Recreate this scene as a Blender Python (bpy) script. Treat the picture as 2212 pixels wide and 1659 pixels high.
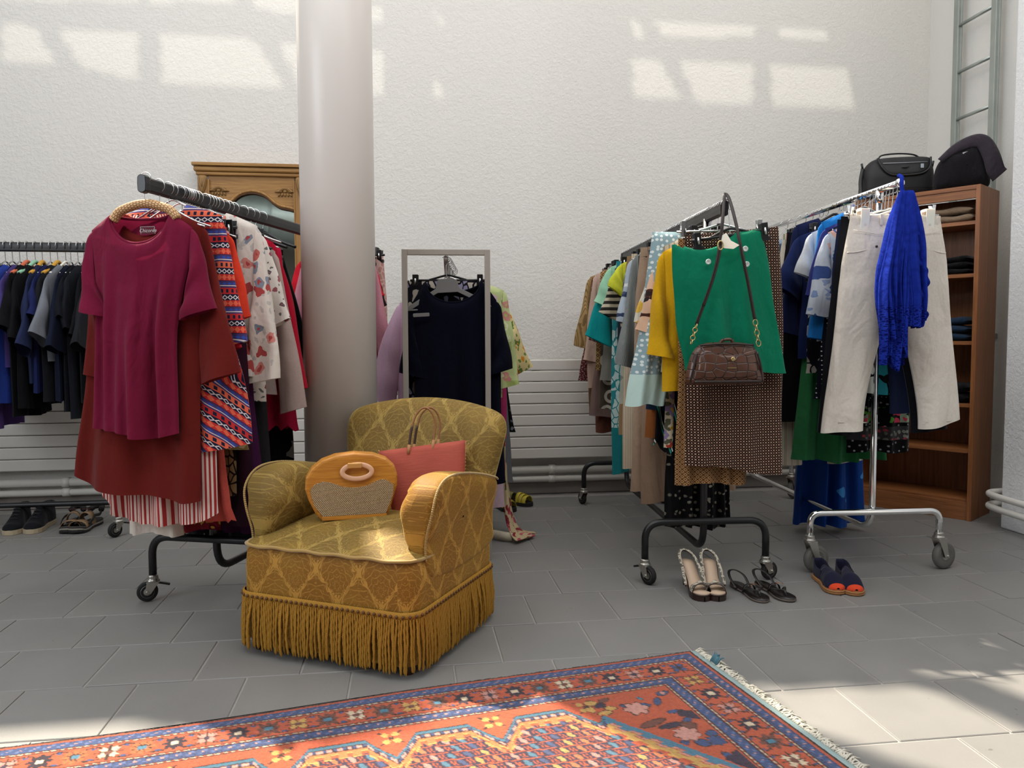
import bpy, bmesh, math, random
import numpy as np
from mathutils import Matrix, Vector

PI = math.pi
for o in list(bpy.data.objects):
    bpy.data.objects.remove(o)
SC = bpy.context.scene
COL = SC.collection

# ------------------------------------------------------------------ camera, world, sun, lights, exposure
YAW, PITCH, ROLL, FPX = 0.132673, 0.058909, 0.004204, 1682.8
cd = bpy.data.cameras.new('camera')
cam = bpy.data.objects.new('camera', cd)
COL.objects.link(cam)
cd.sensor_fit = 'HORIZONTAL'
cd.sensor_width = 36.0
cd.lens = 36.0 * FPX / 2212.0
cd.clip_start = 0.05
fwd = Vector((math.sin(YAW) * math.cos(PITCH), math.cos(YAW) * math.cos(PITCH), -math.sin(PITCH)))
right = Vector((math.cos(YAW), -math.sin(YAW), 0))
down = fwd.cross(right)
r2 = math.cos(ROLL) * right + math.sin(ROLL) * down
d2 = -math.sin(ROLL) * right + math.cos(ROLL) * down
cam.matrix_world = Matrix(((r2.x, -d2.x, -fwd.x, 0), (r2.y, -d2.y, -fwd.y, 0), (r2.z, -d2.z, -fwd.z, 1.0), (0, 0, 0, 1)))
SC.camera = cam

ROOF = 4.3
world = bpy.data.worlds.new('sky')
SC.world = world
world.use_nodes = True
world.node_tree.nodes['Background'].inputs[0].default_value = (0.62, 0.74, 0.95, 1)
world.node_tree.nodes['Background'].inputs[1].default_value = 1.0

SUN_A = Vector((0.30, -0.45, -0.84)).normalized()      # the sun, over the back wall
SUN_B = Vector((0.15, 0.80, -0.58)).normalized()       # second sun, added to throw the light patches on the back wall


def sun(name, d, e, col, ang):
    l = bpy.data.lights.new(name, 'SUN')
    l.energy = e
    l.color = col
    l.angle = math.radians(ang)
    o = bpy.data.objects.new(name, l)
    o.rotation_euler = d.to_track_quat('-Z', 'Y').to_euler()
    o.location = (0, 0, 6)
    COL.objects.link(o)


def area(name, loc, aim, sx, sy, e, col):
    l = bpy.data.lights.new(name, 'AREA')
    l.shape = 'RECTANGLE'
    l.size, l.size_y, l.energy, l.color = sx, sy, e, col
    o = bpy.data.objects.new(name, l)
    o.location = loc
    o.rotation_euler = (Vector(aim) - Vector(loc)).to_track_quat('-Z', 'Y').to_euler()
    COL.objects.link(o)


sun('sun', SUN_A, 11.0, (1.0, 0.90, 0.74), 1.0)
sun('wall_patch_sun', SUN_B, 1.0, (1.0, 0.93, 0.80), 1.0)
area('skylight_glow', (0.9, 3.2, 4.2), (0.9, 3.2, 0), 7.6, 2.6, 112, (1.0, 0.985, 0.96))
area('front_fill_light', (1.0, 0.4, 4.2), (1.0, 0.9, 0), 7.0, 2.0, 158, (0.96, 0.98, 1.0))  # added fill lamp that brightens the near floor
area('left_fill_light', (-4.3, 0.6, 2.5), (3.0, 3.4, 1.2), 3.4, 2.4, 150, (0.86, 0.93, 1.0))  # added bluish lamp turned on the pier; the left wall has no window
SC.view_settings.view_transform = 'Standard'
SC.view_settings.look = 'None'
SC.view_settings.gamma = 1.0
SC.view_settings.use_curve_mapping = False
SC.view_settings.exposure = 0.0


# ------------------------------------------------------------------ helpers: objects
def H(h):
    h = h.lstrip('#')
    c = [int(h[i:i + 2], 16) / 255 for i in (0, 2, 4)]
    return tuple(x / 12.92 if x <= 0.04045 else ((x + 0.055) / 1.055) ** 2.4 for x in c) + (1.0,)


def tag(o, label=None, cat=None, group=None, kind=None):
    if label: o['label'] = label
    if cat: o['category'] = cat
    if group: o['group'] = group
    if kind: o['kind'] = kind
    return o


def empty(name, loc=(0, 0, 0), rz=0.0, label=None, cat=None, group=None):
    o = bpy.data.objects.new(name, None)
    o.empty_display_size = 0.05
    COL.objects.link(o)
    o.location = loc
    o.rotation_euler = (0, 0, rz)
    return tag(o, label, cat, group)


class MB:
    """Collects shapes and links them as ONE mesh object."""

    def __init__(s):
        s.v, s.f, s.uv, s.n = [], [], [], 0
        s.mi, s.cur = [], 0

    def add(s, V, F, UV=None):
        V = np.asarray(V, float).reshape(-1, 3)
        if UV is None:
            UV = np.stack([V[:, 0] + V[:, 1], V[:, 2]], 1)
        s.v.append(V)
        s.uv.append(np.asarray(UV, float).reshape(-1, 2))
        for f in F:
            s.f.append(tuple(int(i) + s.n for i in f))
            s.mi.append(s.cur)
        s.n += len(V)
        return s

    def box(s, c, d, M=None):
        x, y, z = np.array(d) / 2.0
        V = np.array([(a * x, b * y, e * z) for e in (-1, 1) for b in (-1, 1) for a in (-1, 1)])
        if M is not None: V = V @ np.array(M)[:3, :3].T
        V = V + np.array(c)
        return s.add(V, [(0, 2, 3, 1), (4, 5, 7, 6), (0, 1, 5, 4), (2, 6, 7, 3), (0, 4, 6, 2), (1, 3, 7, 5)])

    def grid(s, P, UV=None, cu=False, cv=False, flip=False):
        P = np.asarray(P, float)
        n, m = P.shape[:2]
        F = []
        for i in range(n if cu else n - 1):
            i2 = (i + 1) % n
            for j in range(m if cv else m - 1):
                j2 = (j + 1) % m
                q = (i * m + j, i2 * m + j, i2 * m + j2, i * m + j2)
                F.append(q[::-1] if flip else q)
        return s.add(P.reshape(-1, 3), F, None if UV is None else np.asarray(UV).reshape(-1, 2))

    def tube(s, pts, r, k=8, caps=True, closed=False, flat=None):
        """round (or flattened: flat=(ratio, axis)) tube along pts; r scalar or list"""
        P = np.asarray(pts, float)
        n = len(P)
        R = np.full(n, r) if np.isscalar(r) else np.asarray(r, float)
        T = np.zeros_like(P)
        if closed:
            T = np.roll(P, -1, 0) - np.roll(P, 1, 0)
        else:
            T[1:-1] = P[2:] - P[:-2]
            T[0] = P[1] - P[0]
            T[-1] = P[-1] - P[-2]
        T /= np.linalg.norm(T, axis=1)[:, None] + 1e-12
        up = np.array([0, 0, 1.0]) if flat is None else np.array(flat[1], float)
        if flat is None and abs(T[0] @ up) > 0.9: up = np.array([1.0, 0, 0])
        A = np.zeros_like(P)
        a = up - T[0] * (T[0] @ up)
        A[0] = a / np.linalg.norm(a)
        for i in range(1, n):
            a = (up if flat is not None else A[i - 1])
            a = a - T[i] * (T[i] @ a)
            l = np.linalg.norm(a)
            A[i] = a / l if l > 1e-6 else A[i - 1]
        B = np.cross(T, A)
        th = np.arange(k) * 2 * PI / k
        ra = R if flat is None else R * flat[0]
        ring = P[:, None] + A[:, None] * (np.cos(th)[None, :, None] * ra[:, None, None]) + B[:, None] * (np.sin(th)[None, :, None] * R[:, None, None])
        L = np.concatenate([[0], np.cumsum(np.linalg.norm(np.diff(P, axis=0), axis=1))])
        UV = np.stack(np.broadcast_arrays((th * R.mean())[None, :], L[:, None]), -1)
        base = s.n
        s.grid(ring, UV, cu=closed, cv=True)
        if caps and not closed:
            s.f.append(tuple(base + j for j in range(k)))
            s.f.append(tuple(base + (n - 1) * k + j for j in reversed(range(k))))
            s.mi += [s.cur, s.cur]
        return s

    def lathe(s, prof, k=24, c=(0, 0, 0), ax='z', caps=True):
        """prof: list of (radius, height)"""
        th = np.arange(k) * 2 * PI / k
        G = np.zeros((len(prof), k, 3))
        for i, (r, h) in enumerate(prof):
            G[i, :, 0] = r * np.cos(th)
            G[i, :, 1] = r * np.sin(th)
            G[i, :, 2] = h
        if ax == 'x': G = G[..., [2, 0, 1]]
        if ax == 'y': G = G[..., [1, 2, 0]]
        G = G + np.array(c)
        base = s.n
        s.grid(G, None, cv=True, flip=True)
        if caps:
            s.f.append(tuple(base + j for j in reversed(range(k))))
            s.f.append(tuple(base + (len(prof) - 1) * k + j for j in range(k)))
            s.mi += [s.cur, s.cur]
        return s

    def ball(s, c, r, k=12, m=8, sc=(1, 1, 1)):
        P = np.zeros((m + 1, k, 3))
        for i in range(m + 1):
            a = PI * i / m
            for j in range(k):
                b = 2 * PI * j / k
                P[i, j] = (math.sin(a) * math.cos(b) * sc[0], math.sin(a) * math.sin(b) * sc[1], math.cos(a) * sc[2])
        return s.grid(P * r + np.array(c), None, cv=True, flip=False)

    def prism(s, poly, h0, h1, plane='xy'):
        """extrude a 2D polygon"""
        n = len(poly)
        V = [(x, y, h0) for x, y in poly] + [(x, y, h1) for x, y in poly]
        V = np.array(V, float)
        if plane == 'xz': V = np.stack([V[:, 0], V[:, 2], V[:, 1]], 1)
        if plane == 'yz': V = np.stack([V[:, 2], V[:, 0], V[:, 1]], 1)
        F = [tuple(reversed(range(n))), tuple(range(n, 2 * n))] + [(i, (i + 1) % n, n + (i + 1) % n, n + i) for i in range(n)]
        return s.add(V, F)

    def build(s, name, mat, parent=None, smooth=True, bevel=0, seg=2, loc=None, rot=None, weld=0, solid=0, subd=0):
        me = bpy.data.meshes.new(name)
        V = np.concatenate(s.v)
        me.from_pydata(V.tolist(), [], s.f)
        uv = np.concatenate(s.uv)
        lay = me.uv_layers.new(name='UVMap')
        li = np.zeros(len(me.loops), np.int32)
        me.loops.foreach_get('vertex_index', li)
        lay.data.foreach_set('uv', uv[li].ravel())
        for m_ in (mat if isinstance(mat, (list, tuple)) else [mat]):
            me.materials.append(m_)
        if isinstance(mat, (list, tuple)):
            me.polygons.foreach_set('material_index', s.mi)
        me.polygons.foreach_set('use_smooth', [bool(smooth)] * len(me.polygons))
        if weld:
            bm = bmesh.new()
            bm.from_mesh(me)
            bmesh.ops.remove_doubles(bm, verts=bm.verts, dist=weld)
            bmesh.ops.recalc_face_normals(bm, faces=bm.faces)
            bm.to_mesh(me)
            bm.free()
        me.update()
        o = bpy.data.objects.new(name, me)
        COL.objects.link(o)
        if parent: o.parent = parent
        if loc is not None: o.location = loc
        if rot is not None: o.rotation_euler = rot
        if bevel:
            b = o.modifiers.new('bevel', 'BEVEL')
            b.width, b.segments, b.limit_method, b.angle_limit = bevel, seg, 'ANGLE', math.radians(40)
        if solid:
            b = o.modifiers.new('solid', 'SOLIDIFY')
            b.thickness, b.offset = solid, 0
        if subd:
            b = o.modifiers.new('sub', 'SUBSURF')
            b.levels = b.render_levels = subd
        return o


def fillet(pts, r, n=6):
    """round the corners of a polyline"""
    P = [np.array(p, float) for p in pts]
    out = [P[0]]
    for a, b, c in zip(P, P[1:], P[2:]):
        u, v = (a - b), (c - b)
        lu, lv = np.linalg.norm(u), np.linalg.norm(v)
        rr = min(r, lu * 0.49, lv * 0.49)
        p, q = b + u / lu * rr, b + v / lv * rr
        for i in range(n + 1):
            t = i / n
            out.append((1 - t) ** 2 * p + 2 * t * (1 - t) * b + t * t * q)
    out.append(P[-1])
    return out


def spline(pts, n=6):
    P = np.array(pts, float)
    P = np.concatenate([[2 * P[0] - P[1]], P, [2 * P[-1] - P[-2]]])
    out = []
    for i in range(1, len(P) - 2):
        for k in range(n):
            t = k / n
            a, b, c, d = P[i - 1], P[i], P[i + 1], P[i + 2]
            out.append(0.5 * ((2 * b) + (-a + c) * t + (2 * a - 5 * b + 4 * c - d) * t * t + (-a + 3 * b - 3 * c + d) * t ** 3))
    out.append(P[-2])
    return np.array(out)


def sm(a, b, x):
    t = np.clip((x - a) / (b - a), 0, 1)
    return t * t * (3 - 2 * t)


# ------------------------------------------------------------------ helpers: node expressions
NT = None


class X:
    def __init__(s, k): s.k = k
    def __add__(s, o): return M('ADD', s, o)
    def __radd__(s, o): return M('ADD', o, s)
    def __sub__(s, o): return M('SUBTRACT', s, o)
    def __rsub__(s, o): return M('SUBTRACT', o, s)
    def __mul__(s, o): return M('MULTIPLY', s, o)
    def __rmul__(s, o): return M('MULTIPLY', o, s)
    def __truediv__(s, o): return M('DIVIDE', s, o)


def link(inp, v):
    if isinstance(v, X): NT.links.new(v.k, inp)
    elif isinstance(v, (int, float)) and inp.type in ('RGBA',): inp.default_value = (v, v, v, 1)
    elif isinstance(v, (int, float)) and inp.type == 'VECTOR': inp.default_value = (v, v, v)
    else: inp.default_value = v


def M(op, *a):
    n = NT.nodes.new('ShaderNodeMath')
    n.operation = op
    for i, v in enumerate(a): link(n.inputs[i], v)
    return X(n.outputs[0])


def sin(a): return M('SINE', a)
def cos(a): return M('COSINE', a)
def frac(a): return M('FRACT', a)
def absx(a): return M('ABSOLUTE', a)
def floor(a): return M('FLOOR', a)
def lt(a, b): return M('LESS_THAN', a, b)
def gt(a, b): return M('GREATER_THAN', a, b)
def mx(a, b): return M('MAXIMUM', a, b)
def mn(a, b): return M('MINIMUM', a, b)


def ss(a, b, x):
    n = NT.nodes.new('ShaderNodeMapRange')
    n.interpolation_type = 'SMOOTHSTEP'
    link(n.inputs['Value'], x)
    n.inputs['From Min'].default_value, n.inputs['From Max'].default_value = a, b
    return X(n.outputs[0])


def uvn():
    n = NT.nodes.new('ShaderNodeUVMap')
    s = NT.nodes.new('ShaderNodeSeparateXYZ')
    NT.links.new(n.outputs[0], s.inputs[0])
    return X(s.outputs[0]), X(s.outputs[1])


def obj3():
    n = NT.nodes.new('ShaderNodeTexCoord')
    s = NT.nodes.new('ShaderNodeSeparateXYZ')
    NT.links.new(n.outputs['Object'], s.inputs[0])
    return X(s.outputs[0]), X(s.outputs[1]), X(s.outputs[2])


def vec(a, b, c=0.0):
    n = NT.nodes.new('ShaderNodeCombineXYZ')
    for i, v in enumerate((a, b, c)): link(n.inputs[i], v)
    return X(n.outputs[0])


def noise(v, scale, detail=2.0, rough=0.5, dist=0.0):
    n = NT.nodes.new('ShaderNodeTexNoise')
    if v is not None: link(n.inputs['Vector'], v)
    n.inputs['Scale'].default_value, n.inputs['Detail'].default_value = scale, detail
    n.inputs['Roughness'].default_value, n.inputs['Distortion'].default_value = rough, dist
    return X(n.outputs['Fac'])


def voro(v, scale, feature='F1', rnd=1.0, metric='EUCLIDEAN', dim='2D'):
    n = NT.nodes.new('ShaderNodeTexVoronoi')
    n.voronoi_dimensions = dim
    n.feature = feature
    if feature != 'DISTANCE_TO_EDGE': n.distance = metric
    link(n.inputs['Vector'], v)
    n.inputs['Scale'].default_value, n.inputs['Randomness'].default_value = scale, rnd
    c = None
    if feature != 'DISTANCE_TO_EDGE':
        s = NT.nodes.new('ShaderNodeSeparateXYZ')
        NT.links.new(n.outputs['Color'], s.inputs[0])
        c = X(s.outputs[0]), X(s.outputs[1])
    return X(n.outputs['Distance']), c


def mix(f, a, b):
    n = NT.nodes.new('ShaderNodeMix')
    n.data_type = 'RGBA'
    link(n.inputs[0], f)
    for i, v in ((6, a), (7, b)):
        if isinstance(v, str): v = H(v)
        link(n.inputs[i], v)
    return X(n.outputs[2])


def pick(x, cols):
    """stepped choice of colours by x in 0..1"""
    n = NT.nodes.new('ShaderNodeValToRGB')
    n.color_ramp.interpolation = 'CONSTANT'
    e = n.color_ramp.elements
    while len(e) < len(cols): e.new(0.5)
    for i, c in enumerate(cols):
        e[i].position = i / len(cols)
        e[i].color = H(c)
    link(n.inputs[0], x)
    return X(n.outputs[0])


def bump(h, strength, dist, normal=None):
    n = NT.nodes.new('ShaderNodeBump')
    n.inputs['Strength'].default_value, n.inputs['Distance'].default_value = strength, dist
    link(n.inputs['Height'], h)
    if normal is not None: link(n.inputs['Normal'], normal)
    return X(n.outputs[0])


def material(name, fn):
    """fn() builds nodes and returns dict of Principled inputs (+ 'trans' share of translucency)"""
    global NT
    m = bpy.data.materials.new(name)
    m.use_nodes = True
    NT = m.node_tree
    p = NT.nodes['Principled BSDF']
    d = fn()
    tr = d.pop('trans', 0)
    for k, v in d.items():
        if isinstance(v, str): v = H(v)
        link(p.inputs[k], v)
    if tr:
        t = NT.nodes.new('ShaderNodeBsdfTranslucent')
        c = d.get('Base Color')
        link(t.inputs[0], H(c) if isinstance(c, str) else c)
        ms = NT.nodes.new('ShaderNodeMixShader')
        ms.inputs[0].default_value = tr
        NT.links.new(p.outputs[0], ms.inputs[1])
        NT.links.new(t.outputs[0], ms.inputs[2])
        NT.links.new(ms.outputs[0], NT.nodes['Material Output'].inputs[0])
    return m


_mats = {}


def plain(name, col, rough=0.5, metal=0.0, bumps=None, var=0.0, **kw):
    key = (name, col, rough, metal, bumps, var, tuple(kw.items()))
    if key not in _mats:
        def fn():
            d = {'Base Color': col, 'Roughness': rough, 'Metallic': metal}
            d.update(kw)
            if var or bumps:
                x, y, z = obj3()
                v = vec(x, y, z)
            if var:
                f = noise(v, 9.0, 3.0)
                c = H(col)
                d['Base Color'] = mix(f, tuple(q * (1 - var) for q in c[:3]) + (1,), tuple(min(1, q * (1 + var)) for q in c[:3]) + (1,))
            if bumps:
                d['Normal'] = bump(noise(v, bumps[0], 3.0), bumps[1], bumps[2])
            return d
        _mats[key] = material(name, fn)
    return _mats[key]


# fabric: pattern functions take (u, v) in metres and return a colour
def P_dots(bg, fg, pitch=0.03, r=0.2, rnd=0.0):
    def f(u, v):
        d, _ = voro(vec(u / pitch, v / pitch), 1.0, rnd=rnd)
        return mix(lt(d, r), bg, fg)
    return f


def P_stripe(bg, fg, pitch=0.012, w=0.45, axis='u', fg2=None):
    def f(u, v):
        q = u if axis == 'u' else v
        if axis == 'd': q = u + v
        c = mix(lt(frac(q / pitch), w), bg, fg)
        if fg2: c = mix(lt(frac(q / (pitch * 2) + 0.6), w * 0.5), c, fg2)
        return c
    return f


def P_floral(bg, cols, pitch=0.08, r=0.35, dens=0.6, leaf=None):
    def f(u, v):
        n1 = noise(vec(u, v), 28.0, 2.0) - 0.5
        n2 = noise(vec(v + 3.1, u), 28.0, 2.0) - 0.5
        d, c = voro(vec(u / pitch + n1 * 0.9, v / pitch + n2 * 0.9), 1.0)
        out = bg
        if leaf:
            d2, c2 = voro(vec(u / pitch * 1.7 + n2 * 1.6 + 5.0, v / pitch * 1.7 + n1 * 1.2), 1.0)
            out = mix(lt(d2, r * 0.8) * lt(c2[0], dens * 0.8), out, leaf)
        col = pick(c[1], cols)
        inner = lt(d, r * 0.35)
        out = mix(lt(d, r) * lt(c[0], dens), out, col)
        return mix(inner * lt(c[0], dens), out, cols[-1])
    return f


def P_leaf(bg, fg, pitch=0.04, edge=0.12, fg2=None):
    def f(u, v):
        n1 = noise(vec(u, v), 20.0, 1.0) - 0.5
        p = vec(u / pitch + n1, v / pitch * 0.6 - n1)
        e, _ = voro(p, 1.0, 'DISTANCE_TO_EDGE')
        d, c = voro(p, 1.0)
        col = fg if fg2 is None else mix(gt(c[0], 0.6), fg, fg2)
        return mix(gt(e, edge) * lt(c[1], 0.7), bg, col)
    return f


def P_lattice(bg, line, dot, pitch=0.018, lw=0.13):
    def f(u, v):
        a, b = frac((u + v) / pitch), frac((u - v) / pitch)
        ln = mx(lt(absx(a - 0.5), lw * 0.5), lt(absx(b - 0.5), lw * 0.5))
        a2, b2 = frac((u + v) / pitch + 0.5) - 0.5, frac((u - v) / pitch + 0.5) - 0.5
        dt = lt(M('POWER', a2, 2.0) + M('POWER', b2, 2.0), 0.022)
        nd = lt(absx(a - 0.5), 0.14) * lt(absx(b - 0.5), 0.14)
        c = mix(ln, bg, line)
        c = mix(nd, c, dot)
        return mix(dt, c, dot)
    return f


def P_ethnic(u, v):
    """bands of diamonds, zigzags and bars in red, navy, white, orange; slanting near the hem"""
    q = v + absx(u - 0.17) * ss(-0.42, -0.62, v) * 0.75
    w = frac(q / 0.088)
    row = frac(floor(q / 0.088) * 0.377)
    x = u / 0.022
    tri = absx(frac(x) - 0.5) * 2.0
    navy, red, org, wht, pur = '#1d2038', '#c23232', '#e0684c', '#d9cfd0', '#4a3a6a'
    c = mix(gt(w, 0.5), navy, pur)
    c = mix(lt(absx(w - 0.14), 0.12), c, red)
    c = mix(lt(absx(w - 0.14) + (tri - 0.5) * 0.12, 0.06), c, org)
    c = mix(lt(absx(w - 0.37) + tri * 0.09, 0.10), c, wht)
    c = mix(lt(absx(w - 0.37) + tri * 0.09, 0.055), c, navy)
    c = mix(lt(absx(w - 0.62), 0.12), c, mix(gt(row, 0.5), red, org))
    c = mix(lt(absx(w - 0.62), 0.07) * gt(tri, 0.55), c, navy)
    c = mix(lt(absx(w - 0.82), 0.018), c, wht)
    c = mix(lt(absx(w - 0.90) + tri * 0.05, 0.05), c, '#3450a8')
    return c


def P_damask(px=0.150, py=0.20):
    """height mask (1 = flat ground, 0 = raised pile) of a cut velvet: ogee cells filled with scale-like palmettes"""
    def f(u, v):
        wob = noise(vec(u, v), 45.0, 2.0) - 0.5
        U, V = u / px + wob * 0.10, v / py + wob * 0.08
        p = cos(U * (2 * PI)) + cos(V * (2 * PI))
        ap = absx(p)
        A = gt(p, 0.0)
        lx = (frac(U + 0.5) - 0.5) * A + (frac(U) - 0.5) * (1.0 - A)
        ly = (frac(V + 0.5) - 0.5) * A + (frac(V) - 0.5) * (1.0 - A)
        yb = ly * 1.15 + 0.26
        r = M('SQRT', lx * lx + yb * yb)
        th = M('ARCTAN2', lx, yb)
        k = r * 10.5
        row = floor(k)
        sc = absx(sin(th * 4.2 + row * (PI / 2)))
        kk = frac(k + sc * 0.55)
        groove = lt(kk, 0.17)
        spoke = lt(absx(sin(th * 8.4)), 0.14) * gt(kk, 0.55)
        edge = 0.10 + absx(sin(th * 9.0)) * 0.20 + wob * 0.25
        ogee = lt(ap, edge)
        bud = lt(absx(ap - 0.10), 0.045) * gt(absx(sin(U * (6 * PI))), 0.55)
        return mx(ogee * (1.0 - bud * 0.8), mx(groove * 0.62, spoke * 0.35))
    return f


def cloth(name, base, pat=None, rough=0.9, sheen=0.08, trans=0.10, wr=1.0, weave=0.0, spec=0.1):
    key = ('cloth', name)
    if key in _mats: return _mats[key]

    def fn():
        u, v = uvn()
        x, y, z = obj3()
        col = pat(u, v) if pat else base
        n = noise(vec(x * 4.2, y * 3.0, z * 1.8), 2.0, 3.0, 0.5, 0.8)
        m2 = noise(vec(x, y, z), 46.0, 2.0)
        h = n + m2 * 0.10
        if weave:
            h = h + sin(u * (2 * PI / weave)) * 0.03
        if isinstance(col, str): col = H(col)
        if not pat:
            c = col
            k = 0.10
            col = mix(noise(vec(x, y, z), 120.0, 2.0), tuple(q * (1 - k) for q in c[:3]) + (1,), tuple(min(1, q * (1 + k)) for q in c[:3]) + (1,))
        return {'Base Color': col, 'Roughness': rough, 'Sheen Weight': sheen, 'Sheen Roughness': 0.5, 'Specular IOR Level': spec,
                'Normal': bump(h, 0.75 * wr, 0.03), 'trans': trans}
    _mats[key] = material(name, fn)
    return _mats[key]


# ------------------------------------------------------------------ materials
def wall_fn(col, amt=1.0):
    def fn():
        x, y, z = obj3()
        v = vec(x, y, z)
        n1 = noise(v, 55.0, 4.0, 0.55, 0.4)
        n2 = noise(v, 14.0, 2.0)
        vo, _ = voro(vec(x, y, z * 1.3), 70.0, dim='3D')
        h = ss(0.40, 0.62, n1) * 0.8 + n2 * 0.35 + vo * 0.25
        return {'Base Color': col, 'Roughness': 0.92, 'Specular IOR Level': 0.15, 'Normal': bump(h, 0.25 * amt, 0.010)}
    return fn


M_wall = material('white_rough_plaster', wall_fn('#dedbd5'))
M_wall2 = material('white_side_plaster', wall_fn('#dcdad5', 0.5))
M_dark_wall = plain('darkened_plaster', '#8f8880', 0.95)  # plaster darkened in colour to keep the unseen side of the room dim
M_radiator = plain('white_radiator_enamel', '#d9d4cc', 0.45)
M_pipe = plain('painted_pipe', '#d6d2ca', 0.4)
M_column = plain('column_paint', '#dcd4cd', 0.34)
M_black = plain('black_powder_coat', '#101012', 0.42)
M_blackp = plain('black_plastic', '#131315', 0.38)
M_rubber = plain('black_rubber', '#121212', 0.75)
M_grub = plain('grey_rubber', '#5d5a55', 0.7, var=0.15)
M_chrome = plain('chrome', '#e6e6e6', 0.12, 1.0)
M_zinc = plain('zinc_plated_steel', '#b9b6ae', 0.38, 1.0, var=0.2)
M_galv = plain('galvanised_steel', '#a9b0ac', 0.42, 0.85, var=0.18)
M_wire = plain('hanger_wire', '#c4c4c4', 0.25, 1.0)
M_steel = plain('brushed_steel', '#a39a90', 0.5, 0.35)
M_gplastic = plain('grey_hanger_plastic', '#6f6d6b', 0.45)
M_wplastic = plain('white_hanger_plastic', '#ece7da', 0.4, **{'Subsurface Weight': 0.15})
M_cplastic = plain('clear_hanger_plastic', '#cfd2d0', 0.2, **{'Transmission Weight': 0.5})


def tile_fn():
    x, y, z = obj3()
    n = NT.nodes.new('ShaderNodeObjectInfo')
    r = X(n.outputs['Random'])
    v = vec(x + r * 17.0, y + r * 9.0, z)
    a = noise(v, 4.0, 3.0)
    b = noise(v, 220.0, 2.0)
    c = mix(a, '#706f6d', '#807e7b')
    c = mix(r * 0.35, c, '#86827d')
    c = mix(gt(noise(v, 38.0, 1.0), 0.80) * 0.5, c, '#4d4842')
    return {'Base Color': c, 'Roughness': 0.40 + a * 0.16, 'Specular IOR Level': 0.5, 'Normal': bump(b + a * 0.6, 0.10, 0.004)}


M_tile = material('grey_floor_tile', tile_fn)
M_grout = plain('floor_grout', '#918d88', 0.9, bumps=(90, 0.3, 0.004), var=0.25)


def wood(name, c1, c2, scale=1.0, rough=0.45, axis='z'):
    def fn():
        x, y, z = obj3()
        if axis == 'z': p = vec(x * 30 * scale, y * 30 * scale, z * 1.6 * scale)
        elif axis == 'x': p = vec(x * 1.6 * scale, y * 30 * scale, z * 30 * scale)
        else: p = vec(x * 30 * scale, y * 1.6 * scale, z * 30 * scale)
        n = noise(p, 1.6, 4.0, 0.6, 1.2)
        g = noise(p, 7.0, 2.0, 0.6)
        return {'Base Color': mix(ss(0.3, 0.72, n * 0.75 + g * 0.25), c1, c2), 'Roughness': rough, 'Normal': bump(g, 0.12, 0.003)}
    return material(name, fn)


M_oak = wood('oak_veneer', '#7d4a26', '#a0663a')
M_oakx = wood('oak_veneer_level', '#7d4a26', '#a0663a', axis='x')
M_pine = wood('waxed_pine_frame', '#8a6030', '#b18547')
M_pinex = wood('waxed_pine_level', '#8a6030', '#b18547', axis='x')
M_carve = plain('carved_pine', '#94703f', 0.55, var=0.25)
M_mirror = plain('mirror_glass', '#dfe8e4', 0.03, 1.0)
M_back = plain('dark_backing', '#241b16', 0.9)

# ------------------------------------------------------------------ the room
WALLY = 4.92


def struct(o):
    o['kind'] = 'structure'
    return o


# floor: a grout bed with single tiles bedded in it
TW, TX0, TY0 = 0.3052, -0.025, 2.339
struct(MB().box((-0.25, 0.2, -0.0285), (8.9, 9.6, 0.05)).build('floor', M_grout, smooth=False))
floor_o = bpy.data.objects['floor']
tm = MB().box((0, 0, 0), (TW - 0.006, TW - 0.006, 0.014))
tiles = []
for j in range(-18, 9):
    for i in range(-16, 14):
        x = TX0 + (i + 0.5) * TW + (TW / 2 if j % 2 else 0)
        y = TY0 + (j + 0.5) * TW
        if x > 3.95 or x < -4.4 or y > WALLY - 0.02 or y < -4.3: continue
        q = (Vector((x, y, 0)) - Vector((0, 0, 1)))
        zc, xc, yc = q.dot(fwd), q.dot(r2), q.dot(d2)
        inview = zc > 0.5 and abs(xc / zc) < 0.72 and yc / zc < 0.56
        tiles.append((0 if inview else 1, math.hypot(x, y), x, y))
tiles.sort()
rng = random.Random(4)
proto = tm.build('tile', M_tile, floor_o, smooth=False, bevel=0.002, seg=1)
first = True
rest = MB()
for k, (iv, d, x, y) in enumerate(tiles):
    dz = rng.uniform(-0.0008, 0.0008)
    if k < 300:
        o = proto if first else proto.copy()
        if not first: COL.objects.link(o)
        first = False
        o.location = (x, y, -0.0075 + dz)
        o.rotation_euler = (0, 0, rng.uniform(-0.003, 0.003))
    else:
        rest.box((x, y, -0.0075 + dz), (TW - 0.006, TW - 0.006, 0.014))
ro = rest.build('tile', M_tile, floor_o, smooth=False)
ro['kind'] = 'stuff'

struct(MB().box((-0.5, WALLY + 0.1, 2.15), (9.0, 0.2, 4.3)).build('wall_back', M_wall, smooth=False))
struct(MB().box((3.59, 4.28, 2.15), (0.2, 1.28, 4.3)).build('wall_right', M_wall2, smooth=False))
struct(MB().box((3.40, 0.0, 2.15), (0.68, 7.30, 4.3)).build('wall_right_pier', material('pier_plaster_lightened', wall_fn('#e8e8e8')), smooth=False, bevel=0.008))  # same plaster, lightened in colour to stand for sky light on the pier
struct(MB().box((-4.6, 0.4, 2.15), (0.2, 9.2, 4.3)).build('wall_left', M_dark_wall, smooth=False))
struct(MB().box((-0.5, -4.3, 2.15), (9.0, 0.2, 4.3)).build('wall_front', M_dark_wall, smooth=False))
struct(MB().box((-0.5, WALLY - 0.012, 0.035), (8.0, 0.024, 0.07)).build('baseboard_back', plain('grey_baseboard', '#8b837c', 0.6), smooth=False, bevel=0.004))

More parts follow.
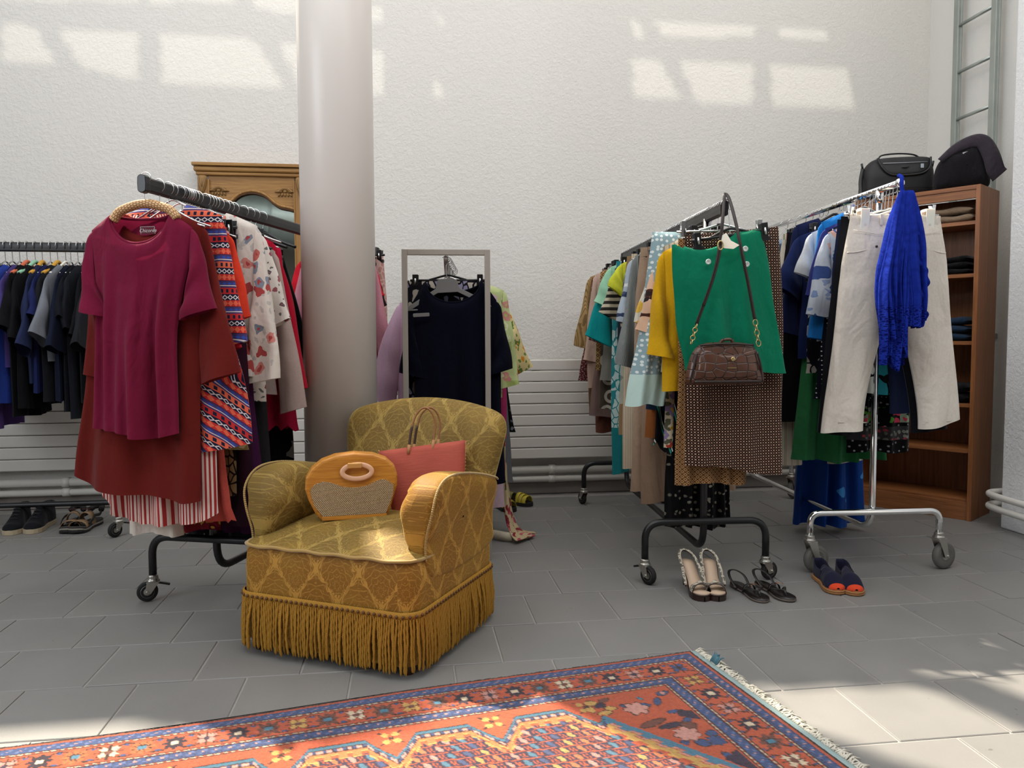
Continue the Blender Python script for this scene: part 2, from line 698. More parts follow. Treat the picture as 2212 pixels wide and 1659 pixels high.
# ceiling, out of view: added openings shaped backwards from the wanted light patches
WALL_PATCH = [[[-2.28,2.81],[-2.11,2.8],[-2.0,2.6],[-2.28,2.59]],[[-1.98,2.79],[-1.55,2.79],[-1.55,2.52],[-1.86,2.58]],[[-1.42,2.8],[-0.88,2.78],[-0.72,2.51],[-1.41,2.52]],[[-0.75,2.78],[-0.64,2.78],[-0.34,2.76],[0.1,2.75],[0.25,2.49],[-0.61,2.5]],[[-0.9,3.09],[-0.34,3.01],[-0.06,3.0],[-0.01,2.91],[-0.34,2.93],[-0.87,2.96]],[[0.17,3.01],[0.2,3.0],[0.26,2.91],[0.23,2.93]],[[-2.28,3.02],[-1.54,3.03],[-1.54,2.97],[-2.29,2.94]],[[-1.48,3.02],[-1.01,3.05],[-0.98,3.0],[-1.48,2.97]],[[1.44,3.0],[1.47,3.0],[1.53,2.9],[1.44,2.91]],[[1.58,3.0],[2.25,3.01],[2.26,2.94],[1.64,2.92]],[[2.41,3.01],[2.74,3.02],[2.78,2.94],[2.42,2.94]],[[1.44,2.78],[1.62,2.76],[1.76,2.53],[1.45,2.52]],[[1.74,2.77],[2.24,2.76],[2.25,2.51],[1.87,2.52]],[[2.37,2.76],[2.9,2.76],[2.96,2.51],[2.38,2.5]]]
SUN_PATCH = [  # where direct sun lands: (x, y) polygon, height
    ([(0.99, 2.06), (1.45, 1.99), (1.60, 1.60), (1.30, 1.45), (0.99, 1.84)], 0.0),
    ([(1.63, 2.08), (1.85, 2.02), (1.85, 1.80), (1.70, 1.85)], 0.0),
    ([(0.01, 2.22), (0.03, 2.27), (0.20, 2.16), (0.50, 2.06), (0.74, 1.88), (0.95, 1.58), (0.5, 1.45), (-0.55, 1.60), (-0.30, 1.86), (0.06, 1.98)], 0.0),
    ([(-1.25, 2.10), (-0.78, 2.11), (-0.50, 1.99), (-0.40, 1.86), (-0.9, 1.60), (-1.25, 1.70)], 0.0),
    ([(-1.15, 2.60), (-0.83, 2.42), (-0.56, 3.30), (-0.84, 3.50)], 1.40),
    ([(1.68, 2.80), (2.12, 2.80), (2.15, 3.30), (1.70, 3.30)], 1.48),
    ([(1.00, 2.83), (1.32, 2.80), (1.34, 3.25), (1.02, 3.28)], 1.42),
]


def roof_at(p, d):
    t = (ROOF - p[2]) / d[2]
    return (p[0] + d[0] * t, p[1] + d[1] * t)


HOLES = [[roof_at((x, WALLY, z), SUN_B) for x, z in q] for q in WALL_PATCH]
HOLES += [[roof_at((x, y, h), SUN_A) for x, y in q] for q, h in SUN_PATCH]


def inside(x, y, poly):
    c = False
    for (x1, y1), (x2, y2) in zip(poly, poly[1:] + poly[:1]):
        if (y1 > y) != (y2 > y) and x < (x2 - x1) * (y - y1) / (y2 - y1) + x1: c = not c
    return c


rf = MB()
cell = 0.03
y = -4.3
rf.add([(-4.7, -4.5, ROOF), (3.8, -4.5, ROOF), (3.8, 2.0, ROOF), (-4.7, 2.0, ROOF)], [(0, 1, 2, 3)])
for j in range(int((WALLY + 0.12 - 2.0) / cell) + 1):
    y0 = 2.0 + j * cell
    yc = y0 + cell / 2
    act = [h for h in HOLES if min(p[1] for p in h) < yc < max(p[1] for p in h)]
    start = -4.7
    i, n = 0, int(8.5 / cell) + 1
    prev = False
    for i in range(n + 1):
        xc = -4.7 + (i + 0.5) * cell
        h = any(inside(xc, yc, p) for p in act) if i < n else True
        x0 = -4.7 + i * cell
        if h and not prev and x0 > start:
            rf.add([(start, y0, ROOF), (x0, y0, ROOF), (x0, y0 + cell, ROOF), (start, y0 + cell, ROOF)], [(0, 1, 2, 3)])
        if not h and prev: start = x0
        prev = h
struct(rf.build('ceiling_gobo', plain('white_ceiling', '#cfccc6', 0.9), smooth=False))

# column
struct(MB().lathe([(0.1496, 0.0), (0.1496, ROOF)], 64, (-0.2788, 3.30, 0)).build('column', M_column))

# radiator along the back wall: nine flat tubes, and two supply pipes
rad = empty('radiator', (0.2, WALLY - 0.09, 0.0), 0, 'long white radiator of flat horizontal tubes along the plaster wall', 'radiator')
for k in range(9):
    MB().box((-0.2, 0, 0.2745 + k * 0.0695), (5.6, 0.045, 0.066)).build('radiator_tube', M_radiator, rad, smooth=False, bevel=0.006)
for x in (-2.6, -1.2, 0.6, 2.2):
    MB().box((x, 0.045, 0.55), (0.05, 0.05, 0.56)).build('wall_bracket', M_radiator, rad, smooth=False)
for zz, nm in ((0.165, 'upper grey heating pipe running below the long radiator'), (0.105, 'lower pale heating pipe just above the back baseboard')):
    p = MB().tube([(-3.6, WALLY - 0.07, zz), (3.3, WALLY - 0.07, zz)], 0.024 if zz > 0.15 else 0.019, 12)
    for x in (-2.0, -2.4, 0.9, 2.6):
        p.tube([(x - 0.02, WALLY - 0.07, zz), (x + 0.02, WALLY - 0.07, zz)], 0.030 if zz > 0.15 else 0.025, 12)
    tag(p.build('heating_pipe', M_pipe), nm, 'pipe')
for zz, nm in ((0.175, 'upper white pipe rounding the corner of the right wall pier'), (0.112, 'lower white pipe rounding the corner of the right wall pier')):
    tag(MB().tube(fillet([(3.45, 3.70, zz + 0.02), (3.02, 3.71, zz), (2.99, 3.60, zz), (2.99, 0.5, zz - 0.06)], 0.06, 8), 0.017, 12).build('corner_pipe', M_pipe), nm, 'pipe')

# galvanised ladder fixed on the side wall
lad = empty('wall_ladder', (3.42, 4.4, 0), 0, 'tall galvanised steel ladder fixed to the wall behind the bookcase', 'ladder')
for y in (4.565, 4.245):
    MB().box((0, y - 4.4, 2.25), (0.025, 0.045, 3.9)).box((0.012, y - 4.4 - 0.02, 2.25), (0.012, 0.012, 3.9)).build('stile', M_galv, lad, smooth=False, bevel=0.004)
for k in range(12):
    z = 2.352 + (k - 6) * 0.287
    if 0.4 < z < 4.2: MB().tube([(0, -0.14, z), (0, 0.15, z)], 0.0105, 10).build('rung', M_galv, lad)
for z in (1.0, 3.2):
    for y in (4.565, 4.245): MB().box((0.04, y - 4.4, z), (0.07, 0.02, 0.03)).build('wall_bracket', M_galv, lad, smooth=False)

# a ventilation duct hangs behind the viewer and shows in the old mirror
dct = MB().tube([(-4.4, -2.2, 3.08), (1.2, -3.6, 2.50)], 0.42, 40)
dk = empty('ventilation_duct', (0, 0, 0), 0, 'thick galvanised ventilation duct reflected in the carved mirror', 'duct')
dct.build('duct_pipe', M_galv, dk)
for k in range(6):
    t = k / 5.0
    c = np.array([-4.2, -2.25, 3.059]) * (1 - t) + np.array([1.0, -3.55, 2.521]) * t
    dv = np.array([5.6, -1.4, -0.58]) / 5.80
    MB().tube([c - dv * 0.02, c + dv * 0.02], 0.432, 40).build('seam_ring', M_galv, dk)

# ------------------------------------------------------------------ clothes racks


def caster(parent, x, y, top, r, w, turn, mats, brake=False):
    """swivel caster: fork (part) with tyre and hub (sub-parts); top = height where the leg ends"""
    fork_m, tyre_m, hub_m = mats
    off = r * 0.55
    f = MB()
    f.lathe([(0.013, top + 0.004), (0.019, top), (0.019, top - 0.012), (0.024, top - 0.016), (0.024, top - 0.022), (0.012, top - 0.026)], 16)
    th = r * 2 + 0.004
    for sx in (-1, 1):
        a = [(-0.022, top - 0.022), (0.022, top - 0.022), (off + 0.010, r - 0.008), (off - 0.012, r - 0.008)]
        f.prism([(q[0], q[1]) for q in a], sx * (w / 2 + 0.005) - 0.0015, sx * (w / 2 + 0.005) + 0.0015, 'yz')
    f.box((0, 0, top - 0.024), (w + 0.013, 0.048, 0.003))
    f.lathe([(0.006, -w / 2 - 0.011), (0.006, w / 2 + 0.011)], 10, (0, off, r), 'x')
    fo = f.build('caster', fork_m, parent, smooth=False, loc=(x, y, 0), rot=(0, 0, turn), bevel=0.001, seg=1)
    MB().lathe([(r * 0.62, -w / 2 * 0.8), (r * 0.9, -w / 2), (r * 0.98, -w / 2 * 0.55), (r, 0), (r * 0.98, w / 2 * 0.55), (r * 0.9, w / 2), (r * 0.62, w / 2 * 0.8)], 32, (0, off, r), 'x').build('tyre', tyre_m, fo)
    MB().lathe([(0.006, -w / 2 - 0.002), (r * 0.5, -w / 2 * 0.55), (r * 0.64, -w / 2 * 0.86), (r * 0.64, w / 2 * 0.86), (r * 0.5, w / 2 * 0.55), (0.006, w / 2 + 0.002)], 28, (0, off, r), 'x').build('hub', hub_m, fo)
    if brake:
        MB().box((0, -0.035, top - 0.034), (0.016, 0.05, 0.008), Matrix.Rotation(0.3, 3, 'X')).build('brake_pedal', M_blackp, fo, smooth=False, bevel=0.002)
    return fo


RACKS = {}


def rack(key, name, label, base, u, length, half, railz, over, style, turns, bar_z=0.25, low_z=0.126, casters_r=0.038, rail_ext=0.1):
    u = Vector((u[0], u[1])).normalized()
    rz = math.atan2(-u.x, u.y)
    t = empty(name, (base[0], base[1], 0), rz, label, 'clothes rack')
    black = style == 'black'
    m = M_black if black else M_chrome
    r = 0.0145 if black else 0.0135
    top = 0.098 if black else 0.160
    y0, y1 = -over, length + rail_ext
    if black:
        g = MB()
        prof = [(0.0125 * math.cos(a), 0.013 * (1 if math.sin(a) >= 0 else -1) * (abs(math.sin(a)) > 0.01) + 0.012 * math.sin(a)) for a in np.arange(16) * 2 * PI / 16]
        g.prism([(p[0], p[1] + railz - 0.02) for p in prof], y0, y1, 'xz')
        g.build('rail', m, t, smooth=False)
        for yy in (y0, y1):
            e = MB()
            e.prism([(p[0] * 1.35, p[1] * 1.22 + railz - 0.02) for p in prof], yy - 0.012, yy + 0.012, 'xz')
            e.build('end_cap', M_blackp, t, smooth=False, bevel=0.003)
    else:
        MB().tube([(0, y0, railz), (0, y1, railz)], 0.0135, 16).build('rail', m, t)
        for yy in (y0, y1): MB().ball((0, yy, railz), 0.0185, 20, 12).build('end_ball', m, t)
        for yy in (0, length): MB().tube([(0, yy, railz - 0.055), (0, yy, railz - 0.004)], 0.0175, 16).build('collar', m, t)
    lz = railz - (0.03 if black else 0.015)
    MB().tube(fillet([(0, 0, lz), (0, 0, low_z), (0, length, low_z), (0, length, lz)], 0.10, 8), r, 14).build('post_frame', m, t)
    for e, yy in enumerate((0, length)):
        s = -1 if e == 0 else 1
        yb = yy + s * (r * 2)
        MB().tube(fillet([(-half, yb, top), (-half, yb, bar_z), (half, yb, bar_z), (half, yb, top)], 0.085, 10), r, 14).build('base_bar', m, t)
        for k, x in enumerate((-half, half)):
            mats = (M_zinc, M_rubber, M_zinc) if black else (M_zinc, M_grub, M_zinc)
            caster(t, x, yb, top, casters_r, 0.022 if black else 0.030, turns[e * 2 + k], mats, brake=(black and e == 0 and k == 0))
    RACKS[key] = (Vector((base[0] - u.x * over, base[1] - u.y * over, 0)), u, rz, railz)
    return t


rack('L', 'clothes_rack', 'black wheeled rack on the left holding red and burgundy clothes', (-0.728, 3.041), (0.322, 0.947), 1.62, 0.255, 1.525, 0.36, 'black', (2.2, 2.0, 0.4, 1.0))
rack('R', 'clothes_rack', 'black wheeled rack with the green skirt and brown handbag at its end', (1.2, 3.04), (0.06, 0.998), 1.45, 0.252, 1.505, 0.20, 'black', (-2.6, -1.2, 0.3, 2.0))
rack('C', 'clothes_rack', 'chrome wheeled rack with the white trousers and blue scarf in front', (1.965, 3.07), (0.06, 0.998), 1.42, 0.285, 1.612, 0.15, 'chrome', (-1.35, -1.25, 1.2, -1.0), 0.255, 0.175, 0.058)
rack('B', 'clothes_rack', 'dark wheeled rack of navy and blue shirts standing along the back wall', (-1.50, 4.40), (-1.0, 0.0), 1.5, 0.25, 1.505, 0.12, 'black', (1.0, 1.2, 0.5, 0.9))

# steel frame rack: two upright frames, a rail between their tops and a board at the foot
FU = Vector((0.11, 0.994)).normalized()
fr_rz = math.atan2(-FU.x, FU.y)
fr = empty('frame_rack', (0.172, 3.47, 0), fr_rz + 0.06, 'narrow brushed steel frame rack standing behind the gold armchair', 'clothes rack')
for x in (-0.182, 0.182): MB().box((x, 0, 0.695), (0.024, 0.03, 1.39)).build('upright', M_steel, fr, smooth=False, bevel=0.0015)
MB().box((0, 1.15, 0.69), (0.024, 0.03, 1.36)).build('upright', M_steel, fr, smooth=False, bevel=0.0015)
for yy, z in ((0, 1.378), (0, 0.012), (1.15, 0.012)): MB().box((0, yy, z), (0.34, 0.03, 0.024)).build('crossbar', M_steel, fr, smooth=False, bevel=0.0015)
MB().tube([(0, 0, 1.352), (0, 1.15, 1.352)], 0.011, 12).build('rail', M_steel, fr)
for x in (-0.16, 0.16): MB().box((x, 0.575, 0.012), (0.024, 1.12, 0.024)).build('side_bar', M_steel, fr, smooth=False, bevel=0.0015)
MB().box((0, 0.575, 0.07), (0.33, 1.10, 0.02)).build('foot_board', M_oak, fr, smooth=False, bevel=0.002)
RACKS['F'] = (Vector((0.172, 3.47, 0)), FU, fr_rz, 1.363)
# the rack along the wall hangs its clothes facing the viewer's right, so its own axis runs left to right
RACKS['B'] = (Vector((-2.35, 4.40, 0)), Vector((1.0, 0.0)), math.atan2(-1.0, 0.0), 1.505)

# ------------------------------------------------------------------ garments


def sheets(L, W, t=0.03, slope=0.0, neck=None, fold=(0.010, 4.0), hem=None, seed=0, NS=30, NV=30, cx=None, wob=0.008, topc=None):
    """front and back cloth of a hanging garment. x across, y depth (front = -y), z down from 0.
    W [(v, half width)], cx [(v, shift)], neck (half width, front depth, back depth), hem f(s)->extra z"""
    rg = np.random.RandomState(seed)
    s = np.sin(np.linspace(-PI / 2, PI / 2, NS)) * 0.35 + np.linspace(-1, 1, NS) * 0.65
    v = np.linspace(0, 1, NV) ** 1.15
    S, V = np.meshgrid(s, v, indexing='ij')
    wv = np.interp(v, [a for a, b in W], [b for a, b in W])
    k = 5
    if NV > 10:
        wv[1:-1] = np.convolve(np.pad(wv, k, 'edge'), np.ones(2 * k + 1) / (2 * k + 1), 'valid')[1:-1]
    c = np.zeros(NV) if cx is None else np.interp(v, [a for a, b in cx], [b for a, b in cx])
    ph = rg.rand(12) * 6.28
    edge = np.sin(5 * V + ph[0]) * wob * V + np.sin(11 * V + ph[1]) * wob * 0.4 * V
    edge2 = np.sin(6 * V + ph[2]) * wob * V + np.sin(12 * V + ph[3]) * wob * 0.4 * V
    x = S * wv[None, :] + c[None, :] + np.where(S > 0, edge * S, -edge2 * S * -1)
    w0 = W[0][1]
    ax = np.abs(s) * w0
    nh = neck[0] if neck else 0.0
    zt = -slope * np.clip((ax - nh) / max(1e-4, w0 - nh), 0, 1) ** 1.15
    zb = -L + (hem(s) if hem is not None else 0 * s)
    zb = zb + 0.006 * np.sin(4 * s + ph[4])
    out = []
    common = np.zeros_like(S)
    n = fold[1]
    for i, (f, a) in enumerate(((n, 1.0), (n * 0.55, 0.9), (n * 1.9, 0.42))):
        common += a * np.sin(f * PI * S + ph[5 + i] + 0.7 * np.sin(2.2 * V + ph[8 + i]))
    damp = (1 - np.abs(S) ** 6)
    amp = 1.25 * fold[0] * (0.08 + 0.92 * sm(0.05, 0.75, V))
    for sg in (-1, 1):
        z0 = zt.copy()
        ytop = np.zeros_like(s)
        if neck:
            d = neck[1] if sg < 0 else neck[2]
            m = ax < nh
            z0 = np.where(m, -d * np.sqrt(np.clip(1 - (ax / nh) ** 2, 0, 1)), z0)
            ytop = np.where(m, 0.022 * np.sqrt(np.clip(1 - (ax / nh) ** 2, 0, 1)), 0)
        if topc is not None: z0 = z0 + topc(s)
        z = z0[:, None] + (zb - z0)[:, None] * V
        tt = t * (0.10 + 0.90 * np.sqrt(np.clip(1 - (1 - np.clip(V / 0.06, 0, 1)) ** 2, 0, 1)) * (0.62 + 0.38 * sm(0.0, 0.30, V)))
        prof = np.clip(1 - np.abs(S) ** 2.6, 0, 1) ** 0.5
        own = 0.35 * np.sin(n * 1.35 * PI * S + ph[10 if sg < 0 else 11] + 1.1 * V)
        y = sg * (tt * prof + ytop[:, None] * (1 - sm(0, 0.25, V))) + (common * 0.8 + own) * amp * damp
        P = np.stack([x, y, z], -1)
        out.append((P, np.stack([x + (0.37 if sg > 0 else 0) + seed * 0.013, z], -1)))
    return out


def add_sheets(mb, sh):
    for i, (P, UV) in enumerate(sh): mb.grid(P, UV, flip=(i == 0))
    return mb


def sleeve_mb(side, S, ang, L, a0, a1, b=0.022, seed=0, bend=0.0, curl=0.0, N=20, K=18):
    """hanging sleeve between a top edge that leaves the shoulder tip S=(x, z) and an under edge that leaves the armpit"""
    rg = np.random.RandomState(seed + 77)
    ph = rg.rand(8) * 6.28
    ring = np.zeros((N, K, 3))
    th = np.arange(K) * 2 * PI / K
    st = L / (N - 1)
    top = [np.array([S[0] - 0.004, S[1] - 0.002])]
    for i in range(1, N):
        t = i / (N - 1)
        a = math.radians(22 + (ang - 22) * min(1.0, t * L / 0.055) + bend * t)
        top.append(top[-1] + st * np.array([math.cos(a), -math.sin(a)]))
    ae = math.radians(ang + bend)
    under0 = np.array([S[0] - 0.016, S[1] - 2 * a0])
    under1 = top[-1] + 2 * a1 * np.array([-math.sin(ae) * 0.96, -math.cos(ae) * 0.9 - 0.10])
    for i in range(N):
        t = i / (N - 1)
        un = under0 * (1 - t) + under1 * t + np.array([0.006 * math.sin(5 * t + ph[0]) * t, 0])
        tp = top[i] + np.array([0.006 * math.sin(8 * t + ph[4]) * t, 0])
        c, h = (tp + un) / 2, (tp - un) / 2
        bb = b * (0.30 + 0.85 * min(1, t * 2.4)) * (1 + 0.18 * math.sin(12 * t + ph[1]))
        cs = np.cos(th)
        ring[i, :, 0] = side * (c[0] + h[0] * cs)
        ring[i, :, 2] = c[1] + h[1] * cs
        ring[i, :, 1] = np.sin(th) * bb * (1 + 0.22 * np.sin(2 * th + ph[2] + 4 * t)) + curl * t * t + (0.010 * np.sin(3.0 * cs + ph[5] + 3 * t) + 0.005 * math.sin(7 * t + ph[3])) * t
    UV = np.stack([ring[..., 0] + ring[..., 1], ring[..., 2]], -1)
    mb = MB()
    mb.grid(ring, UV, cv=True, flip=(side > 0))
    return mb


def place(rk, s, yaw=0.0, off=0.0, z=None, dy=0.0):
    b, u, rz, rail = RACKS[rk]
    w = Vector((u.y, -u.x))
    return (b.x + u.x * (s + dy) + w.x * off, b.y + u.y * (s + dy) + w.y * off, rail if z is None else z), rz + math.radians(yaw)


NH = [0]


def hook(top, neck_z, r=0.021, seed=0):
    """wire hook: neck up from neck_z, over the rail whose top lies at z=top"""
    a = [(0, 0, neck_z), (0, 0, top - r * 1.9)]
    c = top - r
    pts = [(0, 0, neck_z), (0, 0, c - r * 1.15)]
    for k in range(11):
        th = math.radians(-60 + k * 24)
        pts.append((r * math.cos(th) * (1 if True else -1), 0, c + 0.003 + r * math.sin(th)))
    return pts


def hanger(rk, s, what, drop, hw, kind='wire', off=0.0, yaw=0.0, roll=0.0, tint=None, group=None):
    """a hanger on the rail; garment shoulder plane lies `drop` under the rail top. Hook plane runs across the rail."""
    b, u, rz, rail = RACKS[rk]
    loc, rot = place(rk, s, yaw, 0.0)
    look = {'wire': 'thin chrome hanger', 'plastic': 'dark plastic hanger', 'white': 'white plastic hanger', 'clip': 'black clip hanger', 'chrome_clip': 'chrome clip hanger', 'wclip': 'white clip hanger', 'colour': 'coloured padded hanger'}[kind]
    lab = look + ' carrying the ' + what
    lab = ' '.join(lab.split()[:16])
    z = -drop
    hk = MB()
    rr = 0.022 if rk != 'F' else 0.018
    pts = [(0.0, 0, z + 0.012)]
    c = -rr + 0.004
    for k in range(12):
        th = math.radians(-75 + k * 22)
        pts.append((rr * math.cos(th), 0, c + rr * math.sin(th)))
    pts.insert(1, (0, 0, z + 0.02))
    hk.tube(spline(pts, 3), 0.0020, 6)
    mt = {'wire': M_wire, 'plastic': M_blackp, 'white': M_wplastic, 'clip': M_blackp, 'chrome_clip': M_chrome, 'wclip': M_wplastic, 'colour': None}[kind]
    if kind == 'colour': mt = plain('hanger_' + tint, tint, 0.6)
    m = MB()
    if 'clip' in kind:
        m.tube([(-hw, 0, z + 0.012), (hw, 0, z + 0.012)], 0.0045 if kind == 'chrome_clip' else 0.006, 8)
        m.tube(spline([(-hw * 0.5, 0, z + 0.014), (-0.03, 0, z + 0.03), (0, 0, z + 0.036), (0.03, 0, z + 0.03), (hw * 0.5, 0, z + 0.014)], 4), 0.005, 8)
    else:
        fl = 0.010 if kind == 'colour' else (0.004 if kind == 'wire' else 0.006)
        sl = 0.05 * hw / 0.2
        m.tube(spline([(-hw * 0.92, 0, z - sl - 0.012), (-hw * 0.55, 0, z - sl * 0.55 - 0.008), (-0.02, 0, z + 0.008), (0, 0, z + 0.014), (0.02, 0, z + 0.008), (hw * 0.55, 0, z - sl * 0.55 - 0.008), (hw * 0.92, 0, z - sl - 0.012)], 5), fl, 8)
    o = m.build('hanger', mt, None)
    o.location, o.rotation_euler = (loc[0] + 0, loc[1], rail + 0.006), (0, math.radians(roll), rot)
    tag(o, lab, 'hanger', group or {'L': 'hangers on the left rack', 'R': 'hangers on the rack with the green skirt', 'C': 'hangers on the chrome rack', 'B': 'hangers on the rack along the back wall', 'F': 'hangers on the steel frame rack'}[rk])
    hk.build('hook', M_wire if kind in ('wire', 'plastic', 'white', 'colour', 'clip', 'chrome_clip', 'wclip') else mt, o)
    if 'clip' in kind:
        for sx in (-1, 1):
            q = MB()
            if kind == 'chrome_clip':
                for yy in (-0.008, 0.008):
                    q.box((sx * hw * 0.86, yy, z + 0.022), (0.016, 0.002, 0.06), Matrix.Rotation(0.22 * (1 if yy > 0 else -1) * -1, 3, 'X'))
                q.lathe([(0.007, -0.011), (0.007, 0.011)], 10, (sx * hw * 0.86, 0, z + 0.018), 'x')
            elif kind == 'wclip':
                for yy in (-0.016, 0.016):
                    q.box((sx * hw * 0.86, yy, z - 0.008), (0.036, 0.006, 0.098), Matrix.Rotation(0.10 * (-1 if yy > 0 else 1), 3, 'X'))
                q.box((sx * hw * 0.86, 0, z + 0.036), (0.036, 0.030, 0.012))
            else:
                for yy in (-0.011, 0.011):
                    q.box((sx * hw * 0.86, yy, z + 0.008), (0.026, 0.005, 0.062), Matrix.Rotation(0.16 * (-1 if yy > 0 else 1), 3, 'X'))
                q.box((sx * hw * 0.86, 0, z - 0.020), (0.044, 0.016, 0.016))
            q.build('clip', mt, o, smooth=False, bevel=0.0015, seg=1)
            if kind == 'clip':
                MB().tube([(sx * hw * 0.86, -0.016, z + 0.02), (sx * hw * 0.86, -0.017, z - 0.006)], 0.005, 6).build('spring', M_wire, o)
    return o


GR = {'L': 'clothes on the left rack', 'R': 'clothes on the rack with the green skirt', 'C': 'clothes on the chrome rack', 'B': 'clothes on the rack along the back wall', 'F': 'clothes on the steel frame rack'}
SEED = [10]


def garment(rk, s, name, cat, label, mat, L, W, t=0.022, slope=0.045, neck=(0.075, 0.07, 0.02), fold=(0.010, 4.0), sl=None, drop=0.105, off=0.0, yaw=0.0, roll=0.0,
            hem=None, cx=None, hang='wire', hw=None, topc=None, res=(26, 26), tint=None, cuff=None, seed=None, sides=(-1, 1), what=None, band=None, nohang=False, wob=0.008):
    """sl = (angle, length, a0, a1[, bend])"""
    SEED[0] += 1
    sd = SEED[0] if seed is None else seed
    if not isinstance(W[0], (tuple, list)): W = [(0, W[0]), (0.25, W[1]), (1, W[2])]
    skirt = neck is None
    if skirt: slope = 0.0
    mb = MB()
    sh = sheets(L, W, t, slope, neck, fold, hem, sd, res[0], res[1], cx, topc=topc, wob=wob)
    add_sheets(mb, sh)
    o = mb.build(name, mat, None)
    loc, rot = place(rk, s, yaw, off + (-0.018 if rk == 'L' else 0.0))
    zt = RACKS[rk][3] + 0.006 - drop
    o.location, o.rotation_euler = (loc[0], loc[1], zt), (0, math.radians(roll), rot)
    tag(o, label, cat, GR[rk])
    if sl:
        for side in sides:
            an, ln, a0, a1 = sl[:4]
            bd = sl[4] if len(sl) > 4 else 0.0
            jit = ((sd * 37 + side * 11) % 7 - 3) * 1.0
            q = sleeve_mb(side, (W[0][1], -slope), an + jit, ln, a0, a1, seed=sd + side, bend=bd, b=max(0.013, t * 0.8))
            q.build('sleeve', mat, o)
            if cuff:
                q.build('cuff', cuff, o)
    if neck and band is not None:
        f = sh[0][0][:, 0, :]
        bk = sh[1][0][:, 0, :]
        ax = np.abs(np.linspace(-1, 1, len(f)))
        idx = [i for i in range(len(f)) if abs(f[i, 0]) <= neck[0] * 1.02]
        loop = [f[i] for i in idx] + [bk[i] for i in reversed(idx)]
        MB().tube(np.array(loop), 0.005, 6, closed=True).build('neckband', band, o)
    if not nohang:
        hanger(rk, s, what or ' '.join(label.split()[:9]), drop + (0.012 if skirt else -0.004), (hw or (W[0][1] * (0.95 if skirt else 0.9))), hang, yaw=yaw, roll=roll, tint=tint)
    return o


def trousers(rk, s, label, mat, L, waist, hipw, outer, legw, crotch=0.26, t=0.02, drop=0.12, off=0.0, yaw=0.0, roll=0.0, hang='clip', fold=(0.006, 3.0), hem=None, name='trousers', what=None, res=(18, 40), hw=None, band=True):
    SEED[0] += 1
    sd = SEED[0]
    rg = np.random.RandomState(sd)
    ph = rg.rand(8) * 6.28
    mb = MB()
    v = np.linspace(0, 1, res[1])
    q = np.linspace(0, 1, res[0])
    Q, V = np.meshgrid(q, v, indexing='ij')
    vc = crotch / L
    xo = np.interp(V, [0, vc * 0.75, 1], [waist, hipw, outer])
    xo = xo + 0.006 * np.sin(7 * V + ph[0]) * V
    xi = np.where(V < vc, 0, (outer - legw) * sm(vc, 1.0, V) ** 0.8 + 0.004)
    below = sm(vc * 0.9, vc * 1.15, V)
    for side in (-1, 1):
        for sg in (-1, 1):
            x = side * (xi + (xo - xi) * Q)
            pa = np.clip(1 - Q ** 3.5, 0, 1) ** 0.5
            pb = np.clip(1 - np.abs(2 * Q - 1) ** 3.5, 0, 1) ** 0.5
            prof = pa * (1 - below) + pb * below
            f = np.sin(fold[1] * PI * Q + ph[1 + side] + 2 * V) + 0.6 * np.sin(9 * V + 4 * Q + ph[3 + sg])
            y = sg * t * (0.35 + 0.65 * sm(0, 0.15, V)) * prof + fold[0] * f * prof * (0.3 + 0.7 * V)
            z = -L * V + 0.010 * np.sin(2.4 * Q * side + ph[5]) * V + (0 if hem is None else hem(side, Q) * V)
            P = np.stack([x, y, z], -1)
            mb.grid(P, np.stack([x + side * 0.5, z], -1), flip=((sg < 0) != (side < 0)))
    o = mb.build(name, mat, None)
    loc, rot = place(rk, s, yaw, off)
    zt = RACKS[rk][3] + 0.006 - drop
    o.location, o.rotation_euler = (loc[0], loc[1], zt), (0, math.radians(roll), rot)
    tag(o, label, name, GR[rk])
    if band:
        b = MB()
        for sg in (-1, 1):
            xs = np.linspace(-waist * 1.004, waist * 1.004, 24)
            pts = np.stack([np.stack([xs, sg * (t * 0.4 * np.clip(1 - np.abs(xs / waist) ** 3.5, 0, 1) ** 0.5 + 0.0025), np.full(24, zz)], -1) for zz in (0.003, -0.036)], 1)
            b.grid(pts, None, flip=sg > 0)
        b.build('waistband', mat, o)
    hanger(rk, s, what or ' '.join(label.split()[:9]), drop + 0.012, hw or waist * 0.92, hang, yaw=yaw, roll=roll)
    return o

# ---- left rack, nearest first
c_burg = cloth('burgundy_jersey', '#7c1b3a', trans=0.22, wr=0.8)
c_rust = cloth('rust_crepe', '#70221d', trans=0.25, wr=0.5)
tee = garment('L', 0.02, 'tee_shirt', 'shirt', 'burgundy short sleeved tee hanging in front on the woven rattan hanger', c_burg, 0.715,
              [(0, 0.182), (0.12, 0.176), (0.3, 0.155), (0.6, 0.152), (1, 0.155)], t=0.035, slope=0.05, neck=(0.105, 0.10, 0.015), fold=(0.016, 3.2), sl=(81, 0.275, 0.098, 0.068), drop=0.118,
              hem=lambda s: -0.012 * s - 0.02 * np.cos(1.5 * s), off=-0.010, yaw=2, cx=[(0, 0), (0.2, -0.006), (0.5, -0.032), (1, -0.042)], nohang=True, band=c_burg, res=(56, 60), seed=5)
lab = MB().box((0, 0.0, 0), (0.056, 0.0012, 0.026)).build('neck_label', plain('label_dark_red', '#5c1a2c', 0.8), tee, smooth=False, loc=(0.012, 0.016, -0.052), rot=(0.1, 0, 0))
fc = bpy.data.curves.new('lettering', 'FONT')
fc.body, fc.size, fc.align_x, fc.shear = 'Chicorée', 0.0165, 'CENTER', 0.3
fo = bpy.data.objects.new('lettering', fc)
COL.objects.link(fo)
lm = bpy.data.meshes.new_from_object(fo)
bpy.data.objects.remove(fo)
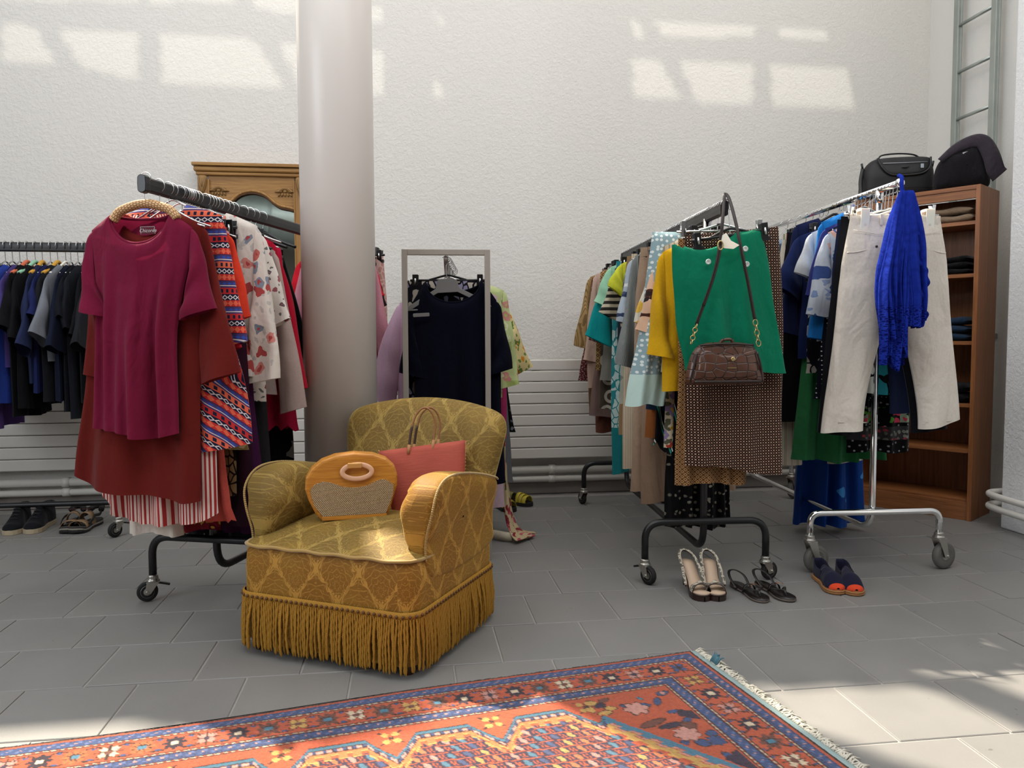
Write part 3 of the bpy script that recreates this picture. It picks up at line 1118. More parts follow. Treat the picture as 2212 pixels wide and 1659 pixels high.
fo = bpy.data.objects.new('lettering', lm)
COL.objects.link(fo)
lm.materials.append(plain('label_white', '#d9cfcf', 0.8))
fo.parent, fo.location, fo.rotation_euler = lab, (0, -0.0014, -0.006), (PI / 2, 0, 0)
for dx, dz, sx, sz in ((0, 0.0115, 0.052, 0.001), (-0.0255, 0, 0.001, 0.023), (0.0255, 0, 0.001, 0.023)):
    MB().box((dx, -0.001, dz), (sx, 0.0008, sz)).build('label_border', plain('label_white', '#d9cfcf', 0.8), lab, smooth=False)


def rattan_fn():
    u, v = uvn()
    a = frac(v / 0.011)
    b = frac(u / 0.008 + floor(v / 0.011) * 0.5)
    return {'Base Color': mix(mx(lt(a, 0.2), lt(b, 0.25)), '#d8b07c', '#7c4a2a'), 'Roughness': 0.65, 'Normal': bump(a * b, 0.5, 0.003)}


M_rattan = material('woven_rattan', rattan_fn)
loc, rot = place('L', 0.02, 2, -0.012)
hm = MB()
hm.tube(spline([(-0.115, 0, -0.040), (-0.09, 0, -0.012), (-0.04, 0, 0.006), (0, 0, 0.011), (0.04, 0, 0.006), (0.09, 0, -0.012), (0.115, 0, -0.040)], 6), 0.015, 14)
rh = hm.build('hanger', M_rattan)
rh.location, rh.rotation_euler = (loc[0], loc[1] - 0.004, RACKS['L'][3] - 0.092), (0, 0, rot)
tag(rh, 'padded hanger wrapped in woven rattan carrying the burgundy tee', 'hanger', 'hangers on the left rack')
for sx in (0,):
    MB().tube(spline([(0, 0, 0.01), (0, 0, 0.05), (0.004, 0, 0.074), (0.024, 0, 0.09), (0.02, 0, 0.108), (0, 0, 0.112), (-0.018, 0, 0.10)], 5), 0.0018, 6).build('hook', M_wire, rh)

garment('L', 0.075, 'tunic', 'dress', 'long rust red tunic with wide half sleeves behind the burgundy tee', c_rust, 0.955, [(0, 0.20), (0.2, 0.205), (1, 0.238)], t=0.030, slope=0.05,
        neck=(0.09, 0.08, 0.02), fold=(0.016, 2.2), sl=(81, 0.50, 0.11, 0.076), drop=0.105, off=-0.02, cx=[(0, 0), (0.4, -0.03), (1, -0.075)], hem=lambda s: 0.11 * np.clip(np.abs(s) - 0.72, 0, 1) ** 1.4 * 4 * 0.28 - 0.035 * s, yaw=1, res=(48, 50))
garment('L', 0.125, 'striped_shirt', 'shirt', 'red and white striped long shirt hanging behind the rust tunic', cloth('red_white_stripe', '', P_stripe('#e6d2c6', '#a83434', 0.0125, 0.48), trans=0.15, wr=0.8), 1.055,
        [(0, 0.19), (0.25, 0.20), (1, 0.235)], t=0.024, neck=(0.06, 0.03, 0.0), fold=(0.014, 5.0), drop=0.10, off=-0.04, cx=[(0, 0), (1, -0.015)], hem=lambda s: -0.02 + 0.07 * np.abs(s) ** 3 - 0.02 * s, res=(44, 40))
garment('L', 0.15, 'patterned_blouse', 'blouse', 'red navy and white ethnic patterned blouse with flared right side', cloth('ethnic_print', '', P_ethnic, wr=0.8), 0.83,
        [(0, 0.205), (0.4, 0.19), (0.7, 0.25), (1, 0.262)], t=0.035, slope=0.04, neck=(0.07, 0.07, 0.02), fold=(0.014, 3.0), sl=(78, 0.44, 0.07, 0.075), drop=0.07, off=-0.012, cx=[(0, 0.01), (1, 0.04)], hem=lambda s: 0.045 * s - 0.03, res=(50, 50))
garment('L', 0.20, 'cream_skirt', 'skirt', 'cream white skirt with its hem lowest under the striped shirt', cloth('cream_cotton', '#e8ddd0', trans=0.15, wr=0.6), 1.10, [(0, 0.10), (0.2, 0.11), (1, 0.112)], t=0.03, neck=None, fold=(0.008, 3.0), drop=0.13, off=-0.115, hang='clip')
garment('L', 0.2, 'coral_dress', 'dress', 'coral dress with scalloped hem right of the striped shirt', cloth('coral_linen', '#c9574c', wr=1.2, trans=0.15), 1.07, [(0, 0.16), (0.35, 0.14), (0.85, 0.125), (1, 0.165)], t=0.03, fold=(0.012, 3.0), drop=0.1, off=0.03, hem=lambda s: 0.006 * np.cos(40 * s))
garment('L', 0.19, 'red_jacket', 'jacket', 'bright red jacket squeezed behind the ethnic patterned blouse', cloth('red_wool', '#b5202f', wr=0.7), 0.62, [(0, 0.2), (0.3, 0.19), (1, 0.19)], t=0.028, sl=(80, 0.45, 0.07, 0.06), drop=0.075, off=-0.035)
garment('L', 0.24, 'printed_scarf_skirt', 'skirt', 'dark red printed skirt with magenta striped edge below the coral dress', cloth('scarf_print', '', P_floral('#7c1d2c', ['#a8862f', '#5a1020', '#c9a04a'], 0.05, 0.3), wr=0.6), 1.09, [(0, 0.09), (0.3, 0.1), (1, 0.105)], t=0.025, neck=None, drop=0.13, off=0.0, hang='clip')
garment('L', 0.225, 'rose_skirt', 'skirt', 'dusty rose skirt hem at the left below the rust tunic', cloth('rose_cotton', '#a95058', wr=0.6), 1.07, [(0, 0.08), (0.3, 0.09), (1, 0.08)], t=0.025, neck=None, drop=0.13, off=-0.16, hang='clip')
garment('L', 0.215, 'orange_top', 'shirt', 'orange red top with loose short sleeve on the left rack', cloth('orange_red', '#e0432c', trans=0.25, wr=0.7), 0.55, [(0, 0.19), (0.3, 0.18), (1, 0.18)], t=0.028, sl=(78, 0.30, 0.085, 0.075), drop=0.12, off=0.0)
garment('L', 0.232, 'pink_blouse', 'blouse', 'pale pink sleeveless blouse beside the orange red top', cloth('pale_pink', '#d9a3a4', trans=0.2), 0.6, [(0, 0.18), (0.3, 0.18), (1, 0.18)], t=0.022, drop=0.11, hang='white')
garment('L', 0.245, 'olive_lace_top', 'blouse', 'olive cream lace trimmed top showing its hem below', cloth('olive_lace', '', P_leaf('#8a7a4c', '#c0b083', 0.02), wr=0.6), 0.80, [(0, 0.16), (0.3, 0.17), (1, 0.225)], t=0.022, drop=0.12)
garment('L', 0.255, 'tapestry_skirt', 'skirt', 'dark brown tapestry print skirt above the purple hem', cloth('tapestry', '', P_leaf('#1c1412', '#8d7450', 0.022, 0.1), wr=0.5), 0.96, [(0, 0.14), (0.3, 0.16), (1, 0.165)], t=0.022, neck=None, drop=0.13, hang='clip')
garment('L', 0.275, 'maroon_dress', 'dress', 'plain maroon long sleeved dress left of the white floral blouse', cloth('maroon_jersey', '#711823', wr=0.6, trans=0.12), 0.83, [(0, 0.195), (0.3, 0.19), (1, 0.20)], t=0.034, sl=(80, 0.34, 0.075, 0.075), drop=0.115, fold=(0.012, 3), off=-0.05)
garment('L', 0.298, 'plum_skirt', 'skirt', 'very dark plum skirt reaching low behind the coral dress', cloth('plum_dark', '#2a0d1d', wr=0.6, trans=0.03), 1.08, [(0, 0.16), (0.3, 0.19), (1, 0.22)], t=0.03, neck=None, drop=0.13, hang='clip')
garment('L', 0.345, 'white_floral_blouse', 'blouse', 'white long sleeved blouse with pale red and blue flowers', cloth('white_floral', '', P_floral('#e6dcd2', ['#c96f66', '#8b95a5', '#d98f84', '#b9504e'], 0.055, 0.36, 0.40, '#c9c3be'), trans=0.22, wr=0.8), 0.60, [(0, 0.195), (0.3, 0.195), (1, 0.20)], t=0.045, slope=0.05,
        sl=(84, 0.56, 0.088, 0.062, 4), drop=0.07, off=0.03, fold=(0.012, 3), res=(34, 34))
garment('L', 0.368, 'purple_dress', 'dress', 'long deep purple dress hanging to knee height beside the armchair', cloth('purple_crepe', '#3a1136', wr=0.8, trans=0.05), 1.14, [(0, 0.17), (0.3, 0.17), (1, 0.22)], t=0.034, fold=(0.018, 4), drop=0.11)
garment('L', 0.385, 'red_shirt', 'shirt', 'scarlet shirt with pointed short sleeve behind the white floral blouse', cloth('scarlet', '#c21a28', wr=0.5, trans=0.2), 0.55, [(0, 0.18), (0.3, 0.18), (1, 0.18)], t=0.028, sl=(70, 0.19, 0.075, 0.08), drop=0.12, off=-0.035)
garment('L', 0.405, 'maroon_lace_top', 'blouse', 'maroon top with cream lace hem under the scarlet shirt', cloth('maroon_cotton', '#6a1a26', wr=0.5), 0.56, [(0, 0.18), (0.3, 0.18), (1, 0.19)], t=0.022, sl=(78, 0.36, 0.06, 0.065), drop=0.13, off=-0.02)
garment('L', 0.435, 'lace_cardigan', 'cardigan', 'white cardigan with dark red sprigs and a lace edge', cloth('white_sprig', '', P_floral('#ddd3ca', ['#8d4450', '#5d5a5a', '#9c5a60'], 0.042, 0.24, 0.55, '#6d6a66'), wr=0.9, trans=0.15), 0.68, [(0, 0.19), (0.3, 0.19), (1, 0.19)], t=0.036, slope=0.05, sl=(74, 0.34, 0.08, 0.085), drop=0.085)
garment('L', 0.475, 'black_velvet_coat', 'coat', 'long black velvet coat in the dark gap before the white column', cloth('black_velvet', '#0e0a0d', wr=0.6, trans=0, sheen=0.5), 1.20, [(0, 0.17), (0.3, 0.17), (1, 0.2)], t=0.036, fold=(0.014, 4), drop=0.11)
garment('L', 0.505, 'frilled_black_skirt', 'skirt', 'black skirt with small white sprigs and frilled hem near the armchair', cloth('black_sprig', '', P_floral('#0f1016', ['#7d8290', '#9a9ca6'], 0.02, 0.25, 0.4)), 1.19, [(0, 0.15), (0.3, 0.17), (1, 0.20)], t=0.034, neck=None, fold=(0.018, 7), drop=0.13, hang='clip', off=-0.03)
garment('L', 0.54, 'chiffon_blouse', 'blouse', 'grey beige chiffon blouse with long hanging sleeve', cloth('beige_chiffon', '#bda79f', wr=0.5, trans=0.3), 0.62, [(0, 0.19), (0.3, 0.18), (1, 0.18)], t=0.028, slope=0.06, sl=(81, 0.62, 0.06, 0.062, 3), drop=0.13, hang='plastic')
garment('L', 0.61, 'red_cardigan', 'cardigan', 'crimson cardigan with long sleeve just left of the column', cloth('crimson_knit', '#b3152f', wr=0.5, weave=0.006), 0.60, [(0, 0.195), (0.3, 0.19), (1, 0.18)], t=0.034, slope=0.05, sl=(72, 0.60, 0.07, 0.05, 12), drop=0.095, off=-0.05)
garment('L', 0.66, 'pink_frayed_blouse', 'blouse', 'hot pink top whose frayed hem shows below the chiffon sleeve', cloth('hot_pink', '#d4264e', trans=0.2), 0.78, [(0, 0.15), (0.3, 0.17), (1, 0.205)], t=0.025, drop=0.12, hem=lambda s: 0.012 * np.cos(23 * s))
garment('L', 0.7, 'black_print_dress', 'dress', 'black dress with grey leaf print touching the column', cloth('black_leaf_print', '', P_leaf('#0d0d0f', '#6f6c66', 0.05, 0.16), wr=0.5), 0.98, [(0, 0.17), (0.3, 0.17), (1, 0.2)], t=0.03, drop=0.11, hang='plastic', off=-0.03)
garment('L', 0.76, 'black_cardigan', 'cardigan', 'black cardigan on dark hanger at the column edge', cloth('black_knit', '#100e10', wr=0.6, trans=0), 0.62, [(0, 0.18), (0.3, 0.18), (1, 0.18)], t=0.03, sl=(76, 0.5, 0.06, 0.05), drop=0.10, hang='plastic', off=-0.09)
# the far end of that rack shows again right of the column
garment('L', 1.40, 'coral_chiffon_dress', 'dress', 'coral chiffon dress low at the right edge of the column', cloth('coral_chiffon', '#c66a66', trans=0.25), 0.98, [(0, 0.17), (0.3, 0.17), (1, 0.2)], t=0.03, drop=0.11, fold=(0.016, 4), off=0.07)
garment('L', 1.45, 'dusty_pink_shirt', 'shirt', 'dusty pink shirt with long sleeve right of the column', cloth('dusty_pink', '#c58794', trans=0.15, wr=0.5), 0.66, [(0, 0.19), (0.3, 0.18), (1, 0.18)], t=0.03, sl=(76, 0.55, 0.06, 0.05), drop=0.10, off=0.05)
garment('L', 1.52, 'red_tee', 'shirt', 'bright red tee with striped sleeve edge right of the column', cloth('bright_red', '#d01f30', trans=0.1, wr=0.6), 0.58, [(0, 0.195), (0.3, 0.18), (1, 0.18)], t=0.028, sl=(72, 0.2, 0.07, 0.07), drop=0.085)
garment('L', 1.58, 'black_tee', 'shirt', 'black tee between the red tee and the maroon skirt', cloth('black_cotton', '#141214', wr=0.6, trans=0), 0.62, [(0, 0.19), (0.3, 0.18), (1, 0.18)], t=0.028, sl=(72, 0.2, 0.07, 0.07), drop=0.13)
garment('L', 1.65, 'maroon_skirt', 'skirt', 'maroon skirt on black clips right of the column', cloth('maroon_satin', '#7a1a30', wr=0.4), 0.72, [(0, 0.17), (0.3, 0.2), (1, 0.23)], t=0.026, neck=None, drop=0.105, hang='clip')
garment('L', 1.70, 'pink_lace_skirt', 'skirt', 'pale pink lace skirt at the far end of the left rack', cloth('pink_lace', '', P_leaf('#dcb7ad', '#c08f87', 0.018, 0.1), wr=0.5), 0.62, [(0, 0.2), (0.3, 0.21), (1, 0.24)], t=0.026, neck=None, drop=0.085, hang='clip')

# ---- the rack with the green skirt, nearest first
c_green = cloth('emerald_linen', '#087354', wr=0.9, trans=0.10)
gs = garment('R', -0.02, 'green_skirt', 'skirt', 'emerald green wrap skirt with pale round buttons hanging crooked from black clips', c_green, 0.50, [(0, 0.172), (0.2, 0.186), (1, 0.198)], t=0.035, neck=None,
             fold=(0.012, 2.4), drop=0.13, off=-0.035, roll=-8.5, hang='clip', topc=lambda s: -0.045 * np.clip(1 - (s + 0.25) ** 2 * 2.2, 0, 1) - 0.01 * (s < -0.75), hem=lambda s: -0.015 - 0.035 * s, hw=0.150, res=(48, 44), seed=31)
M_pearl = plain('pearl_button', '#d9dfd8', 0.25, 0.3)
for bx, bz in ((0.085, -0.068), (0.083, -0.125), (-0.06, -0.095)):
    MB().lathe([(0.0105, 0.0), (0.0105, -0.003), (0.0085, -0.0045), (0.006, -0.003), (0.0, -0.0025)], 18, (bx, -0.0475, bz), 'y').build('button', M_pearl, gs)
garment('R', 0.035, 'brown_skirt', 'skirt', 'brown skirt with small pale diamond lattice print behind the green skirt', cloth('brown_lattice', '', P_lattice('#1c0f0b', '#7d5a49', '#c9a890', 0.0210, 0.11), wr=0.6, trans=0.05), 0.90, [(0, 0.182), (0.25, 0.195), (1, 0.193)], t=0.032, neck=None, fold=(0.010, 2.2),
        drop=0.105, off=0.045, hang='chrome_clip', roll=-1.5, topc=lambda s: 0.012 * s, hem=lambda s: -0.02 - 0.03 * s, res=(44, 40))
garment('R', 0.075, 'tan_underskirt', 'skirt', 'tan brown geometric underskirt showing below the brown lattice skirt', cloth('tan_lattice', '', P_lattice('#a07b52', '#5a3a22', '#3d2418', 0.0195, 0.20), wr=0.6), 0.955, [(0, 0.14), (0.3, 0.14), (1, 0.142)], t=0.03, neck=None, drop=0.13, off=-0.012, hang='clip')
garment('R', 0.155, 'yellow_blouse', 'shirt', 'mustard yellow top with three quarter sleeves left of the green skirt', cloth('mustard_jersey', '#d3a31a', trans=0.15, wr=0.7), 0.605, [(0, 0.185), (0.25, 0.175), (1, 0.185)], t=0.040, slope=0.05, neck=(0.07, 0.08, 0.02), sl=(79, 0.41, 0.075, 0.062, 3), drop=0.125, fold=(0.012, 2.5), off=-0.01, res=(34, 34))
garment('R', 0.175, 'beige_shirt', 'shirt', 'beige collared shirt just behind the mustard yellow top', cloth('beige_check', '', P_stripe('#b7ac98', '#8f8672', 0.02, 0.3), wr=0.6), 0.55, [(0, 0.185), (0.3, 0.18), (1, 0.18)], t=0.025, drop=0.105)
garment('R', 0.255, 'grey_tee', 'shirt', 'light grey melange tee with short sleeve right of the brown skirt', cloth('grey_melange', '#9c9996', wr=0.6), 0.58, [(0, 0.19), (0.3, 0.175), (1, 0.17)], t=0.03, sl=(72, 0.22, 0.075, 0.065), drop=0.10, off=0.03, sides=(1,))
garment('R', 0.20, 'peach_floral_blouse', 'blouse', 'peach blouse with black flower sprigs left of the mustard top', cloth('peach_floral', '', P_floral('#d9b294', ['#4a2a22', '#8d4a30', '#2c2020'], 0.045, 0.3, 0.55), trans=0.15), 0.52, [(0, 0.19), (0.3, 0.18), (1, 0.18)], t=0.03, sl=(73, 0.33, 0.07, 0.08), drop=0.12)
dsk = garment('R', 0.225, 'dotted_trousers', 'trousers', 'pale blue trousers with white dots and a mint hem band hung sideways', cloth('blue_dots', '', lambda u, v: mix(lt(v, -0.575), P_dots('#8fa8ae', '#dfe6e2', 0.021, 0.27, 0.6)(u, v), '#c3dcd4'), trans=0.18, wr=0.5), 0.70, [(0, 0.060), (0.3, 0.066), (1, 0.078)], t=0.05, neck=None, fold=(0.012, 1.4), drop=0.085, hang='clip', off=-0.155, cx=[(0, 0), (0.4, -0.03), (1, -0.085)], hw=0.055, res=(36, 34))
garment('R', 0.32, 'yellow_floral_tee', 'shirt', 'white tee with yellow flowers, sleeve tip right of the brown skirt', cloth('yellow_floral', '', P_floral('#d6cdbb', ['#d9a029', '#3a3833', '#e0b24c'], 0.05, 0.38, 0.7)), 0.55, [(0, 0.19), (0.3, 0.18), (1, 0.18)], t=0.026, sl=(74, 0.30, 0.07, 0.07), drop=0.12, off=0.02)
garment('R', 0.52, 'mustard_skirt', 'skirt', 'mustard brown skirt hem low beneath the tan underskirt', cloth('mustard_twill', '#a8722f', wr=0.7), 1.00, [(0, 0.17), (0.3, 0.18), (1, 0.16)], t=0.03, neck=None, drop=0.12, hang='clip', off=-0.02)
garment('R', 0.35, 'navy_shirt', 'shirt', 'dark navy shirt right behind the pale blue dotted skirt', cloth('dark_navy', '#1d2f45', wr=0.6, trans=0.05), 0.72, [(0, 0.2), (0.3, 0.19), (1, 0.2)], t=0.032, sl=(80, 0.5, 0.065, 0.055), drop=0.10, sides=(1,))
garment('R', 0.29, 'floral_dress', 'dress', 'cream dress with yellow and lilac flowers low behind the yellow top', cloth('cream_yellow_floral', '', P_floral('#cbbd9f', ['#b98a2c', '#8d7ba0', '#a3392f', '#c9a24a'], 0.06, 0.4, 0.75, '#5c5a48'), wr=0.6), 0.86, [(0, 0.13), (0.3, 0.13), (1, 0.14)], t=0.03, drop=0.11)
garment('R', 0.315, 'black_striped_dress', 'dress', 'black ruffled dress with thin teal and white stripes', cloth('black_teal_stripe', '', lambda u, v: mix(lt(frac((u * 1.0 + v * 0.25) / 0.055), 0.10), mix(lt(absx(frac((u + v * 0.25) / 0.055) - 0.2), 0.035), '#0d0e12', '#c9d2cc'), '#2f8a76'), wr=0.8, trans=0.03), 0.86, [(0, 0.16), (0.3, 0.15), (0.8, 0.165), (1, 0.19)], t=0.036, fold=(0.020, 4), drop=0.11, hem=lambda s: 0.03 * np.cos(14 * s))
garment('R', 0.4, 'brown_suede_skirt', 'skirt', 'rusty brown suede skirt below the pale blue dotted skirt', cloth('rust_suede', '#8a5028', wr=0.8), 0.84, [(0, 0.16), (0.3, 0.17), (1, 0.19)], t=0.03, neck=None, drop=0.12, hang='clip', hem=lambda s: -0.02 * s)
trousers('R', 0.455, 'long taupe trousers hanging lowest on the rack with the green skirt', cloth('taupe_linen', '#8d7460', wr=0.9), 1.12, 0.175, 0.19, 0.20, 0.17, drop=0.12, t=0.03)
trousers('R', 0.49, 'tan linen trousers left of the long taupe trousers', cloth('tan_linen', '#9f8670', wr=1.0), 1.07, 0.20, 0.22, 0.24, 0.17, drop=0.12, t=0.03)
garment('R', 0.43, 'black_floral_skirt', 'skirt', 'long black skirt with pale flower sprigs reaching near the floor', cloth('black_flower', '', P_floral('#0d0c0e', ['#7b7568', '#5c574e', '#8c8474'], 0.020, 0.3, 0.4)), 1.21, [(0, 0.13), (0.3, 0.14), (1, 0.145)], t=0.05, neck=None, fold=(0.022, 4), drop=0.13, hang='clip', off=0.05)
garment('R', 0.57, 'brown_linen_skirt', 'skirt', 'creased brown linen skirt hem right of the rack post', cloth('brown_linen', '#765c46', wr=1.2), 1.12, [(0, 0.12), (0.3, 0.12), (1, 0.135)], t=0.03, neck=None, drop=0.12, hang='clip', off=0.05)
garment('R', 0.58, 'charcoal_waistcoat', 'waistcoat', 'long charcoal brown waistcoat left of the pale blue dotted skirt', cloth('charcoal_brown', '#46413d', wr=0.5, trans=0.03), 0.66, [(0, 0.19), (0.3, 0.185), (1, 0.21)], t=0.03, drop=0.10, hang='plastic')
garment('R', 0.62, 'grey_knit_cardigan', 'cardigan', 'grey knitted cardigan with long sleeve and ribbed cuff', cloth('grey_knit', '#7d827f', wr=0.7, weave=0.005), 0.55, [(0, 0.195), (0.3, 0.19), (1, 0.19)], t=0.032, sl=(81, 0.50, 0.062, 0.05), drop=0.095, hang='chrome_clip' if False else 'wire')
garment('R', 0.66, 'black_dotted_blouse', 'blouse', 'white blouse with black dots between grey cardigan and waistcoat', cloth('white_black_dots', '', P_dots('#c9c8c2', '#26262a', 0.022, 0.33, 0.8)), 0.50, [(0, 0.185), (0.3, 0.18), (1, 0.19)], t=0.025, drop=0.11)
garment('R', 0.69, 'dark_dotted_dress', 'dress', 'black dress with ivory spots seen low behind cream trousers', cloth('black_spots', '', P_dots('#17140f', '#b9ac94', 0.03, 0.3, 0.9)), 0.86, [(0, 0.16), (0.3, 0.16), (1, 0.17)], t=0.028, drop=0.11)
garment('R', 0.71, 'blue_floral_shirt', 'shirt', 'pale blue shirt with small navy flowers on the middle right rack', cloth('blue_small_floral', '', P_floral('#a9b4bd', ['#4a5570', '#e0e0dc', '#35405c'], 0.03, 0.33, 0.7)), 0.55, [(0, 0.19), (0.3, 0.185), (1, 0.185)], t=0.026, sl=(80, 0.30, 0.06, 0.06), drop=0.10)
trousers('R', 0.75, 'cream striped trousers left of the tan linen trousers', cloth('cream_stripe', '', P_stripe('#c9b8a0', '#b7a48b', 0.01, 0.4), wr=0.7), 1.02, 0.18, 0.20, 0.225, 0.15, drop=0.12, t=0.026)
garment('R', 0.80, 'grey_floral_dress', 'dress', 'sage grey dress with sketchy dark flowers', cloth('sage_floral', '', P_floral('#a3a493', ['#54584f', '#6f7468', '#3f443f'], 0.09, 0.42, 0.7, '#7d8175'), wr=0.9), 0.70, [(0, 0.18), (0.3, 0.19), (1, 0.23)], t=0.034, drop=0.13, sl=(80, 0.2, 0.06, 0.06))
trousers('R', 0.85, 'khaki brown trousers beneath the sage floral dress', cloth('khaki_brown', '#8d7354', wr=0.7), 0.86, 0.18, 0.20, 0.215, 0.15, drop=0.12, t=0.026)
garment('R', 0.90, 'lime_blouse', 'shirt', 'lime yellow top with cap sleeve', cloth('lime', '#c9cc3c', trans=0.15, wr=0.6), 0.45, [(0, 0.2), (0.3, 0.185), (1, 0.18)], t=0.028, sl=(62, 0.13, 0.065, 0.075), drop=0.105, hang='colour', tint='#b5271f')
garment('R', 0.97, 'striped_tee', 'shirt', 'black and cream striped tee', cloth('black_cream_stripe', '', P_stripe('#b9ae98', '#2b2824', 0.032, 0.5, 'v')), 0.50, [(0, 0.2), (0.3, 0.185), (1, 0.18)], t=0.028, sl=(68, 0.24, 0.065, 0.065), drop=0.12)
garment('R', 1.05, 'slate_vest', 'waistcoat', 'dark slate vest between striped tee and mint tee', cloth('dark_slate', '#2c3440', wr=0.6), 0.52, [(0, 0.2), (0.3, 0.18), (1, 0.18)], t=0.026, drop=0.115)
trousers('R', 1.10, 'teal trousers with white leaf print on the upper legs', cloth('teal_print', '', lambda u, v: mix(gt(v, -0.86), '#1f7c80', P_leaf('#2a8288', '#b9cfca', 0.024, 0.08)(u, v))), 1.10, 0.18, 0.20, 0.205, 0.10, drop=0.12, t=0.024)
garment('R', 1.14, 'mint_tee', 'shirt', 'mint green tee with two layered short sleeves', cloth('mint', '#9fd0b0', trans=0.15, wr=0.6), 0.56, [(0, 0.205), (0.3, 0.19), (1, 0.19)], t=0.030, sl=(66, 0.20, 0.07, 0.07), drop=0.10, hang='plastic')
garment('R', 1.18, 'teal_tee', 'shirt', 'turquoise teal tee with wide drooping sleeve', cloth('teal_jersey', '#14979a', trans=0.12, wr=0.7), 0.52, [(0, 0.20), (0.3, 0.19), (1, 0.18)], t=0.034, sl=(66, 0.36, 0.075, 0.085), drop=0.12)
garment('R', 1.27, 'stone_grey_skirt', 'skirt', 'stone grey skirt left of the khaki brown trousers', cloth('stone_grey', '#8d8a82', wr=0.7), 0.62, [(0, 0.18), (0.3, 0.2), (1, 0.225)], t=0.03, neck=None, drop=0.12, hang='clip')
garment('R', 1.32, 'circle_print_skirt', 'skirt', 'dark taupe skirt with large pale rings', cloth('ring_print', '', lambda u, v: mix(lt(absx(voro(vec(u / 0.09, v / 0.09), 1.0, rnd=0.3)[0] - 0.32), 0.09), '#4a4238', '#b9b0a0')), 0.78, [(0, 0.18), (0.3, 0.2), (1, 0.235)], t=0.03, neck=None, drop=0.12, hang='clip')
garment('R', 1.37, 'dark_red_print_top', 'blouse', 'dark red speckled blouse under the teal sleeve', cloth('dark_red_speckle', '', P_dots('#4a2320', '#9c7a6c', 0.008, 0.3, 0.9)), 0.50, [(0, 0.19), (0.3, 0.19), (1, 0.225)], t=0.028, sl=(76, 0.36, 0.06, 0.06), drop=0.13)
garment('R', 1.43, 'macrame_vest', 'waistcoat', 'brown knotted macrame vest with loose fringes', cloth('macrame', '', P_lattice('#5d452c', '#a58455', '#c09c68', 0.03, 0.34), wr=1.2), 0.60, [(0, 0.2), (0.3, 0.21), (1, 0.225)], t=0.034, drop=0.10, fold=(0.018, 5))
garment('R', 1.48, 'mauve_skirt', 'skirt', 'mauve brown skirt hem above the far left caster', cloth('mauve_brown', '#7d6660', wr=0.8), 0.84, [(0, 0.18), (0.3, 0.2), (1, 0.25)], t=0.036, neck=None, drop=0.12, hang='clip')
trousers('R', 1.54, 'dark rust trousers with gathered cuffs behind the mauve skirt', cloth('dark_rust', '#6a4034', wr=1.0), 0.93, 0.17, 0.2, 0.205, 0.12, drop=0.12, t=0.03)
garment('R', 1.6, 'blush_shirt', 'shirt', 'blush pink long shirt near the wall end of the rack', cloth('blush_cotton', '#c3a797', wr=0.7, trans=0.1), 0.70, [(0, 0.2), (0.3, 0.215), (1, 0.25)], t=0.034, sl=(80, 0.50, 0.06, 0.055), drop=0.10)
garment('R', 1.65, 'brown_jacket', 'jacket', 'brown suede jacket seen low near the wall end of the rack', cloth('brown_suede', '#6f553f', wr=0.9), 0.86, [(0, 0.2), (0.3, 0.2), (1, 0.235)], t=0.034, drop=0.11)
garment('R', 1.69, 'maroon_print_dress', 'dress', 'maroon dress with tiny print behind the blush shirt', cloth('maroon_tiny_print', '', P_dots('#5a2a2c', '#a3837c', 0.012, 0.25, 0.9)), 0.66, [(0, 0.2), (0.3, 0.22), (1, 0.28)], t=0.03, drop=0.11)
garment('R', 1.72, 'ribbed_sweater', 'sweater', 'tan ribbed sweater with long sleeve at the wall end of the rack', cloth('tan_rib', '', P_stripe('#a98a5c', '#7d6440', 0.009, 0.35)), 0.50, [(0, 0.21), (0.3, 0.2), (1, 0.19)], t=0.034, sl=(76, 0.42, 0.07, 0.05), drop=0.105)

# ---- chrome rack, nearest first
c_white = cloth('off_white_twill', '#d9d0c4', wr=0.9, trans=0.10)
wt = trousers('C', 0.025, 'off white jeans on white clips behind the royal blue scarf', c_white, 0.855, 0.188, 0.222, 0.288, 0.172, 0.25, t=0.034, drop=0.135, off=0.0, hang='wclip', fold=(0.008, 2.2), res=(40, 80), hw=0.158, hem=lambda sd, q: 0.0 + 0.03 * sd * q)
M_rivet = plain('dark_rivet', '#5d564e', 0.35, 0.9)
for sx in (-1, 1):
    pk = []
    for k in range(14):
        t = k / 13
        xx = 0.098 + 0.108 * t
        zz = -0.125 - 0.022 * math.sin(t * 1.7)
        pk.append((sx * xx, -0.0345 * max(0.18, (1 - (xx / 0.21) ** 3.5)) ** 0.5 - 0.001, zz))
    MB().tube(pk, 0.0022, 6).build('pocket_seam', c_white, wt)
    MB().lathe([(0.005, 0), (0.005, -0.003), (0.0, -0.0035)], 12, (sx * 0.098, -0.037, -0.124), 'y').build('rivet', M_rivet, wt)
    for k in range(2):
        MB().box((sx * (0.07 + 0.065 * k), -0.022 + 0.006 * k, -0.016), (0.011, 0.004, 0.044)).build('belt_loop', c_white, wt, smooth=False, bevel=0.001)
    MB().tube([(sx * 0.004, -0.037, -0.05), (sx * 0.02, -0.037, -0.07), (sx * 0.10, -0.036, -0.075), (sx * 0.185, -0.022, -0.058)], 0.0014, 6).build('yoke_seam', c_white, wt)
    MB().tube([(sx * (0.252 - 0.15 + 0.018), -0.032, -0.83), (sx * 0.18, -0.036, -0.832), (sx * 0.238, -0.030, -0.828)], 0.0012, 6).build('hem_seam', c_white, wt)
MB().tube([(0, -0.0365, -0.04), (0.0, -0.037, -0.22)], 0.0022, 6).build('fly_seam', c_white, wt)

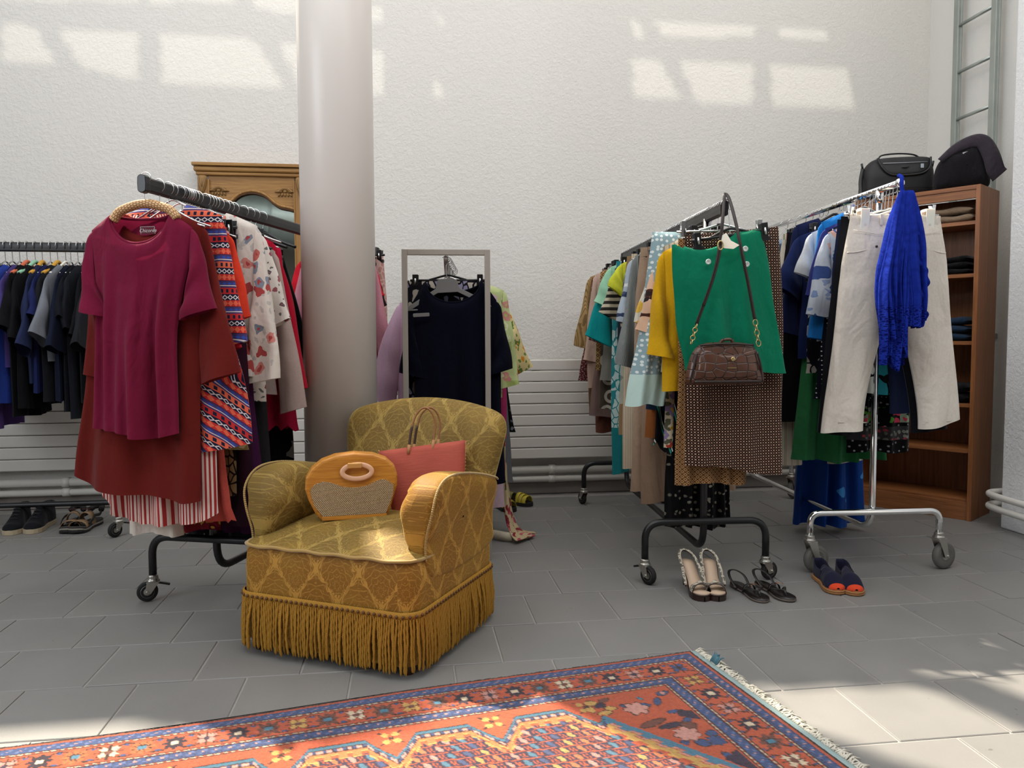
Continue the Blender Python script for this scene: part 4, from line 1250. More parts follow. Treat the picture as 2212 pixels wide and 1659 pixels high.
trousers('C', 0.085, 'black trousers hanging directly behind the off white jeans', cloth('black_trouser', '#101116', wr=0.5, trans=0), 0.885, 0.195, 0.22, 0.285, 0.165, drop=0.13, t=0.028, off=0.0)
trousers('C', 0.135, 'dark indigo jeans behind the black trousers', cloth('indigo_denim', '#1c2440', wr=0.6, trans=0), 0.80, 0.185, 0.205, 0.215, 0.16, drop=0.135, t=0.026, hang='chrome_clip')
garment('C', 0.175, 'brush_print_dress', 'dress', 'black white and teal brush print dress showing between the trouser legs', cloth('teal_brush', '', P_leaf('#15161a', '#cfd2cc', 0.05, 0.08, '#2f98a6')), 0.74, [(0, 0.16), (0.3, 0.15), (1, 0.14)], t=0.03, drop=0.12)
garment('C', 0.21, 'blue_print_blouse', 'blouse', 'white and blue printed blouse with puffed sleeve left of the jeans', cloth('blue_white_print', '', P_floral('#c3cbd8', ['#5f78ae', '#d9a99a', '#7f96c0', '#3f5590'], 0.07, 0.42, 0.75, '#8fa0c4'), trans=0.2), 0.68, [(0, 0.19), (0.3, 0.18), (1, 0.18)], t=0.04, sl=(72, 0.36, 0.085, 0.07, 14), drop=0.13)
garment('C', 0.225, 'polka_dot_dress', 'dress', 'navy dress with tiny white polka dots and a button row', cloth('navy_dots', '', P_dots('#11131f', '#c9cbd2', 0.020, 0.13)), 0.76, [(0, 0.18), (0.3, 0.18), (1, 0.225)], t=0.03, drop=0.12)
garment('C', 0.265, 'bright_blue_cardigan', 'cardigan', 'bright azure blue cardigan with long sleeve', cloth('azure_knit', '#1d6fb8', wr=0.7, trans=0.12), 0.56, [(0, 0.195), (0.3, 0.18), (1, 0.18)], t=0.036, slope=0.05, sl=(84, 0.50, 0.062, 0.05), drop=0.075)
garment('C', 0.237, 'violet_shirt', 'shirt', 'dark violet blue shirt between azure cardigan and printed blouse', cloth('violet_blue', '#2a2f6c', wr=0.6), 0.50, [(0, 0.19), (0.3, 0.18), (1, 0.18)], t=0.026, sl=(78, 0.3, 0.06, 0.06), drop=0.11)
garment('C', 0.30, 'embroidered_skirt', 'skirt', 'black skirt embroidered with a red flower and bands', cloth('embroidered', '', lambda u, v: mix(lt(absx(v + 0.845), 0.034), mix(lt(absx(v + 0.925), 0.03), P_dots('#0c0c10', '#8d9096', 0.03, 0.14, 0.9)(u, v), P_floral('#3c3a3c', ['#8d9088', '#b33a4a', '#6f736a'], 0.022, 0.33, 0.7)(u, v)), P_floral('#121114', ['#c8334f', '#8fa08a', '#57a03c', '#d2425a'], 0.055, 0.42, 0.85, '#57a03c')(u, v))), 1.01, [(0, 0.14), (0.3, 0.13), (1, 0.145)], t=0.034, neck=None, fold=(0.012, 3), drop=0.12, off=0.10, hang='clip', res=(34, 34))
garment('C', 0.335, 'white_tee', 'shirt', 'white tee with pointed short sleeve on the chrome rack', cloth('white_tee', '#c9ccd0', trans=0.15, wr=0.5), 0.52, [(0, 0.205), (0.3, 0.18), (1, 0.18)], t=0.030, sl=(70, 0.19, 0.07, 0.075), drop=0.115)
garment('C', 0.365, 'leaf_print_dress', 'dress', 'navy dress with pale round leaf print', cloth('navy_leaf', '', P_leaf('#15161f', '#9a958e', 0.034, 0.10, '#b7b0a6')), 0.67, [(0, 0.18), (0.3, 0.18), (1, 0.215)], t=0.034, drop=0.115, sl=(80, 0.22, 0.055, 0.06))
garment('C', 0.49, 'pleated_green_skirt', 'skirt', 'flared green skirt below the chrome rack', cloth('leaf_green', '#2f7446', wr=0.6), 1.075, [(0, 0.15), (0.3, 0.17), (1, 0.235)], t=0.055, neck=None, fold=(0.03, 4), drop=0.12, off=0.03, hang='clip', res=(40, 30))
garment('C', 0.47, 'navy_tee', 'shirt', 'navy tee with rolled short sleeve left of the leaf print dress', cloth('navy_jersey', '#18244f', wr=0.5, trans=0.08), 0.60, [(0, 0.205), (0.3, 0.185), (1, 0.19)], t=0.036, sl=(66, 0.25, 0.07, 0.075), drop=0.115)
garment('C', 0.53, 'navy_cardigan', 'cardigan', 'dark navy cardigan with squared shoulder', cloth('navy_wool', '#141c3f', wr=0.5), 0.60, [(0, 0.19), (0.3, 0.18), (1, 0.18)], t=0.036, slope=0.035, sl=(80, 0.50, 0.065, 0.05), drop=0.065, hang='plastic')
trousers('C', 0.64, 'wide black trousers under the navy tee', cloth('black_wide', '#0d0e14', wr=0.5, trans=0), 0.90, 0.18, 0.205, 0.215, 0.2, drop=0.12, t=0.03)
trousers('C', 0.69, 'cream trousers with thin coloured stripes reaching below the green skirt', cloth('cream_thin_stripe', '', P_stripe('#cdc3b1', '#a05a52', 0.035, 0.07, 'u', '#6f7a48')), 1.12, 0.18, 0.21, 0.25, 0.19, drop=0.12, t=0.03)
garment('C', 0.73, 'slate_shirt', 'shirt', 'slate blue shirt on black hanger behind the navy cardigan', cloth('slate_blue', '#46556f', wr=0.6), 0.58, [(0, 0.2), (0.3, 0.18), (1, 0.18)], t=0.03, sl=(78, 0.4, 0.06, 0.05), drop=0.125, hang='plastic')
garment('C', 0.80, 'blue_maxi_dress', 'dress', 'royal blue dress so long that its hem touches the floor', cloth('royal_blue', '', lambda u, v: mix(gt(noise(vec(u, v), 9.0, 1.0), 0.70), '#123c86', '#3f8ad0'), wr=0.6, trans=0.08), 1.45, [(0, 0.15), (0.3, 0.15), (0.75, 0.165), (1, 0.185)], t=0.06, fold=(0.030, 3.0), drop=0.125, off=0.13, res=(40, 44), slope=0.04)
garment('C', 0.88, 'grey_blue_top', 'shirt', 'pale grey blue top on a red hanger near the far end of the chrome rack', cloth('grey_blue', '#8698ad', wr=0.6), 0.55, [(0, 0.2), (0.3, 0.18), (1, 0.18)], t=0.03, sl=(70, 0.2, 0.07, 0.07), drop=0.11, hang='colour', tint='#c02a22')
garment('C', 1.0, 'denim_shirt', 'shirt', 'mid blue denim shirt at the far end of the chrome rack', cloth('mid_denim', '#3d5a86', wr=0.7), 0.62, [(0, 0.2), (0.3, 0.18), (1, 0.18)], t=0.03, sl=(78, 0.45, 0.06, 0.05), drop=0.11)
garment('C', 1.1, 'teal_far_top', 'blouse', 'pale teal top farthest on the chrome rack', cloth('pale_teal', '#6f9aa3', wr=0.7), 0.58, [(0, 0.2), (0.3, 0.18), (1, 0.18)], t=0.03, drop=0.11)
# spare hangers near the front of the chrome rack
hanger('C', 0.055, '', 0.135, 0.20, 'chrome_clip')['label'] = 'empty turquoise bar hanger with chrome clips above the white jeans'
hanger('C', 0.11, '', 0.155, 0.17, 'colour', tint='#cc5a18')['label'] = 'orange padded hanger between chrome clips above the white jeans'

# ---- steel frame rack
c_navy = cloth('ink_navy', '#080916', wr=0.7, trans=0.0, sheen=0.03, spec=0.05)
garment('F', 0.06, 'navy_blouse', 'shirt', 'ink navy blouse on a broad grey hanger inside the steel frame', c_navy, 0.92, [(0, 0.19), (0.25, 0.195), (1, 0.2)], t=0.036, slope=0.09, neck=(0.125, 0.095, 0.045), sl=(83, 0.32, 0.10, 0.075), drop=0.115, fold=(0.016, 3.0), off=0.028, nohang=True, band=c_navy, res=(40, 40), roll=-2)
loc, rot = place('F', 0.06)
gh = MB()
gp = [(-0.215, -0.105), (-0.205, -0.085), (-0.06, -0.012), (-0.048, 0.025), (-0.03, 0.032), (0.03, 0.032), (0.048, 0.025), (0.06, -0.012), (0.205, -0.085), (0.215, -0.105), (0.19, -0.10), (0.05, -0.03), (-0.05, -0.03), (-0.19, -0.10)]
gh.prism([(x * 0.9, z) for x, z in gp], -0.004, 0.004, 'xz')
gh.tube([(-0.18, 0, -0.10), (0.18, 0, -0.10)], 0.004, 8)
g = gh.build('hanger', M_gplastic, smooth=False, bevel=0.002)
g.location, g.rotation_euler = (loc[0], loc[1] - 0.012, RACKS['F'][3] - 0.128), (0, math.radians(-3), rot)
tag(g, 'broad grey plastic hanger carrying the ink navy blouse', 'hanger', 'hangers on the steel frame rack')
MB().tube(spline([(0, 0, 0.03), (0, 0, 0.08), (0.006, 0, 0.098), (0.02, 0, 0.115), (0.012, 0, 0.132), (0, 0, 0.135), (-0.014, 0, 0.125)], 5), 0.0019, 6).build('hook', M_wire, g)
MB().prism([(-0.035, -0.008), (0.035, -0.008), (0.037, 0.0), (0.035, 0.008), (-0.035, 0.008), (-0.037, 0.0)], -0.002, 0.002, 'xz').build('size_tag', M_gplastic, g, smooth=False, loc=(-0.12, -0.045, -0.125), bevel=0.001)
garment('F', 0.12, 'black_floral_skirt', 'skirt', 'black and ivory flower print skirt on black clips behind the navy blouse', cloth('ivory_black_print', '', P_leaf('#14121a', '#b3a99c', 0.03, 0.10, '#8d86a0')), 0.62, [(0, 0.18), (0.3, 0.19), (1, 0.19)], t=0.026, neck=None, drop=0.105, hang='clip', off=-0.008)
garment('F', 0.17, 'tan_skirt', 'skirt', 'tan skirt visible low inside the left post of the steel frame', cloth('tan_cotton', '#b58d63', wr=0.6), 0.80, [(0, 0.17), (0.3, 0.18), (1, 0.185)], t=0.024, neck=None, drop=0.13, hang='clip')
garment('F', 0.24, 'lilac_shirt', 'shirt', 'pale lilac long shirt right of the steel frame', cloth('pale_lilac', '#cdb2bd', wr=0.5, trans=0.15), 1.06, [(0, 0.195), (0.3, 0.20), (1, 0.23)], t=0.030, drop=0.125, off=0.03)
garment('F', 0.32, 'lime_floral_cardigan', 'cardigan', 'pale lime cardigan with red trimmed neck above the navy blouse', cloth('lime_floral', '', P_floral('#bfca8e', ['#c98a80', '#d8d9b0', '#a9b86c'], 0.06, 0.36, 0.6)), 0.56, [(0, 0.205), (0.3, 0.195), (1, 0.19)], t=0.032, sl=(83, 0.46, 0.06, 0.055), sides=(1,), drop=0.095, band=cloth('red_trim', '#b02a34'), off=0.055)
garment('F', 0.40, 'pink_blouse', 'blouse', 'light pink long sleeved blouse left of the steel frame', cloth('light_pink', '#d2aec6', wr=0.6, trans=0.15), 0.70, [(0, 0.195), (0.3, 0.2), (1, 0.22)], t=0.034, sl=(62, 0.5, 0.08, 0.075, 18), drop=0.15, sides=(-1,), off=-0.06)
garment('F', 0.47, 'hot_pink_blouse', 'shirt', 'hot pink top low right of the steel frame', cloth('fuchsia', '#b83a6e', wr=0.6), 0.75, [(0, 0.19), (0.3, 0.19), (1, 0.22)], t=0.028, drop=0.12, off=0.06)
garment('F', 0.53, 'grey_skirt', 'skirt', 'grey skirt hanging low right of the lilac shirt', cloth('grey_wool', '#6f7074', wr=0.6), 1.00, [(0, 0.18), (0.3, 0.2), (1, 0.25)], t=0.03, neck=None, drop=0.12, hang='clip', off=0.06)
garment('F', 0.62, 'cream_embroidered_blouse', 'blouse', 'cream blouse with orange flower embroidery on its wide sleeve', cloth('cream_embroidery', '', P_floral('#dcc890', ['#c9762a', '#5f7a3a', '#d98f2c'], 0.05, 0.34, 0.6, '#6f8a44'), trans=0.15), 0.52, [(0, 0.215), (0.3, 0.2), (1, 0.2)], t=0.04, sl=(68, 0.34, 0.085, 0.085), drop=0.165, off=0.06)
garment('F', 0.70, 'black_sprig_dress', 'dress', 'black dress with faint sprigs right of the cream embroidered blouse', cloth('black_faint_sprig', '', P_floral('#0e0e12', ['#5d5d66', '#77777f'], 0.05, 0.2, 0.4)), 0.74, [(0, 0.2), (0.3, 0.2), (1, 0.265)], t=0.036, drop=0.13, off=0.05)

# ---- rack along the back wall (left edge of the picture)
BL = [(0.02, 'light_blue_shirt', 'shirt', 'light blue shirt at the left end of the back wall rack', '#8fa3bb', 0.86), (0.07, 'navy_shirt', 'shirt', 'dark navy shirt with low pale blue shirt behind it', '#1b2238', 0.80),
      (0.115, 'pale_blue_shirt', 'shirt', 'pale blue shirt whose hem hangs lowest at the left edge', '#7d94bd', 0.93), (0.16, 'turquoise_tee', 'shirt', 'turquoise blue tee with long drooping sleeve on the back rack', '#1878a8', 0.62),
      (0.20, 'dark_blue_tee', 'shirt', 'deep blue tee beside the turquoise tee', '#1c2a68', 0.72), (0.24, 'lilac_tunic', 'shirt', 'dull purple top with the lowest pointed hem on the back rack', '#57407c', 1.00), (0.28, 'purple_navy_tee', 'shirt', 'blackish purple tee next to the dull purple top', '#231d3c', 0.68),
      (0.315, 'royal_blue_tee', 'shirt', 'royal blue tee in the middle of the back rack', '#2a3f92', 0.84), (0.35, 'violet_polo', 'shirt', 'violet polo shirt with pale sleeve edge', '#453a72', 0.62),
      (0.385, 'black_shirt', 'shirt', 'first black shirt right of the violet polo', '#121215', 0.93), (0.425, 'black_sweatshirt', 'shirt', 'thick black sweatshirt under an orange collar hanger', '#151518', 0.88), (0.46, 'slate_navy_tee', 'shirt', 'slate navy tee with wide short sleeve', '#232a48', 0.72),
      (0.50, 'ink_blue_tee', 'shirt', 'ink blue tee with white striped sleeve tip', '#1d2450', 0.78), (0.535, 'charcoal_polo', 'shirt', 'charcoal polo with long sleeve reaching furthest forward', '#1d1e22', 0.84), (0.575, 'grey_sleeve_tee', 'shirt', 'tee with light grey sleeve among black shirts', '#70747c', 0.60),
      (0.60, 'midnight_tee', 'shirt', 'midnight blue tee right of the grey sleeve', '#151a2c', 0.84), (0.635, 'black_ribbed_tee', 'shirt', 'black tee with doubled sleeve hem near the burgundy tee', '#14161d', 0.90), (0.665, 'faded_black_tee', 'shirt', 'faded black tee nearest to the burgundy tee', '#1c1e24', 0.95), (0.70, 'coal_tee', 'shirt', 'coal black tee half hidden by the burgundy tee', '#101114', 0.85), (0.74, 'dark_grey_tee', 'shirt', 'dark grey tee hidden behind the rust tunic', '#202125', 0.85)]
for i, (s, nm, ct, lb, c, L) in enumerate(BL):
    k = 'colour' if i in (9, 10, 11, 13) else ('white' if i in (0, 2, 14) else 'wire')
    tint = {9: '#c9623f', 10: '#8cc0a0', 11: '#c9942a', 13: '#c9942a'}.get(i)
    garment('B', s, nm, ct, lb, cloth('back_' + nm, c, trans=0.03, wr=0.6, sheen=0.02), L * 0.84, [(0, 0.20), (0.3, 0.205), (1, 0.215)], t=0.026, slope=0.07, sl=(64 + (i * 7) % 12, 0.22 + 0.05 * ((i * 5) % 4), 0.085, 0.08), drop=0.12 + 0.012 * ((i * 3) % 3), yaw=((i * 5) % 7 - 3) * 1.4, hang=k, tint=tint, fold=(0.012, 3.0))

# ------------------------------------------------------------------ gold armchair


def velvet_fn(pile, ground, top=False):
    pat = P_damask()

    def fn():
        u, v = uvn()
        x, y, z = obj3()
        g = pat(u, v)
        w = noise(vec(x, y, z), 6.0, 3.0)
        f = noise(vec(x, y, z), 260.0, 2.0)
        c = mix(mn(g, 1.0) * 0.80, pile, ground)
        c = mix(ss(0.35, 0.75, w) * 0.35, c, '#a5822f')
        c = mix(f * 0.25, c, '#6f5320')
        return {'Base Color': c, 'Roughness': 0.62, 'Sheen Weight': 0.40, 'Sheen Roughness': 0.35, 'Sheen Tint': H('#e8cf8a'), 'Specular IOR Level': 0.25,
                'Normal': bump((1.0 - g) * 0.8 + f * 0.25 + w * 0.3, 0.62, 0.006)}
    return fn


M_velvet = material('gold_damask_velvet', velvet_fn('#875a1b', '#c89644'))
M_velvet_top = material('gold_damask_velvet_toplit', velvet_fn('#70592a', '#ac914e', True))  # same velvet, with the top light's olive cast put into the colour
M_vpipe = plain('gold_velvet_piping', '#9c7a30', 0.6, **{'Sheen Weight': 0.6})


def cord_fn():
    u, v = uvn()
    q = sin(v * 1500.0 + u * 900.0)
    return {'Base Color': mix(ss(-1, 1, q), '#7c530d', '#bd8a22'), 'Roughness': 0.75, 'Sheen Weight': 0.0, 'Normal': bump(q, 0.3, 0.001)}


M_cord = material('twisted_gold_cord', cord_fn)
M_stud = plain('brown_knot', '#5f3c18', 0.6)
CH = empty('armchair', (-0.2705, 2.3875, 0), math.atan2(-0.487, 0.874), 'gold damask velvet armchair with long corded fringe standing on the tiles', 'armchair')


def pillow(mb, outline, T, mapf, rings=9, n=64, p=5.0, q=2.2, sides=(1, 1), p2=None, q2=None):
    """inflated shape: outline (list of 2D points, star shaped), T(a, b) thickness on each side, mapf(a, b, t) -> xyz"""
    o = spline(list(outline) + [outline[0]], 8)[:-1, :2] if len(outline[0]) == 2 and False else None
    P = np.array(outline, float)
    P3 = np.concatenate([P, np.zeros((len(P), 1))], 1)
    cl = np.concatenate([P3[-1:], P3, P3[:2]])
    out = []
    for i in range(1, len(cl) - 2):
        for k in range(6):
            t = k / 6
            a, b, c, d = cl[i - 1], cl[i], cl[i + 1], cl[i + 2]
            out.append(0.5 * ((2 * b) + (-a + c) * t + (2 * a - 5 * b + 4 * c - d) * t * t + (-a + 3 * b - 3 * c + d) * t ** 3))
    O = np.array(out)[:, :2]
    c = O.mean(0)
    rs = np.sin(np.linspace(0, PI / 2, rings))
    for sg in (1, -1):
        G = np.zeros((rings, len(O), 3))
        UV = np.zeros((rings, len(O), 2))
        for i, r in enumerate(rs):
            A = c + (O - c) * max(r, 0.02)
            h = (1 - r ** (p if sg > 0 or p2 is None else p2))
            h = max(h, 0) ** (1 / (q if sg > 0 or q2 is None else q2))
            for j in range(len(O)):
                t = T(A[j, 0], A[j, 1]) * h * (sides[0] if sg > 0 else sides[1]) * sg
                G[i, j] = mapf(A[j, 0], A[j, 1], t)
                UV[i, j] = A[j]
        mb.grid(G, UV, cv=True, flip=(sg > 0))
    return O


def rrect(hx, y0, y1, r, n=8):
    pts = []
    for cx, cy, a0 in ((hx - r, y0 + r, -90), (hx - r, y1 - r, 0), (-hx + r, y1 - r, 90), (-hx + r, y0 + r, 180)):
        for k in range(n + 1):
            a = math.radians(a0 + 90 * k / n)
            pts.append((cx + r * math.cos(a), cy + r * math.sin(a)))
    return pts


# upholstered base: front and sides
b = MB()
lev = [(0.03, -0.004), (0.05, 0.0), (0.12, 0.002), (0.2, 0.006), (0.28, 0.006), (0.33, 0.002), (0.347, -0.006)]
ring0 = rrect(0.312, 0.012, 0.60, 0.055)
per = np.concatenate([[0], np.cumsum([math.dist(a, c) for a, c in zip(ring0, ring0[1:] + ring0[:1])])])
G = np.array([[(x * (1 + d / 0.31), 0.3 + (y - 0.3) * (1 + d / 0.29), z) for x, y in ring0 + ring0[:1]] for z, d in lev])
UV = np.array([[(per[j] + 0.05, z) for j in range(len(ring0) + 1)] for z, d in lev])
b.grid(G, UV)
b.build('seat_base', M_velvet, CH)
# seat: domed top with rolled front edge
n, m = 40, 36
G = np.zeros((n, m, 3))
UV = np.zeros((n, m, 2))
for i in range(n):
    x = -0.314 + 0.628 * i / (n - 1)
    for j in range(m):
        y = 0.008 + 0.56 * j / (m - 1)
        k = (1 - abs(x / 0.33) ** 4)
        z = 0.349 + 0.062 * k * math.sin(min(1, (y - 0.008) / 0.30) * PI / 2) ** 0.8 - 0.03 * max(0, (y - 0.36)) / 0.2
        rr = max(0.0, abs(x) - 0.262) / 0.05
        yy = y + (0.055 * (1 - math.sqrt(max(0, 1 - rr * rr))) if rr > 0 else 0) * max(0, 1 - j / 6)
        G[i, j] = (x, yy, z)
        UV[i, j] = (x, y)
s_ = MB()
s_.grid(G, UV, flip=False)
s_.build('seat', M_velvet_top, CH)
lip = [(G[i, 0, 0], G[i, 0, 1] - 0.003, 0.3475 + 0.002 * math.sin(i * 0.9)) for i in range(n)]
lip = [(-0.316, 0.16, 0.345), (-0.317, 0.10, 0.346)] + lip + [(0.317, 0.10, 0.346), (0.316, 0.16, 0.345)]
MB().tube(lip, 0.0055, 8).build('piping', M_vpipe, CH)

arm_out = [(0.085, 0.30), (0.072, 0.38), (0.066, 0.45), (0.080, 0.525), (0.135, 0.570), (0.23, 0.578), (0.36, 0.560), (0.50, 0.528), (0.585, 0.495), (0.60, 0.42), (0.60, 0.33), (0.58, 0.27), (0.35, 0.25), (0.14, 0.265)]
for sd, nm in ((-1, 'arm'), (1, 'arm')):
    def T(a, z): return 0.5 * (0.050 + 0.092 * float(sm(0.30, 0.47, z))) * (1.0 if a < 0.5 else 1 - 0.2 * (a - 0.5) / 0.1)
    am = MB()

    def mp(a, z, t, sd=sd):
        Tt = T(a, z)
        xc = 0.322 - Tt + 0.030 * float(sm(0.36, 0.52, z))
        rk = 0.006 * math.sin(55 * z) * (1 if a < 0.13 else 0) * float(sm(0.33, 0.45, z))      # gathers on the rolled front
        return (sd * (xc - t - rk), a, z)
    O = pillow(am, arm_out, T, mp, 13, p=4.0, q=2.4, p2=22.0, q2=4.0)
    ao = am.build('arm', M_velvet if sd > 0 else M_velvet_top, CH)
    oy = [i for i, (a, z) in enumerate(O) if z > 0.335 and a < 0.585]
    br_ = [k for k in range(1, len(oy)) if oy[k] != oy[k - 1] + 1]
    if br_: oy = oy[br_[0]:] + oy[:br_[0]]
    cen = O.mean(0)
    pts = []
    for i in oy:
        a, z = cen + (O[i] - cen) * 0.985
        pts.append((sd * (0.318 + 0.030 * float(sm(0.36, 0.52, z))), a, z))
    sq = MB()
    sq.tube(pts, 0.0032, 6)
    for i in range(0, len(pts) - 1, 1):
        for k in (0.0, 0.5):
            p0 = np.array(pts[i]) * (1 - k) + np.array(pts[i + 1]) * k
            sq.ball(p0, 0.0044, 6, 4)
    sq.build('seam_trim', M_vpipe, CH)

bk = MB()
back_out = [(-0.275, 0.30), (-0.288, 0.45), (-0.312, 0.60), (-0.320, 0.672), (-0.295, 0.722), (-0.22, 0.748), (-0.10, 0.768), (0.01, 0.776), (0.12, 0.771), (0.23, 0.752), (0.315, 0.722), (0.342, 0.672), (0.332, 0.60), (0.305, 0.45), (0.29, 0.30), (0.1, 0.27), (-0.1, 0.27)]


def Tb(a, z): return 0.078 - 0.018 * float(sm(0.55, 0.78, z))


def mb_(a, z, t): return (a, 0.585 + 0.24 * (z - 0.36) - t, z)


pillow(bk, back_out, Tb, mb_, 12, p=5.0, q=2.3)
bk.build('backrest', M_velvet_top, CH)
# braid, knots and the corded fringe
path = []
for k in range(2): pass
line = []
r0 = rrect(0.322, 0.000, 0.60, 0.058, 10)
seq = r0[:11][::-1]                       # right corner, from side to front
front = [(x, y) for x, y in r0]
loop = r0 + [r0[0]]
cum = np.concatenate([[0], np.cumsum([math.dist(a, c) for a, c in zip(loop, loop[1:])])])


def at_len(s_):
    s_ = s_ % cum[-1]
    i = int(np.searchsorted(cum, s_, 'right')) - 1
    i = min(i, len(loop) - 2)
    t = (s_ - cum[i]) / max(1e-9, cum[i + 1] - cum[i])
    a, c = np.array(loop[i]), np.array(loop[i + 1])
    p = a + (c - a) * t
    d = (c - a) / max(1e-9, np.linalg.norm(c - a))
    return p, np.array([d[1], -d[0]])


br = MB()
ns = 160
G = np.zeros((ns, 4, 3))
for i in range(ns):
    p, nrm = at_len(cum[-1] * i / ns)
    for j, (zz, oo) in enumerate(((0.178, 0.0), (0.180, 0.006), (0.198, 0.006), (0.200, 0.0))):
        G[i, j] = (p[0] + nrm[0] * oo, p[1] + nrm[1] * oo, zz)
br.grid(G, None, cu=True)
br.build('braid', M_cord, CH)
kn = MB()
N = int(cum[-1] / 0.0185)
for i in range(N):
    p, nrm = at_len(cum[-1] * i / N)
    kn.ball((p[0] + nrm[0] * 0.007, p[1] + nrm[1] * 0.007, 0.189), 0.0052, 8, 5)
ko = kn.build('knot_row', M_stud, CH)
ko['kind'] = 'stuff'
rg = np.random.RandomState(3)
fg = MB()
N = int(cum[-1] / 0.0078)
th = np.arange(8) * 2 * PI / 8
for i in range(N):
    s0 = cum[-1] * i / N
    p, nrm = at_len(s0)
    if p[1] > 0.52 and abs(p[0]) < 0.28: continue
    corner = float(np.exp(-((p[0] - 0.27) / 0.02) ** 2)) if p[1] < 0.03 else 0
    zb = 0.016 + rg.rand() * 0.012
    tang = np.array([-nrm[1], nrm[0]])
    sway = rg.randn() * 0.0022
    out_ = 0.004 + rg.rand() * 0.007 + 0.012 * (1 if rg.rand() < 0.05 else 0)
    nr = 22
    ring = np.zeros((nr, 8, 3))
    for k in range(nr):
        t = k / (nr - 1)
        z = 0.182 + (zb - 0.182) * t
        c = p + nrm * (0.004 + out_ * math.sin(t * 2.2)) + tang * (sway * t * 2 + 0.0012 * math.sin(9 * t + i))
        rad = 0.0036 * (1 + 0.22 * np.cos(2 * (th - t * 21 - i))) * (1.0 if k < nr - 1 else 0.45)
        ring[k, :, 0] = c[0] + rad * np.cos(th)
        ring[k, :, 1] = c[1] + rad * np.sin(th)
        ring[k, :, 2] = z
    fg.grid(ring, np.stack(np.broadcast_arrays(th[None, :] * 0.0036, ring[..., 2]), -1), cv=True, flip=False)
fo_ = fg.build('fringe', M_cord, CH)
fo_['kind'] = 'stuff'
for x in (-0.27, 0.27):
    for y in (0.05, 0.55):
        MB().lathe([(0.018, 0.0), (0.024, 0.05)], 12, (x, y, 0)).build('foot', plain('dark_beech', '#4a2c18', 0.5), CH)

# ------------------------------------------------------------------ the two bags on the armchair
M_honey = wood('honey_stained_raffia', '#a8681c', '#c98a30', 2.0, 0.5, 'x')


def wicker_fn():
    u, v = uvn()
    a, bb = u / 0.0062, v / 0.0040
    chk = frac(floor(bb) * 0.5 + a)
    s1 = absx(sin(chk * PI))
    s2 = absx(sin(frac(bb) * PI))
    h = s1 * s2
    return {'Base Color': mix(ss(0.1, 0.75, h), '#7f6442', mix(noise(vec(u, v), 60.0, 2.0), '#d9b684', '#ead2a8')), 'Roughness': 0.6, 'Normal': bump(h, 0.9, 0.004)}


M_wicker = material('woven_cane', wicker_fn)
purse = empty('handbag', (-0.182, 2.630, 0.402), 0.10, 'honey coloured bag with woven cane panel and ring handle on the armchair seat', 'bag')
U = 0.000342


def pz(pts): return [((x - 640) * U, (1160 - z) * U) for x, z in pts]


half = [(325, 1160), (262, 1080), (205, 960), (172, 850), (180, 740), (235, 650), (330, 575), (460, 530), (640, 512)]
right_half = [(1280 - x, z) for x, z in half[:-1]][::-1]
body = pz(half + [(820, 530), (945, 578), (1025, 655), (1052, 745), (1048, 850), (1010, 960), (975, 1080), (930, 1160)])
pm = MB()
pm.prism(body, -0.034, 0.034, 'xz')
pm.build('body', M_honey, purse, smooth=False, bevel=0.010, seg=3)
wk = MB()
panel = pz([(255, 1000), (228, 900), (225, 840), (270, 795), (340, 775), (420, 790), (520, 832), (640, 848), (760, 832), (850, 790), (910, 775), (960, 795), (1010, 835), (1005, 920), (975, 1010), (930, 1110), (330, 1110)])
wk.prism(panel, -0.0375, -0.030, 'xz')
wk.build('woven_panel', M_wicker, purse, smooth=False)
MB().box((-0.002, -0.0355, 0.009), (0.21, 0.004, 0.014)).build('bottom_strip', M_honey, purse, smooth=False, bevel=0.0015)
rg_ = [(((662 - 640) * U) + 0.0475 * math.cos(a), -0.0425, (1160 - 690) * U + 0.0235 * math.sin(a)) for a in np.arange(36) * 2 * PI / 36]
MB().tube(rg_, 0.0085, 10, closed=True, flat=(0.38, (0, 1, 0))).build('ring_handle', plain('pale_bamboo', '#d9a987', 0.35), purse)
MB().box(((640 - 640) * U, -0.045, (1160 - 628) * U), (0.046, 0.012, 0.018)).build('handle_loop', plain('tan_raffia', '#c08a48', 0.6, bumps=(120, 0.3, 0.003)), purse, smooth=False, bevel=0.003)


def raffia_fn():
    u, v = uvn()
    a, bb = sin(u * 2200.0), sin(v * 2600.0)
    x, y, z = obj3()
    n_ = noise(vec(x * 9.0, y, z * 120.0), 2.0, 3.0)
    return {'Base Color': mix(n_, '#a03e30', '#c25a45'), 'Roughness': 0.65, 'Normal': bump(a * bb * 0.3 + n_, 0.5, 0.003)}


M_raffia = material('coral_raffia', raffia_fn)
tote = empty('tote_bag', (0.066, 2.705, 0.392), 0.02, 'coral red woven tote bag with thin cane handles leaning in the armchair', 'bag')
tote.rotation_euler = (math.radians(-7), math.radians(-4.5), 0.02)
tb_ = MB()
G1, G2 = np.zeros((18, 16, 3)), np.zeros((18, 16, 3))
UV = np.zeros((18, 16, 2))
for i in range(18):
    a = -1 + 2 * i / 17
    for j in range(16):
        t = j / 15
        hw_ = 0.122 + 0.030 * t
        d = 0.030 * (1 - t) ** 0.6 * (1 - abs(a) ** 4) ** 0.5 + 0.006 * (1 - a * a) * t
        zz = 0.235 * t + 0.004 * a * t
        G1[i, j] = (a * hw_, -d - 0.003 + 0.003 * math.sin(5 * a + 3 * t), zz)
        G2[i, j] = (a * hw_, d + 0.003 + 0.003 * math.sin(5 * a + 3 * t), zz)
        UV[i, j] = (a * hw_, zz)
tb_.grid(G1, UV)
tb_.grid(G2, UV, flip=True)
